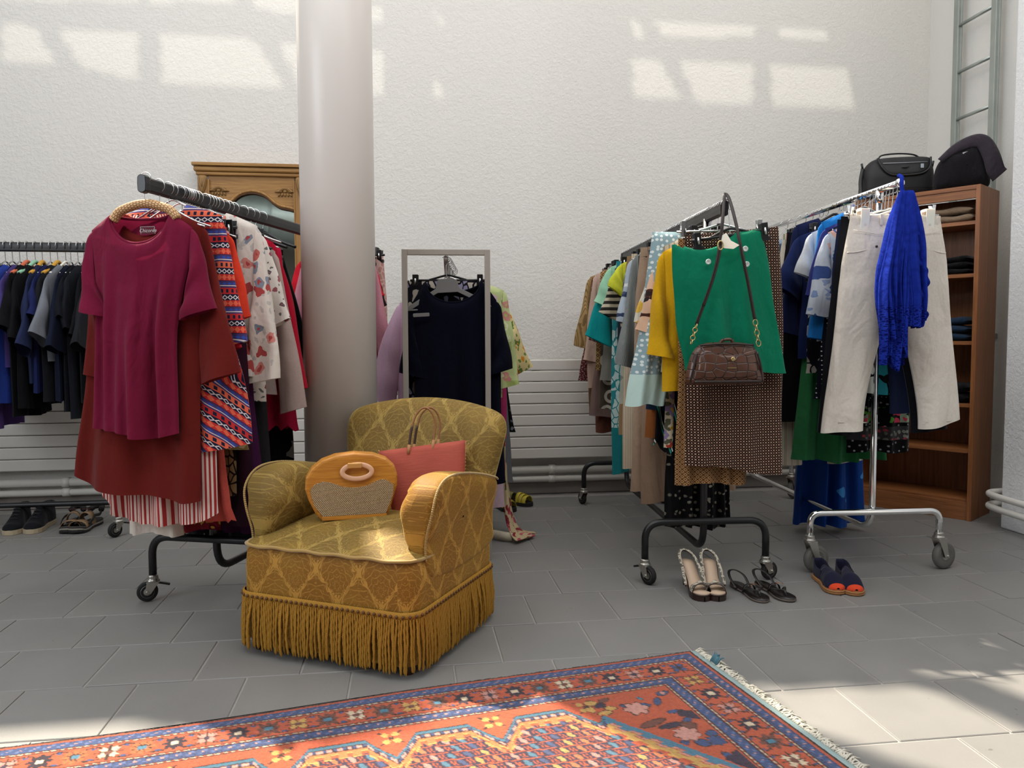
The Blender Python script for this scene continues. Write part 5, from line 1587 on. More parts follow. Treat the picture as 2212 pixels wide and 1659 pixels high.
tb_.build('body', M_raffia, tote, solid=0.003)
ed = MB()
for sx in (-1, 1):
    ed.tube([(sx * (0.122 + 0.030 * t) + 0.002 * sx * (1 if k % 2 else -1), 0, 0.235 * t) for k, t in enumerate(np.linspace(0, 1, 40))], 0.0022, 5)
ed.tube([(x, 0.002 * (1 if k % 2 else -1) - 0.004, -0.002) for k, x in enumerate(np.linspace(-0.12, 0.12, 40))], 0.0022, 5)
ed.build('scalloped_edge', plain('natural_raffia', '#b98a5c', 0.7), tote)
M_cane = plain('brown_cane', '#8a5a34', 0.4, var=0.3)
for yy, dx in ((-0.010, 0.0), (0.012, 0.018)):
    hp = spline([(-0.052 + dx, yy - 0.003, 0.212), (-0.044 + dx, yy, 0.25), (-0.032 + dx, yy, 0.298), (-0.012 + dx, yy, 0.345), (0.016 + dx, yy, 0.366), (0.040 + dx, yy, 0.352), (0.052 + dx, yy, 0.31), (0.042 + dx, yy, 0.26), (0.030 + dx, yy - 0.003, 0.208)], 6)
    h_ = MB().tube(hp, 0.0036, 8).build('handle', M_cane, tote)
    for q in (0, -1):
        e = hp[q]
        e2 = hp[q + 5] if q == 0 else hp[q - 5]
        MB().tube([e, e2], 0.0058, 8).build('handle_tip', plain('tan_tip', '#a8764c', 0.6), h_)
    MB().tube(hp[2:14], 0.0045, 8).build('dark_binding', plain('dark_binding', '#3a2318', 0.5), h_)

# ------------------------------------------------------------------ brown handbag hanging from the rack end


def croc_fn():
    u, v = uvn()
    e, _ = voro(vec(u * 26.0, v * 34.0), 1.0, 'DISTANCE_TO_EDGE', 0.55)
    n_ = noise(vec(u, v), 25.0, 2.0)
    g = ss(0.0, 0.09, e)
    return {'Base Color': mix(g, '#1d0f0b', mix(n_, '#3a2118', '#5f3b28')), 'Roughness': 0.30, 'Normal': bump(g + n_ * 0.5, 0.5, 0.004), 'Specular IOR Level': 0.55}


M_croc = material('brown_croc_leather', croc_fn)
M_strap = plain('dark_brown_leather', '#23140f', 0.35)
M_brass = plain('pale_brass', '#c9b27c', 0.3, 1.0)
hb = empty('handbag', (1.162, 2.752, 0.826), -0.06, 'brown crocodile embossed handbag hanging by its strap from the black rack end', 'bag')
hbm = MB()
hout = [(-0.148, 0.012), (-0.138, 0.075), (-0.118, 0.125), (-0.085, 0.150), (0.0, 0.156), (0.085, 0.150), (0.118, 0.125), (0.136, 0.075), (0.148, 0.014), (0.12, 0.0), (0.0, -0.002), (-0.12, 0.0)]
pillow(hbm, hout, lambda a, z: 0.034 - 0.014 * float(sm(0.04, 0.15, z)), lambda a, z, t: (a, -t, z), 10, p=6.0, q=2.2)
hbm.build('body', M_croc, hb)
fp = MB()
pf = [(-0.100, 0.030), (-0.106, 0.075), (-0.100, 0.112), (-0.080, 0.128), (-0.04, 0.114), (0.0, 0.109), (0.05, 0.114), (0.095, 0.126), (0.108, 0.118), (0.110, 0.075), (0.106, 0.032), (0.0, 0.022)]
pillow(fp, pf, lambda a, z: 0.009, lambda a, z, t: (a, -0.030 + 0.011 * float(sm(0.05, 0.14, z)) - t, z), 7, p=5.0, q=2.0)
fp.build('front_pocket', M_croc, hb)
MB().tube([(x, -0.022 - 0.0 * x, 0.146 + 0.004 * math.cos(x * 20)) for x in np.linspace(-0.10, 0.10, 20)], 0.004, 8).build('zip_edge', M_strap, hb)
MB().tube([(x, -0.036, 0.012) for x in np.linspace(-0.125, 0.125, 12)], 0.0045, 8).build('base_piping', M_strap, hb)
for sx in (-1, 1): MB().tube(spline([(sx * 0.135, -0.02, 0.01), (sx * 0.125, -0.028, 0.07), (sx * 0.112, -0.024, 0.12)], 5), 0.004, 8).build('side_piping', M_strap, hb)
MB().lathe([(0.0082, 0.0), (0.0082, -0.003), (0.006, -0.0045), (0.0, -0.004)], 18, (0.016, -0.0395, 0.094), 'y').build('badge', M_brass, hb)
MB().box((0.012, -0.041, 0.062), (0.034, 0.002, 0.003)).build('bar_emblem', M_brass, hb, smooth=False)
MB().tube(spline([(-0.02, 0, 0.15), (-0.01, -0.004, 0.163), (0.02, -0.004, 0.165), (0.03, 0, 0.152)], 5), 0.006, 8).build('tab', M_croc, hb)


def chain(parent, p0, p1, n, flip):
    for k in range(n):
        c = np.array(p0) + (np.array(p1) - np.array(p0)) * (k + 0.5) / n
        d = (np.array(p1) - np.array(p0)) / np.linalg.norm(np.array(p1) - np.array(p0))
        L_ = np.linalg.norm(np.array(p1) - np.array(p0)) / n * 0.64
        w_ = np.array([0, 1.0, 0]) if (k + flip) % 2 else np.cross(d, [0, 1.0, 0])
        pts = [c + d * L_ * math.cos(a) + w_ * 0.0085 * math.sin(a) for a in np.arange(16) * 2 * PI / 16]
        MB().tube(pts, 0.0021, 6, closed=True).build('chain_link', M_brass, parent)


chain(hb, (-0.128, 0, 0.150), (-0.108, 0.0, 0.222), 5, 1)
chain(hb, (0.128, 0, 0.142), (0.112, 0.0, 0.236), 5, 0)
MB().tube(spline([(-0.108, 0, 0.222), (-0.08, 0.0, 0.30), (-0.045, 0.0, 0.40), (-0.022, 0.004, 0.51)], 6), 0.0062, 8, flat=(0.3, (0, 1, 0))).build('strap', M_strap, hb)
MB().tube(spline([(-0.085, -0.006, 0.29), (-0.06, -0.006, 0.36), (-0.036, -0.004, 0.44), (-0.022, 0.0, 0.50)], 6), 0.0065, 8, flat=(0.3, (0, 1, 0))).build('strap_tail', M_strap, hb)
MB().tube(spline([(-0.022, 0.004, 0.50), (-0.008, 0.02, 0.60), (0.008, 0.05, 0.69), (0.018, 0.07, 0.708), (0.030, 0.06, 0.69), (0.045, 0.03, 0.60), (0.058, 0.006, 0.50), (0.085, 0.0, 0.37), (0.112, 0, 0.236)], 8), 0.0065, 8, flat=(0.3, (0, 1, 0))).build('strap', M_strap, hb)
bkl = [(-0.022 + 0.010 * math.cos(a), 0.0, 0.51 + 0.016 * math.sin(a)) for a in np.arange(20) * 2 * PI / 20]
MB().tube(bkl, 0.0028, 6, closed=True).build('buckle', M_brass, hb)
MB().prism([(-0.022, 0.505), (-0.012, 0.548), (0.002, 0.556), (0.020, 0.528), (0.052, 0.512), (0.03, 0.498), (0.0, 0.500)], 0.006, 0.009, 'xz').build('white_tag', M_wplastic, hb, smooth=False)

# ------------------------------------------------------------------ royal blue lace scarf on the chrome rack


def scarf_fn():
    u, v = uvn()
    n_ = noise(vec(u, v), 40.0, 3.0)
    d, c = voro(vec(u * 130.0, v * 130.0), 1.0)
    lace = lt(d, 0.30) * lt(v, -0.44)
    col = mix(lace, mix(n_, '#0f1c6c', '#243aa8'), '#0b1456')
    return {'Base Color': col, 'Roughness': 0.85, 'Specular IOR Level': 0.03, 'Sheen Weight': 0.0, 'Alpha': mix(lt(d, 0.22) * lt(v, -0.40), 1.0, 0.35) if False else 1.0, 'Normal': bump(noise(vec(u * 6.0, v), 30.0, 3.0), 0.7, 0.008), 'trans': 0.03}


M_scarf = material('royal_blue_chiffon', scarf_fn)
loc, rot = place('C', -0.035)
sc = MB()
add_sheets(sc, sheets(0.60, [(0, 0.010), (0.08, 0.028), (0.2, 0.048), (0.45, 0.060), (0.85, 0.062), (1, 0.056)], 0.032, 0, None, (0.023, 3.4), lambda s: 0.03 * np.cos(2.5 * s + 0.4) - 0.04 * s, 21, 60, 60, cx=[(0, 0), (0.5, -0.03), (1, -0.028)], wob=0.012))
scarf = sc.build('scarf', M_scarf)
scarf.location, scarf.rotation_euler = (loc[0] - 0.045, loc[1] - 0.055, 1.560), (0, 0, rot)
tag(scarf, 'royal blue lace scarf draped in front of the off white jeans', 'scarf')
s2 = MB()
add_sheets(s2, sheets(0.66, [(0, 0.012), (0.15, 0.032), (0.4, 0.036), (0.8, 0.040), (1, 0.034)], 0.020, 0, None, (0.012, 2.6), lambda s: 0.02 * np.cos(3 * s) - 0.012 * s, 23, 40, 50, cx=[(0, -0.01), (0.5, -0.05), (1, -0.060)], wob=0.012))
s2.build('long_tail', M_scarf, scarf, loc=(0, -0.022, 0.0))
s3 = MB()
add_sheets(s3, sheets(0.53, [(0, 0.012), (0.15, 0.032), (0.5, 0.042), (0.85, 0.055), (1, 0.045)], 0.020, 0, None, (0.012, 2.6), lambda s: 0.03 * s * s, 24, 40, 50, cx=[(0, 0.012), (0.4, 0.032), (0.8, 0.045), (1, 0.045)], wob=0.016))
s3.build('short_tail', M_scarf, scarf, loc=(0, -0.03, 0.0))
lp = []
for k in range(90):
    t = k / 89
    lp.append((0.030 + 0.055 * math.sin(min(1, t * 1.6) * 1.5) + 0.006 * math.sin(t * 42) + 0.012 * math.sin(t * 14), -0.035 + 0.006 * math.sin(t * 40), -0.12 - 0.38 * t))
ev = np.array(lp)
rf_ = MB()
rf_.grid(np.stack([ev + np.array([-0.035, 0.012, 0]), ev + np.array([-0.012, -0.004, 0]), ev], 1))
rf_.build('ruffle_edge', M_scarf, scarf)
MB().tube(spline([(0, 0.0, -0.01), (0.002, 0.012, 0.03), (0.012, 0.03, 0.06), (0.012, 0.05, 0.072)], 5), 0.008, 8).build('knot_loop', M_scarf, scarf)

# ------------------------------------------------------------------ bookcase with folded clothes and two bags on top
BC = empty('bookcase', (3.0, 3.79, 0), math.atan2(-0.822, 0.57), 'tall brown wooden bookcase with folded clothes standing in the right corner', 'bookcase')
# local: x from 0 (near right corner) to -0.66 (left), y into the shelf depth
bw, bd, bh = 0.66, 0.31, 1.80
MB().box((-0.011, bd / 2, bh / 2), (0.022, bd, bh)).build('side_panel', M_oak, BC, smooth=False, bevel=0.001)
MB().box((-bw + 0.011, bd / 2, bh / 2), (0.022, bd, bh)).build('side_panel', M_oak, BC, smooth=False, bevel=0.001)
MB().box((-bw / 2, bd - 0.006, bh / 2), (bw - 0.044, 0.008, bh - 0.06)).build('back_panel', M_oak, BC, smooth=False)
MB().box((-bw / 2, bd / 2, bh - 0.011), (bw - 0.044, bd - 0.002, 0.022)).build('top_board', M_oakx, BC, smooth=False, bevel=0.001)
MB().box((-bw / 2, 0.016, bh - 0.045), (bw - 0.044, 0.018, 0.045)).build('header_board', M_oakx, BC, smooth=False, bevel=0.001)
MB().box((-bw / 2, 0.020, 0.05), (bw - 0.044, 0.018, 0.10)).build('plinth', M_oakx, BC, smooth=False, bevel=0.001)
for z in (1.605, 1.325, 0.963, 0.625, 0.376, 0.104):
    MB().box((-bw / 2, bd / 2 + 0.004, z), (bw - 0.046, bd - 0.03, 0.020)).build('shelf', M_oakx, BC, smooth=False, bevel=0.001)


def bcw(x, y):
    c, s_ = math.cos(BC.rotation_euler.z), math.sin(BC.rotation_euler.z)
    return (3.0 + c * x - s_ * y, 3.79 + s_ * x + c * y)


def folded(nm, x, z, size, mat, lb, layers=2, seed=1, cat='trousers'):
    """a folded garment: soft layers with rounded front folds"""
    rg = np.random.RandomState(seed)
    m_ = MB()
    hh = size[2] / layers
    for l in range(layers):
        n1, n2 = 20, 14
        ph = rg.rand(4) * 6
        for k in range(1):
            G = np.zeros((n1, 22, 3))
            for i in range(n1):
                a = -1 + 2 * i / (n1 - 1)
                for j in range(22):
                    th_ = 2 * PI * j / 22
                    ce = (1 - abs(a) ** 7) ** 0.4
                    yy = math.copysign(abs(math.cos(th_)) ** 0.5, math.cos(th_)) * size[1] / 2
                    zz = math.copysign(abs(math.sin(th_)) ** 0.7, math.sin(th_)) * hh / 2 * ce
                    zz += 0.004 * math.sin(5 * a + ph[0] + l) * (1 if zz > 0 else 0.3)
                    G[i, j] = (a * size[0] / 2 * (1 - 0.04 * l) + 0.004 * math.sin(3 * th_ + ph[1]), yy + 0.006 * math.sin(4 * a + ph[2]), hh * (l + 0.5) + zz)
            m_.grid(G, None, cv=True)
    o = m_.build(nm, mat)
    wx, wy = bcw(x, 0.135)
    o.location, o.rotation_euler = (wx, wy, z), (0, 0, BC.rotation_euler.z)
    return tag(o, lb, cat, 'folded clothes in the bookcase')


folded('folded_trousers', -0.17, 1.617, (0.26, 0.20, 0.085), cloth('folded_beige', '#8a7560', wr=1.2), 'folded beige trousers on the top shelf of the bookcase', 2, 3)
folded('folded_jumper', -0.20, 1.337, (0.30, 0.20, 0.10), cloth('folded_black', '#131214', wr=1.5, trans=0), 'crumpled black jumper on the second shelf of the bookcase', 3, 5, 'jumper')
folded('folded_shirt', -0.24, 1.337, (0.05, 0.24, 0.03), cloth('folded_grey', '#7d8490', wr=1.0), 'small grey folded shirt end beside the black jumper', 1, 6, 'shirt')
folded('folded_jeans', -0.19, 0.975, (0.28, 0.20, 0.13), cloth('folded_denim', '#1f3044', wr=1.2, trans=0), 'dark blue folded jeans on the third shelf of the bookcase', 3, 7)
folded('folded_dark_trousers', -0.18, 0.637, (0.26, 0.20, 0.11), cloth('folded_dark', '#151416', wr=1.5, trans=0), 'black folded trousers on the fourth shelf of the bookcase', 2, 9)

M_nylon = plain('black_nylon', '#0d0d11', 0.6, bumps=(300, 0.3, 0.002))
M_nylon2 = plain('black_trim', '#0c0c0e', 0.45)
wx, wy = bcw(-0.50, 0.165)
cb = empty('camera_bag', (wx, wy, 1.80), -0.30, 'black boxy camera bag with rounded front flap on the bookcase top', 'bag')
cb.scale = (1.06, 1.0, 1.10)
cm = MB()
cout = [(-0.180, 0.01), (-0.186, 0.09), (-0.176, 0.155), (-0.135, 0.205), (-0.08, 0.218), (0.06, 0.218), (0.145, 0.210), (0.180, 0.165), (0.186, 0.09), (0.182, 0.012), (0.12, 0.0), (-0.12, 0.0)]
pillow(cm, cout, lambda a, z: 0.095, lambda a, z, t: (a, -t * (1 - 0.25 * float(sm(0.1, 0.22, z))), z), 10, p=8.0, q=2.5)
cm.build('body', M_nylon, cb)
fl_ = MB()
fo2 = [(-0.115, 0.205), (-0.10, 0.165), (-0.07, 0.130), (-0.03, 0.116), (0.06, 0.116), (0.115, 0.126), (0.145, 0.155), (0.150, 0.205), (0.02, 0.214)]
pillow(fl_, fo2, lambda a, z: 0.010, lambda a, z, t: (a, -0.092 + 0.030 * float(sm(0.1, 0.22, z)) - t, z), 7, p=5, q=2)
fl_.build('flap', M_nylon, cb)
MB().tube(spline([(-0.118, -0.078, 0.208), (-0.10, -0.091, 0.165), (-0.07, -0.099, 0.128), (-0.03, -0.101, 0.114), (0.06, -0.101, 0.114), (0.115, -0.098, 0.124), (0.147, -0.092, 0.155), (0.153, -0.078, 0.205)], 6), 0.0055, 8).build('flap_piping', M_nylon2, cb)
MB().tube([(-0.09, -0.084, 0.180), (0.135, -0.084, 0.180)], 0.0018, 6).build('reflective_strip', plain('silver_piping', '#a9abb0', 0.4), cb)
em = MB()
em.ball((0.02, -0.098, 0.155), 0.02, 16, 8, (1.0, 0.12, 0.30))
em.build('logo_badge', M_nylon2, cb)
MB().box((0.105, -0.099, 0.158), (0.016, 0.002, 0.022)).build('zip_pull', plain('light_grey_tab', '#aab2bb', 0.6), cb, smooth=False, bevel=0.001)
MB().tube(spline([(-0.10, -0.02, 0.212), (-0.08, -0.02, 0.234), (0.0, -0.02, 0.240), (0.08, -0.02, 0.232), (0.12, -0.02, 0.210)], 6), 0.007, 8, flat=(0.6, (0, 0, 1))).build('grab_handle', M_nylon2, cb)
for sx in (-1, 1):
    MB().tube([(sx * 0.178, -0.02, 0.16), (sx * 0.185, -0.02, 0.195)], 0.006, 8).build('strap_hook', M_blackp, cb)
MB().tube(spline([(-0.18, -0.03, 0.165), (-0.195, -0.05, 0.10), (-0.198, -0.07, 0.05), (-0.19, -0.09, 0.012), (-0.1, -0.105, 0.006)], 6), 0.011, 8, flat=(0.35, (0, 1, 0))).build('shoulder_strap', M_nylon2, cb)
MB().tube([(0.0 + x, -0.0945, 0.05) for x in np.linspace(-0.17, 0.17, 12)], 0.0016, 6).build('front_seam', M_nylon2, cb)

wx, wy = bcw(-0.135, 0.16)
hob = empty('shoulder_bag', (wx, wy, 1.80), -0.42, 'slouchy dark violet grey cloth bag leaning on the bookcase top at right', 'bag')
hob.scale = (1.0, 1.0, 1.07)
M_hobo = cloth('violet_grey_canvas', '#383239', wr=1.6, trans=0)
M_hobo2 = cloth('black_canvas', '#1b191d', wr=1.6, trans=0)
hm_ = MB()
ho = [(-0.150, 0.02), (-0.150, 0.09), (-0.125, 0.155), (-0.07, 0.185), (0.0, 0.225), (0.05, 0.255), (0.095, 0.235), (0.125, 0.16), (0.13, 0.06), (0.11, 0.008), (0.0, 0.0), (-0.11, 0.002)]
pillow(hm_, ho, lambda a, z: 0.085 + 0.012 * math.sin(22 * a + 9 * z), lambda a, z, t: (a, -t + 0.01 * math.sin(12 * a), z), 10, p=4.0, q=2.0)
hm_.build('body', M_hobo2, hob)
st = MB()
ctr = spline([(-0.135, -0.072, 0.150), (-0.06, -0.085, 0.205), (0.02, -0.085, 0.235), (0.070, -0.090, 0.225), (0.105, -0.100, 0.16), (0.128, -0.105, 0.085), (0.150, -0.100, 0.055)], 8)
wid = np.interp(np.linspace(0, 1, len(ctr)), [0, 0.25, 0.5, 1], [0.012, 0.028, 0.040, 0.046])
tn = np.gradient(ctr, axis=0)
tn /= np.linalg.norm(tn, axis=1)[:, None]
sd_ = np.cross(tn, np.array([0, -1.0, 0.25]))
sd_ /= np.linalg.norm(sd_, axis=1)[:, None]
st.grid(np.stack([ctr + sd_ * wid[:, None] * k + np.array([0, 0.012, 0]) * (k * k) for k in np.linspace(-1, 1, 7)], 1))
st.build('wide_strap', M_hobo, hob, solid=0.006)
MB().box((-0.015, -0.088, 0.168), (0.024, 0.002, 0.030), Matrix.Rotation(-0.2, 3, 'Y')).build('white_label', plain('white_label', '#b9b6b8', 0.8), hob, smooth=False)
f2 = MB()
pillow(f2, [(0.06, 0.235), (0.10, 0.245), (0.13, 0.215), (0.145, 0.16), (0.15, 0.10), (0.13, 0.07), (0.09, 0.12), (0.06, 0.18)], lambda a, z: 0.05, lambda a, z, t: (a, -0.02 - t, z), 7, p=4, q=2)
f2.build('folded_corner', M_hobo, hob)

# ------------------------------------------------------------------ carved wooden mirror leaning at the wall
MR = empty('carved_mirror', (-0.905, WALLY - 0.06, 0.0), 0, 'tall waxed pine mirror with carved arch behind the left rack', 'mirror')
hwm = 0.308
zt = 2.035


def zpx(y): return 2.035 - (y - 351) / 343.0


for sx in (-1, 1):
    MB().box((sx * (hwm - 0.032), 0, 1.02), (0.064, 0.04, 1.84)).build('stile', M_pine, MR, smooth=False, bevel=0.003)
    MB().box((sx * (hwm - 0.064), -0.004, 1.02), (0.006, 0.044, 1.84)).build('inner_bead', M_pine, MR, smooth=False, bevel=0.001)
MB().box((0, -0.012, zt - 0.010), (2 * hwm + 0.05, 0.075, 0.020)).build('cornice_top', M_pinex, MR, smooth=False, bevel=0.004)
MB().box((0, -0.008, zt - 0.036), (2 * hwm + 0.036, 0.062, 0.030)).build('cornice_moulding', M_pinex, MR, smooth=False, bevel=0.010, seg=3)
MB().box((0, -0.004, zt - 0.062), (2 * hwm + 0.014, 0.052, 0.020)).build('cornice_bead', M_pinex, MR, smooth=False, bevel=0.006)
arch = [(-0.245, zpx(441)), (-0.22, zpx(438)), (-0.19, zpx(436)), (-0.155, zpx(433)), (-0.12, zpx(425)), (-0.08, zpx(413)), (-0.04, zpx(407)), (0, zpx(405)), (0.04, zpx(407)), (0.08, zpx(413)), (0.12, zpx(425)), (0.155, zpx(433)), (0.19, zpx(436)), (0.22, zpx(438)), (0.245, zpx(441))]
MB().prism(arch + [(0.245, zt - 0.07), (-0.245, zt - 0.07)], -0.012, 0.016, 'xz').build('arch_board', M_pinex, MR, smooth=False)
MB().tube(spline([(x, -0.016, z) for x, z in arch], 4), 0.0085, 8).build('arch_bead', M_pine, MR)
MB().tube(spline([(x, -0.012, z - 0.012) for x, z in arch], 4), 0.006, 8).build('arch_dark_bead', plain('dark_pine', '#5d3b20', 0.5), MR)  # thinner, darker bead just below the arch bead
for sx in (-1, 1):
    cv = MB()
    cx_, cz_ = sx * 0.19, zpx(404)
    for k in range(11):
        a = PI * k / 10 * 1.0
        for rr_, l_ in ((0.018, 0.026),):
            dx, dz = math.cos(a - (0.0)), math.sin(a)
            c0 = np.array([cx_ + dx * 0.014 * 1.2, -0.016, cz_ + (dz * 0.010 - 0.006)])
            c1 = np.array([cx_ + dx * 0.052 * (1.0 if k not in (0, 10) else 1.15), -0.014, cz_ + dz * 0.030 - 0.010 + (0.004 if k in (0, 10) else 0)])
            cv.tube([c0, (c0 + c1) / 2 + np.array([0, -0.008, 0.003]), c1], [0.004, 0.0068, 0.0018], 8)
    cv.ball((cx_, -0.016, cz_ - 0.002), 0.011, 10, 6, (1.2, 0.7, 0.8))
    for k in range(5):
        cv.tube([(cx_ - 0.03 + k * 0.015, -0.014, cz_ - 0.014), (cx_ - 0.034 + k * 0.017, -0.020, cz_ - 0.024), (cx_ - 0.04 + k * 0.02, -0.013, cz_ - 0.034)], [0.004, 0.006, 0.002], 8)
    cv.build('carved_flower', M_carve, MR)
    cs = MB()
    sx_ = sx * (hwm - 0.028)
    pillow(cs, [(sx_ - 0.024, zt - 0.075), (sx_ + 0.024, zt - 0.075), (sx_ + 0.023, zt - 0.13), (sx_ + 0.012, zt - 0.165), (sx_, zt - 0.185), (sx_ - 0.012, zt - 0.165), (sx_ - 0.023, zt - 0.13)], lambda a, z: 0.016, lambda a, z, t: (a, -0.020 - t, z), 6, p=3, q=2)
    for q in (-1, 1):
        cs.tube(spline([(sx_ + q * 0.016, -0.034, zt - 0.085), (sx_ + q * 0.017, -0.037, zt - 0.115), (sx_ + q * 0.005, -0.036, zt - 0.150), (sx_, -0.034, zt - 0.17)], 4), 0.0035, 6)
    cs.tube([(sx_, -0.036, zt - 0.09), (sx_, -0.038, zt - 0.14)], 0.003, 6)
    cs.build('carved_bracket', M_carve, MR)
MB().box((0, 0.008, 1.02), (0.50, 0.004, 1.70)).build('glass', M_mirror, MR, smooth=False)
MB().box((0, 0.018, 1.02), (0.58, 0.008, 1.80)).build('backing', M_back, MR, smooth=False)
MB().box((0, 0, 0.13), (2 * hwm, 0.045, 0.14)).build('bottom_rail', M_pinex, MR, smooth=False, bevel=0.004)

# ------------------------------------------------------------------ shoes


def foot_w(t):
    return np.interp(t, [0, 0.02, 0.06, 0.15, 0.28, 0.45, 0.60, 0.74, 0.86, 0.94, 0.985, 1.0], [0.0, 0.17, 0.25, 0.32, 0.32, 0.29, 0.37, 0.46, 0.43, 0.31, 0.15, 0.0])


def foot_c(t, asym): return asym * 0.16 * (sm(0.2, 0.75, t) - 0.55 * sm(0.75, 1.0, t) * 0.6)


def sole(mb, L, W, zf, th, asym, n=26, grow=0.0):
    ts = (1 - np.cos(np.linspace(0, PI, n))) / 2
    Lh, Rh = [], []
    for t in ts:
        w, c, z = foot_w(t) * W + grow * (1 if 0 < t < 1 else 0), foot_c(t, asym) * W, zf(t)
        Lh.append((c - w, t * L, z))
        Rh.append((c + w, t * L, z))
    ring = np.array(Lh + Rh[::-1][1:-1])
    k = len(ring)
    V = np.concatenate([ring, ring + np.array([0, 0, th])])
    F = [(i, k + i, k + (i + 1) % k, (i + 1) % k) for i in range(k)]
    for off, rev in ((0, True), (k, False)):
        for i in range(n - 1):
            a, b_ = i, i + 1
            c_, d_ = (k - i) % k, (k - i - 1) % k
            q = [off + a, off + b_, off + d_, off + c_]
            q = list(dict.fromkeys(q))
            if len(q) > 2: F.append(tuple(q if rev else q[::-1]))
    return mb.add(V, F)


def upper(mb, L, W, t0, t1, hf, zf, asym, n=20, k=15, grow=0.002, y0=0):
    G = np.zeros((n, k, 3))
    for i in range(n):
        t = t0 + (t1 - t0) * i / (n - 1)
        w, c = foot_w(t) * W + grow, foot_c(t, asym) * W
        for j in range(k):
            a = PI * j / (k - 1)
            G[i, j] = (c + w * math.cos(a) * (1 if True else 0), t * L, zf(t) + hf(t) * math.sin(a) ** 0.8)
    return mb.grid(G, np.stack([G[..., 0] + G[..., 2], G[..., 1]], -1))


def band(mb, L, W, t, wd, h, zf, asym, k=16, skew=0.0, th=0.0022):
    G = np.zeros((k, 4, 3))
    for i in range(k):
        a = PI * i / (k - 1)
        for j, q in enumerate((0, 1, 2, 3)):
            tt = t + skew * math.cos(a) + (wd / L) * ((-0.5, 0.5, 0.5, -0.5)[q])
            w, c = foot_w(tt) * W + 0.002, foot_c(tt, asym) * W
            r_ = 1.0 if q < 2 else 0.94
            G[i, j] = (c + w * math.cos(a) * r_, tt * L, zf(tt) + (h * math.sin(a) ** 0.75) * (1 if q < 2 else 0.93))
    return mb.grid(G, None, cv=True)


def shoe_root(nm, x, y, deg, lb, group, cat='shoe', z=0.0):
    """toe points to deg (degrees, 0 = +y, 180 = towards the viewer)"""
    return empty(nm, (x, y, z), math.radians(deg), lb, cat, group)


# white and brown heeled sandals
M_heel = plain('dark_brown_heel', '#2a1712', 0.35)
M_insole = plain('cream_insole', '#c0a68e', 0.6)
M_snake = cloth('snake_print', '', P_leaf('#c9bfae', '#6b665a', 0.012, 0.14), wr=0.4)


def heel_shoe(x, y, deg, asym, lb):
    r = shoe_root('heeled_sandal', x, y, deg, lb, 'pair of heeled sandals')
    L, W = 0.235, 0.084
    zf = lambda t: 0.024 + 0.070 * float(1 - sm(0.12, 0.68, t))
    sole(MB(), L, W, zf, 0.008, asym).build('insole', M_insole, r)
    sole(MB(), L, W, lambda t: zf(t) - 0.004, 0.006, asym, grow=0.003).build('insole_edge', M_heel, r)
    pf = MB()
    ts = np.linspace(0.50, 1.0, 14)
    G = np.array([[(foot_c(t, asym) * W + s_ * (foot_w(t) * W + 0.002), t * L, z) for s_, z in ((-1, zf(t) - 0.002), (-1, 0.001 + 0.02 * float(1 - sm(0.5, 0.62, t))), (1, 0.001 + 0.02 * float(1 - sm(0.5, 0.62, t))), (1, zf(t) - 0.002))] for t in ts])
    pf.grid(G, None)
    pf.build('platform', M_heel, r, smooth=False)
    hl = MB()
    hl.grid(np.array([[(0.020 * s_ * math.cos(a), 0.028 + yo + 0.022 * s_ * math.sin(a), z) for a in np.arange(12) * 2 * PI / 12] for z, s_, yo in ((0.0, 0.55, -0.006), (0.03, 0.6, -0.004), (0.06, 0.8, 0.0), (0.090, 1.1, 0.002))]), None, cv=True)
    hl.build('heel', M_heel, r)
    for t, sk in ((0.76, 0.045), (0.80, -0.045)):
        band(MB(), L, W, t, 0.022, 0.034, zf, asym, skew=sk).build('toe_strap', M_snake, r)
        band(MB(), L, W, t + 0.05, 0.004, 0.036, zf, asym, skew=sk).build('strap_edge', M_heel, r)
    kb = MB()
    kb.ball((foot_c(0.76, asym) * W, 0.76 * L, zf(0.76) + 0.036), 0.010, 10, 6, (1.2, 0.9, 0.7))
    kb.build('knot', M_snake, r)
    sl_ = spline([(-0.040, 0.62 * L, 0.040), (-0.034, 0.36 * L, 0.092), (-0.029, 0.12 * L, 0.122), (-0.012, -0.004, 0.136), (0.012, -0.004, 0.136), (0.029, 0.12 * L, 0.122), (0.034, 0.36 * L, 0.092), (0.040, 0.62 * L, 0.040)], 6)
    MB().tube(sl_, 0.0062, 8, flat=(0.35, (0, 0.3, 1))).build('sling_strap', M_snake, r)
    MB().tube(sl_ + np.array([0, 0, -0.006]), 0.0026, 6).build('sling_edge', M_heel, r)
    bq = [(0.033 + 0.003 * math.sin(a), 0.33 * L + 0.006 * math.cos(a), 0.098 + 0.006 * math.sin(a)) for a in np.arange(12) * 2 * PI / 12]
    MB().tube(bq, 0.0013, 6, closed=True).build('buckle', M_zinc, r)
    return r


heel_shoe(1.105, 3.005, 178, -0.5, 'left snake print heeled sandal with cream insole in front of the black rack')
heel_shoe(1.196, 2.995, 171, 0.5, 'right snake print heeled sandal with cream insole in front of the black rack')

M_bleather = plain('black_leather', '#17110f', 0.35)
M_tanl = plain('tan_leather', '#8a5a38', 0.5)


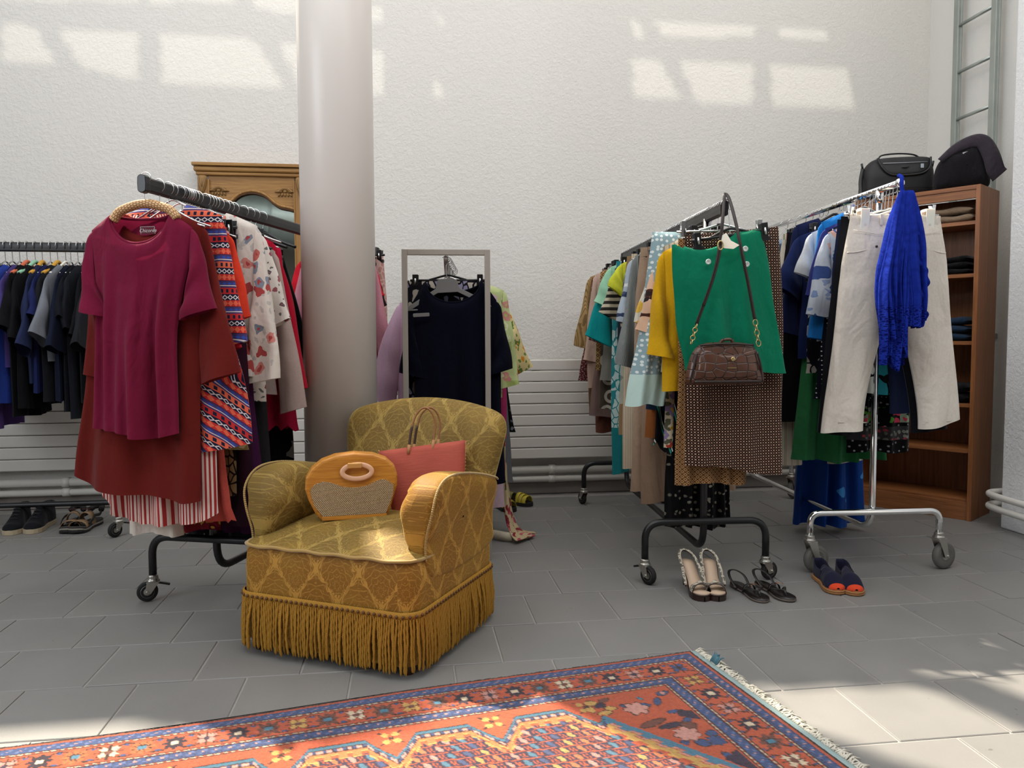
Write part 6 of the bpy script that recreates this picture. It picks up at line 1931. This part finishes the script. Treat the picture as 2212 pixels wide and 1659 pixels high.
def flat_sandal(x, y, deg, asym, lb):
    r = shoe_root('thong_sandal', x, y, deg, lb, 'pair of black thong sandals')
    L, W = 0.235, 0.080
    zf = lambda t: 0.002 + 0.004 * (1 - t)
    sole(MB(), L, W, zf, 0.007, asym, grow=0.001).build('sole', plain('worn_sole_edge', '#5d5148', 0.7), r)
    sole(MB(), L, W, lambda t: zf(t) + 0.007, 0.003, asym).build('insole', M_bleather, r)
    c = foot_c(0.84, asym) * W
    MB().tube(spline([(c, 0.85 * L, 0.012), (c, 0.80 * L, 0.034), (c - 0.03, 0.62 * L, 0.030), (c - 0.036, 0.52 * L, 0.012)], 6), 0.0045, 8, flat=(0.4, (0, 0, 1))).build('thong_strap', M_bleather, r)
    MB().tube(spline([(c, 0.80 * L, 0.034), (c + 0.03, 0.62 * L, 0.030), (c + 0.034, 0.52 * L, 0.012)], 6), 0.0045, 8, flat=(0.4, (0, 0, 1))).build('thong_strap', M_bleather, r)
    band(MB(), L, W, 0.50, 0.010, 0.036, zf, asym).build('instep_strap', M_bleather, r)
    sl_ = spline([(-0.030, 0.34 * L, 0.012), (-0.032, 0.14 * L, 0.044), (-0.014, -0.002, 0.058), (0.014, -0.002, 0.058), (0.032, 0.14 * L, 0.044), (0.030, 0.34 * L, 0.012)], 6)
    MB().tube(sl_, 0.0055, 8, flat=(0.3, (0, 0.2, 1))).build('heel_strap', M_bleather, r)
    MB().tube(spline([(-0.033, 0.36 * L, 0.02), (-0.055, 0.22 * L, 0.016), (-0.085, 0.25 * L, 0.010)], 6), 0.004, 6, flat=(0.3, (0, 0, 1))).build('loose_strap', M_tanl, r)
    return r


flat_sandal(1.292, 2.955, 186, -0.5, 'left black leather thong sandal with loose tan strap on the tiles')
flat_sandal(1.392, 2.950, 190, 0.5, 'right black leather thong sandal lying beneath the rack caster')

M_navyc = cloth('navy_canvas', '#1c1c30', wr=0.5, trans=0, weave=0.003)
M_rope = plain('jute_rope', '#9a6a3e', 0.85, bumps=(160, 0.6, 0.004), var=0.25)
M_orange = cloth('orange_canvas', '#d2472a', wr=0.3)


def espadrille(x, y, deg, asym, lb):
    r = shoe_root('espadrille', x, y, deg, lb, 'pair of navy espadrilles')
    L, W = 0.245, 0.084
    zf = lambda t: 0.0
    s_ = MB()
    sole(s_, L, W, zf, 0.020, asym, grow=0.003)
    s_.build('rope_sole', M_rope, r, smooth=False, bevel=0.004)
    for z in (0.005, 0.012):
        ts = (1 - np.cos(np.linspace(0, PI, 26))) / 2
        lp = [(foot_c(t, asym) * W - foot_w(t) * W - 0.003, t * L, z) for t in ts] + [(foot_c(t, asym) * W + foot_w(t) * W + 0.003, t * L, z) for t in ts[::-1][1:-1]]
        MB().tube(lp, 0.0042, 6, closed=True).build('rope_coil', M_rope, r)
    hf = lambda t: 0.052 * float(sm(1.04, 0.70, t)) + 0.0
    upper(MB(), L, W, 0.42, 0.985, hf, lambda t: 0.018, asym).build('upper', M_navyc, r, solid=0.002)
    upper(MB(), L, W, 0.925, 0.997, lambda t: 0.0535 * float(sm(1.05, 0.71, t)) + 0.006, lambda t: 0.0185, asym, grow=0.0036, n=8).build('toe_cap', M_orange, r)
    hb_ = MB()
    G = np.zeros((24, 5, 3))
    for i in range(24):
        a = i / 23
        t = abs(a - 0.5) * 2 * 0.46
        sdn = -1 if a < 0.5 else 1
        w = foot_w(max(t, 0.004)) * W + 0.002
        for j in range(5):
            h = (0.020 * float(1 - sm(0.0, 0.30, t)) + 0.040) * j / 4
            G[i, j] = (foot_c(t, asym) * W + sdn * w * (1 - 0.10 * j / 4), t * L + 0.004 - 0.006 * (j / 4) * (1 if t < 0.05 else 0), 0.018 + h)
    hb_.grid(G, None)
    hb_.build('heel_quarter', M_navyc, r, solid=0.002)
    tg = MB()
    upper(tg, L, W * 0.62, 0.33, 0.62, lambda t: 0.052 - 0.0 * t, lambda t: 0.020, asym, n=6)
    tg.build('tongue', M_navyc, r)
    return r


espadrille(1.690, 3.015, 168, -0.5, 'left navy espadrille with orange toe and rope sole on the tiles')
espadrille(1.772, 2.985, 165, 0.5, 'right navy espadrille with orange toe, farther from the thong sandals')

M_sneak = cloth('black_suede', '#121317', wr=0.6, trans=0)
M_rubb = plain('off_white_rubber', '#a8997f', 0.6, var=0.1)


def sneaker(x, y, deg, asym, lb):
    r = shoe_root('sneaker', x, y, deg, lb, 'pair of black sneakers')
    L, W = 0.285, 0.10
    s_ = MB()
    sole(s_, L, W, lambda t: 0.0, 0.024, asym, grow=0.004)
    s_.build('rubber_sole', M_rubb, r, smooth=False, bevel=0.005)
    hf = lambda t: 0.030 + 0.070 * float(sm(0.86, 0.40, t)) - 0.028 * float(sm(0.88, 1.0, t))
    upper(MB(), L, W, 0.02, 0.99, hf, lambda t: 0.024, asym, n=26, grow=0.002).build('upper', M_sneak, r)
    for k in range(5):
        t = 0.46 + 0.065 * k
        z = 0.026 + hf(t) + 0.002
        c = foot_c(t, asym) * W
        MB().tube([(c - 0.018, t * L, z - 0.006), (c, t * L + 0.004, z), (c + 0.018, t * L, z - 0.006)], 0.0028, 6).build('lace', plain('black_lace', '#1d1d20', 0.8), r)
    MB().tube(spline([(-0.026, 0.30 * L, 0.118), (-0.03, 0.14 * L, 0.112), (0, 0.035 * L, 0.115), (0.03, 0.14 * L, 0.112), (0.026, 0.30 * L, 0.118)], 6), 0.009, 8).build('collar', M_sneak, r)
    return r


sneaker(-2.075, 4.53, 186, -0.5, 'left black sneaker with dirty white sole at the left edge')
sneaker(-1.955, 4.545, 183, 0.5, 'right black sneaker with dirty white sole, next to the brown sandals')

M_bstrap = plain('tan_brown_strap', '#7d6245', 0.6)
M_patch = plain('dark_red_patch', '#3f1c1c', 0.6)


def trek_sandal(x, y, deg, asym, lb):
    r = shoe_root('trekking_sandal', x, y, deg, lb, 'pair of brown trekking sandals')
    L, W = 0.275, 0.105
    zf = lambda t: 0.0 + 0.010 * float(sm(0.85, 1.0, t))
    s_ = MB()
    sole(s_, L, W, zf, 0.026, asym, grow=0.003)
    s_.build('sole', plain('dark_sole', '#1a1817', 0.7), r, smooth=False, bevel=0.004)
    e = MB()
    sole(e, L, W, lambda t: zf(t) + 0.014, 0.008, asym, grow=0.0042)
    e.build('midsole_line', plain('grey_midsole', '#8d867c', 0.7), r, smooth=False)
    sole(MB(), L, W, lambda t: zf(t) + 0.026, 0.004, asym).build('insole', plain('grey_insole', '#3f3c3b', 0.8), r)
    for t, h, wd in ((0.74, 0.040, 0.044), (0.46, 0.070, 0.046)):
        band(MB(), L, W, t, wd, h, lambda q: zf(q) + 0.02, asym, th=0.004).build('strap', M_bstrap, r)
    MB().box((foot_c(0.46, asym) * W + 0.005, 0.46 * L + 0.0, 0.101), (0.040, 0.014, 0.003)).build('patch', M_patch, r, smooth=False)
    for sx in (-1, 1):
        MB().tube(spline([(sx * 0.040, 0.74 * L, 0.040), (sx * 0.042, 0.60 * L, 0.055), (sx * 0.036, 0.46 * L, 0.066), (sx * 0.034, 0.24 * L, 0.060), (sx * 0.026, 0.08 * L, 0.075)], 5), 0.008, 8, flat=(0.3, (sx * 1.0, 0, 0.2))).build('side_strap', plain('dark_strap', '#1c1a1a', 0.7), r)
    hq = spline([(-0.030, 0.14 * L, 0.078), (-0.02, 0.03 * L, 0.090), (0, 0.0, 0.092), (0.02, 0.03 * L, 0.090), (0.030, 0.14 * L, 0.078)], 6)
    MB().tube(hq, 0.015, 8, flat=(1.0, (0, 0, 1))).build('heel_strap', plain('dark_strap', '#1c1a1a', 0.7), r)
    return r


trek_sandal(-1.795, 4.50, 188, -0.5, 'left tan and black trekking sandal behind the tile joint')
trek_sandal(-1.690, 4.49, 176, 0.5, 'right tan and black trekking sandal next to a rack caster')

M_yel = plain('yellow_strap', '#b9a52c', 0.6, var=0.15)


def yellow_shoe(x, y, deg, lb, tilt):
    r = shoe_root('yellow_sandal', x, y, deg, lb, 'pair of yellow sandals')
    r.rotation_euler = (0, math.radians(tilt), math.radians(deg))
    L, W = 0.235, 0.092
    zf = lambda t: 0.004
    s_ = MB()
    sole(s_, L, W, lambda t: 0.0, 0.022, 0.3, grow=0.002)
    s_.build('sole', plain('black_sole', '#141314', 0.6), r, smooth=False, bevel=0.003)
    for k in range(3):
        band(MB(), L, W, 0.62 + 0.115 * k, 0.024, 0.056 - 0.006 * k, lambda q: 0.018, 0.3).build('strap', M_yel, r)
    band(MB(), L, W, 0.30, 0.05, 0.05, lambda q: 0.018, 0.3).build('rear_strap', plain('olive_strap', '#6f6a33', 0.7), r)
    return r


yellow_shoe(0.495, 4.60, 205, 'front yellow strapped sandal lying right of the armchair', 0)
yellow_shoe(0.565, 4.70, 222, 'rear yellow strapped sandal lying against its pair', 0)

# flowered cloth that trails from the frame rack to the floor
M_trail = cloth('cream_red_floral', '', P_floral('#c9b48c', ['#a33a3a', '#c25a6a', '#5a6a3f', '#8d2f3a'], 0.06, 0.36, 0.6), trans=0.15)
tr = MB()
cl = spline([(0.500, 4.02, 0.52), (0.495, 4.0, 0.40), (0.500, 3.96, 0.22), (0.515, 3.92, 0.09), (0.545, 3.88, 0.03), (0.585, 3.86, 0.014), (0.625, 3.85, 0.010)], 7)
wd_ = np.interp(np.linspace(0, 1, len(cl)), [0, 0.4, 0.75, 1], [0.025, 0.05, 0.10, 0.045])
dirw = np.array([0.28, 0.96, 0])
G = np.stack([cl - dirw * (wd_ * (1 - k))[:, None] + np.stack([0.012 * np.sin(6 * k + np.linspace(0, 4, len(cl))), 0 * wd_, 0.010 * np.abs(np.sin(5 * k + np.linspace(0, 3, len(cl)))) * np.linspace(0.2, 1, len(cl))], 1) for k in np.linspace(-1, 1, 15)], 1)
tr.grid(G, np.stack(np.broadcast_arrays(np.linspace(-0.1, 0.1, 15)[None, :], np.linspace(0, 0.7, len(cl))[:, None]), -1))
to = tr.build('trailing_cloth', M_trail, solid=0.003)
tag(to, 'cream cloth with red flowers trailing from the steel frame rack onto the floor', 'cloth')
rl = MB()
rl.tube(spline([(0.375, 3.83, 0.028), (0.42, 3.80, 0.026), (0.47, 3.76, 0.024), (0.50, 3.75, 0.022)], 5), 0.022, 12, caps=False)
rl.build('rolled_edge', cloth('cream_lining', '#c9bda6', wr=0.8), to)

# ------------------------------------------------------------------ oriental rug: a dense grid whose colour is its woven pattern
RO = np.array([0.8735, 2.318])
ra = math.radians(10.0)
RA, RB_ = np.array([-math.cos(ra), -math.sin(ra)]), np.array([math.sin(ra), -math.cos(ra)])
NA, NB = 560, 250
AL, BLN = 2.35, 1.05
aa, bb = np.meshgrid(np.linspace(0, AL, NA), np.linspace(0, BLN, NB), indexing='ij')


def lin(h): return np.array(H(h)[:3])


C_RED, C_NAVY, C_BLUE, C_TEAL, C_PINK, C_CREAM, C_YEL, C_BRN, C_DARK, C_ORG, C_LB = [lin(h) for h in ('#bf5636', '#2b2741', '#34507f', '#447f99', '#d3978a', '#dcc8ab', '#cfa45a', '#6f4238', '#33201f', '#d47a48', '#5d72a0')]
rgr = np.random.RandomState(8)
jit = rgr.rand(NA, NB)
cA, cB = aa + 0.0016 * (rgr.rand(NA, 1) - 0.5), bb + 0.0016 * (rgr.rand(1, NB) - 0.5)
K = np.zeros((NA, NB, 3)) + C_RED
edge = np.minimum(cA, cB)
along = np.where(cA < cB, cB, cA)


def put(mask, col): K[mask] = col


# guard stripes: dark outline, dashed lines, blue guards, main border, second guard
def lines(d0):
    put((edge > d0) & (edge < d0 + 0.004), C_DARK)
    put((edge > d0 + 0.004) & (edge < d0 + 0.009), C_RED)
    m = (edge > d0 + 0.0045) & (edge < d0 + 0.0085) & (np.modf(along / 0.018)[0] < 0.6)
    put(m, C_CREAM)
    put((edge > d0 + 0.009) & (edge < d0 + 0.0125), C_DARK)


def guard(d0, d1):
    m = (edge >= d0) & (edge < d1)
    put(m, C_BLUE)
    w = (edge - d0) / (d1 - d0)
    q = np.modf(along / 0.030)[0]
    put(m & (np.abs(w - 0.5 - 0.22 * np.sign(q - 0.5)) < 0.13) & (np.abs(np.modf(along / 0.015)[0] - 0.5) < 0.26), C_LB)
    put(m & (np.abs(w - 0.5) < 0.12) & (np.abs(q - 0.5) < 0.10), C_PINK)
    put(m & ((np.abs(w - 0.12) < 0.05) | (np.abs(w - 0.88) < 0.05)) & (np.modf(along / 0.010)[0] < 0.4), C_NAVY)


put(edge < 0.005, C_DARK)
put((edge >= 0.005) & (edge < 0.012), C_RED)
guard(0.014, 0.043)
lines(0.043)
lines(0.141)
guard(0.1535, 0.182)
lines(0.184)
# main border rosettes
kinds_a = 'kDPDBWBDPDBYBWBYBDPDbWbDPDBYB'
def rosette(ca, cb, kd, ra_=0.031, rb_=0.036):
    x, y = (cA - ca) / ra_, (cB - cb) / rb_
    r = np.hypot(x, y)
    th_ = np.arctan2(y, x)
    near = (np.abs(x) < 1.4) & (np.abs(y) < 1.4)
    pet8 = 0.60 + 0.36 * np.abs(np.cos(4 * th_)) ** 0.8
    pet4 = np.where(np.abs(np.sin(2 * th_)) > 0.35, 0.42 + 0.50 * np.abs(np.sin(2 * th_)) * (1 - 0.5 * np.abs(np.cos(8 * th_)) ** 3), 0.36)
    # leaf tendrils
    ten = (np.abs(np.abs(y) - 0.55 - 0.35 * np.abs(x)) < 0.085) & (np.abs(x) > 0.55) & (np.abs(x) < 1.15) & (np.abs(y) < 1.3)
    put(near & ten, C_DARK)
    dots = (np.hypot(np.abs(x) - 1.12, np.abs(y) - 0.72) < 0.14)
    put(near & dots, C_BLUE)
    if kd in 'D':
        put(near & (r < pet8 - 0.04), C_NAVY * 0.6)
        put(near & (np.abs(x) + 0 < 0.30) & (np.abs(y) < 0.26), C_CREAM)
    elif kd in 'Bb':
        put(near & (r < pet8), C_BRN if kd == 'B' else C_ORG * 0.7)
        put(near & (r < pet8) & (np.abs(np.sin(4 * th_)) > 0.93), C_DARK)
        put(near & (np.abs(x) < 0.36) & (np.abs(y) < 0.32), C_DARK)
        put(near & (np.abs(x) < 0.30) & (np.abs(y) < 0.26), C_TEAL)
    elif kd in 'PWYk':
        c = {'P': C_PINK * 0.9, 'W': C_CREAM, 'Y': C_YEL, 'k': C_BLUE}[kd]
        put(near & (r < pet4 + 0.09), C_DARK)
        put(near & (r < pet4), c)
        put(near & (np.abs(np.abs(x) - np.abs(y)) < 0.06) & (r < 0.0), C_DARK)
        put(near & (np.abs(x) < 0.05) & (r < 1.05), C_DARK)
        put(near & (np.abs(y) < 0.05) & (r < 1.05), C_DARK)
        put(near & (np.abs(x) < 0.24) & (np.abs(y) < 0.24), {'P': C_NAVY, 'W': C_BRN, 'Y': C_BRN, 'k': C_DARK}[kd])


for i, kd in enumerate(kinds_a): rosette(0.098 + 0.0735 * i, 0.098, kd)
for i, kd in enumerate('kYDPDBWDPDB'):
    if i: rosette(0.098, 0.098 + 0.0905 * i, kd, 0.033, 0.037)
# the field
fld = edge > 0.198
A_, B_ = cA, cB
per_ = 0.262
ph_ = np.modf((A_ - 0.46) / per_ + 10)[0]
tri_ = np.abs(ph_ - 0.5) * 2
zz = 0.235 + 0.10 * np.clip((tri_ - 0.52) / 0.48, 0, 1) ** 0.9
diag = 0.40 + (B_ - 0.22) * 0.16 - 0.40 * (B_ - 0.22) * 0 - (B_ - 0.22) * 0.55
d1 = B_ - zz
d2 = (A_ - (0.475 - (B_ - 0.235) * 0.62)) * 0.85
di = np.minimum(d1, d2)
step = 0.010 * (np.modf(along / 0.02)[0] > 0.5)
m = fld & (di > 0) & (d1 <= d2)
put(m & (di < 0.040), C_DARK)
put(m & (di > 0.003) & (di < 0.016), C_TEAL * 0.8)
put(m & (di > 0.018) & (di < 0.034), C_NAVY)
put(m & (di > 0.020) & (di < 0.032) & (np.modf(A_ / 0.024)[0] < 0.55), C_PINK)
put(m & (di > 0.022) & (di < 0.030) & (np.abs(np.modf(A_ / 0.024)[0] - 0.75) < 0.18), C_BLUE)
hook_ = 0.010 * np.sign(np.modf(A_ / 0.036)[0] - 0.5)
put(m & (di > 0.038) & (di < 0.060 + hook_), C_ORG)
put(m & (di > 0.055 + hook_) & (di < 0.062 + hook_), C_YEL)
m2 = fld & (di > 0) & (d1 > d2)
st_ = 0.012 * (np.modf(B_ / 0.050)[0] > 0.5)
put(m2 & (di < 0.052), C_RED)
put(m2 & (di > 0.002) & (di < 0.018 + st_), C_TEAL)
put(m2 & (di > 0.021 + st_) & (di < 0.027 + st_), C_PINK)
put(m2 & (di > 0.030 + st_) & (di < 0.052 + st_), C_YEL)
inn = fld & (di > 0.062 + 0.010 * (np.modf(along / 0.036)[0] > 0.5))
put(inn, C_NAVY)
# rows of small lozenges with red lattice lines
pu, pv = 0.041, 0.034
row = np.floor((B_ + 0.10 * A_) / pv)
ru = np.modf((B_ + 0.10 * A_) / pv + 10)[0]
cu_ = np.modf((A_ + row * pu * 0.5) / pu + 10)[0]
ci = np.floor((A_ + row * pu * 0.5) / pu)
hx = np.abs(cu_ - 0.5 + (ru - 0.5) * 0.30)
loz = (hx < 0.20 - 0.14 * np.abs(ru - 0.5) * 2 * 0.9) & (np.abs(ru - 0.5) < 0.38)
pickc = ((ci * 7 + row * 3).astype(int)) % 5
pal = [C_PINK, C_BLUE, C_ORG, C_TEAL, C_YEL]
put(inn & (np.abs(ru - 0.5) > 0.44), C_RED)
put(inn & (np.abs(hx - 0.40) < 0.05) & (np.abs(ru - 0.5) < 0.3), C_RED * 0.9)
for q in range(5): put(inn & loz & (pickc == q), pal[q] * 0.78 + 0.02)
# corner spandrel: scattered flowers and leaves
spd = fld & (di < -0.004)


def leaf(ca, cb, la, lb, ang, col, out=C_DARK):
    c_, s__ = math.cos(ang), math.sin(ang)
    x, y = (cA - ca) * c_ + (cB - cb) * s__, -(cA - ca) * s__ + (cB - cb) * c_
    r = np.abs(x / la) ** 1.6 + np.abs(y / lb) ** 1.6
    put(spd & (r < 1.35), out)
    put(spd & (r < 1.0), col)


def star(ca, cb, r0, col, n=6, out=C_DARK):
    x, y = cA - ca, cB - cb
    r = np.hypot(x, y) / r0
    th_ = np.arctan2(y, x)
    e = 0.62 + 0.36 * np.abs(np.cos(n / 2 * th_))
    put(spd & (r < e + 0.10), out)
    put(spd & (r < e), col)


for (ca, cb, la, lb, an, col) in ((0.225, 0.235, .020, .012, .3, C_BLUE), (0.225, 0.235, .008, .008, 0, C_PINK), (0.262, 0.275, .022, .010, 1.1, C_BLUE), (0.25, 0.34, .016, .009, 0.2, C_BLUE), (0.30, 0.245, .006, .010, .4, C_TEAL), (0.355, 0.272, .016, .010, -.5, C_BLUE), (0.31, 0.282, .022, .011, -.3, C_BLUE),
                              (0.24, 0.395, .026, .010, .9, C_BLUE), (0.212, 0.47, .019, .013, .2, C_BLUE), (0.26, 0.505, .016, .020, .6, C_BLUE), (0.30, 0.49, .020, .010, .8, C_BLUE), (0.232, 0.585, .012, .026, .3, C_BLUE), (0.29, 0.405, .035, .012, .1, C_NAVY), (0.33, 0.38, .04, .014, .3, C_BRN), (0.25, 0.42, .02, .02, .3, C_BRN),
                              (0.40, 0.225, .018, .010, .5, C_BRN), (0.44, 0.23, .016, .014, 0, C_YEL), (0.42, 0.25, .016, .012, .4, C_NAVY), (0.455, 0.262, .012, .018, .2, C_YEL), (0.40, 0.272, .016, .012, -.3, C_YEL), (0.425, 0.292, .020, .012, .1, C_YEL)):
    leaf(ca, cb, la, lb, an, col)
for (ca, cb, r0, col, n) in ((0.335, 0.295, 0.036, C_PINK, 6), (0.275, 0.455, 0.036, C_PINK, 7), (0.225, 0.36, 0.022, C_NAVY, 4), (0.205, 0.375, 0.026, C_NAVY, 3), (0.212, 0.60, 0.04, C_NAVY, 3), (0.225, 0.64, 0.03, C_NAVY, 4), (0.222, 0.505, 0.026, C_BLUE, 8)):
    star(ca, cb, r0, col, n)
for i in range(9):
    ca = 0.46 + per_ * i
    spd2 = fld & (d1 < -0.004) & (A_ > 0.45)
    x, y = cA - ca, cB - 0.245
    put(spd2 & (np.abs(np.abs(x) - np.abs(y) * 0.9) < 0.004) & (np.abs(y) < 0.03), C_DARK)
    put(spd2 & (np.abs(x) < 0.024) & (np.hypot(np.abs(x) - 0.013, np.abs(y) - 0.016) < 0.010), C_YEL)
# abrash and knot variation
low = np.sin(cB * 23) * 0.03 + np.sin(cA * 7 + 1.3) * 0.03
K = np.clip(K * (1 + low[..., None] + (jit[..., None] - 0.5) * 0.34), 0, 1)
K = (K * 0.86 + 0.14 * lin('#8f7768')) * 0.80
zr = 0.0085 + 0.0022 * (rgr.rand(NA, NB) - 0.5) + 0.004 * np.sin(aa * 3.1 + 0.7) * np.exp(-(bb / 0.06) ** 2) * 0.5
wv = 0.006 * np.sin(aa * 5.0 + 0.5) * np.exp(-(bb / 0.12) ** 2)
PX = RO[0] + RA[0] * aa + RB_[0] * (bb + wv)
PY = RO[1] + RA[1] * aa + RB_[1] * (bb + wv)
rm = MB()
rm.grid(np.stack([PX, PY, zr], -1), np.stack([aa, bb], -1), flip=True)


def rug_fn():
    n_ = NT.nodes.new('ShaderNodeVertexColor')
    n_.layer_name = 'weave'
    u, v = uvn()
    f = noise(vec(u, v), 420.0, 2.0)
    return {'Base Color': X(n_.outputs[0]), 'Roughness': 0.95, 'Sheen Weight': 0.15, 'Specular IOR Level': 0.1, 'Normal': bump(f, 0.7, 0.004)}


M_rug = material('woven_rug_wool', rug_fn)
rug = rm.build('rug', M_rug, smooth=True)
ca_ = rug.data.color_attributes.new('weave', 'FLOAT_COLOR', 'POINT')
ca_.data.foreach_set('color', np.concatenate([K.reshape(-1, 3), np.ones((NA * NB, 1))], 1).astype(np.float32).ravel())
tag(rug, 'red oriental rug with blue bands and white fringe in the foreground', 'rug')
sv = MB()
ln = np.linspace(0, AL, 200)
wv2 = 0.006 * np.sin(ln * 5.0 + 0.5)
e0 = np.stack([RO[0] + RA[0] * ln + RB_[0] * wv2, RO[1] + RA[1] * ln + RB_[1] * wv2, np.full(200, 0.0085)], 1)
e1 = e0 - np.append(RB_ * 0.012, 0.006)
e2 = e0 - np.append(RB_ * 0.014, 0.0085)
sv.grid(np.stack([e0, e1, e2], 1))
lb_ = np.linspace(0, BLN, 100)
f0 = np.stack([RO[0] + RB_[0] * lb_, RO[1] + RB_[1] * lb_, np.full(100, 0.0085)], 1)
f1 = f0 - np.append(RA * 0.022, 0.003)
f2_ = f0 - np.append(RA * 0.026, 0.0085)
sv.grid(np.stack([f0, f1, f2_], 1), flip=True)
sv.build('selvage', plain('pale_blue_selvage', '#8fa3a3', 0.9, bumps=(200, 0.5, 0.003)), rug)
tf = MB()
for k in range(150):
    t = k / 150 * BLN
    p0 = np.append(RO - RA * 0.020 + RB_ * t, 0.006)
    for q in range(2):
        L_ = 0.020 + 0.022 * rgr.rand()
        a_ = rgr.randn() * 0.5
        d_ = np.append(-RA * math.cos(a_) + RB_ * math.sin(a_), 0)
        mid = p0 + d_ * L_ * 0.5 + np.array([0, 0, 0.006 * rgr.rand()])
        end = p0 + d_ * L_ + np.append(RB_ * rgr.randn() * 0.008, -0.003)
        tf.tube([p0, mid, end], [0.0022, 0.0027, 0.0016], 5)
tfo = tf.build('fringe', plain('white_cotton_fringe', '#c9c3b4', 0.9), rug)
tfo['kind'] = 'stuff'
bt = MB()
for k in range(9):
    p0 = np.append(RO - RA * 0.022 + RB_ * (0.085 + 0.004 * k), 0.008)
    bt.tube([p0, p0 + np.append(-RA * 0.012, 0.014 + 0.004 * rgr.rand()), p0 + np.append(-RA * 0.02 + RB_ * rgr.randn() * 0.01, 0.018 + 0.008 * rgr.rand())], [0.003, 0.003, 0.0012], 5)
bt.build('blue_tassel', plain('teal_wool', '#4d7480', 0.9), rug)
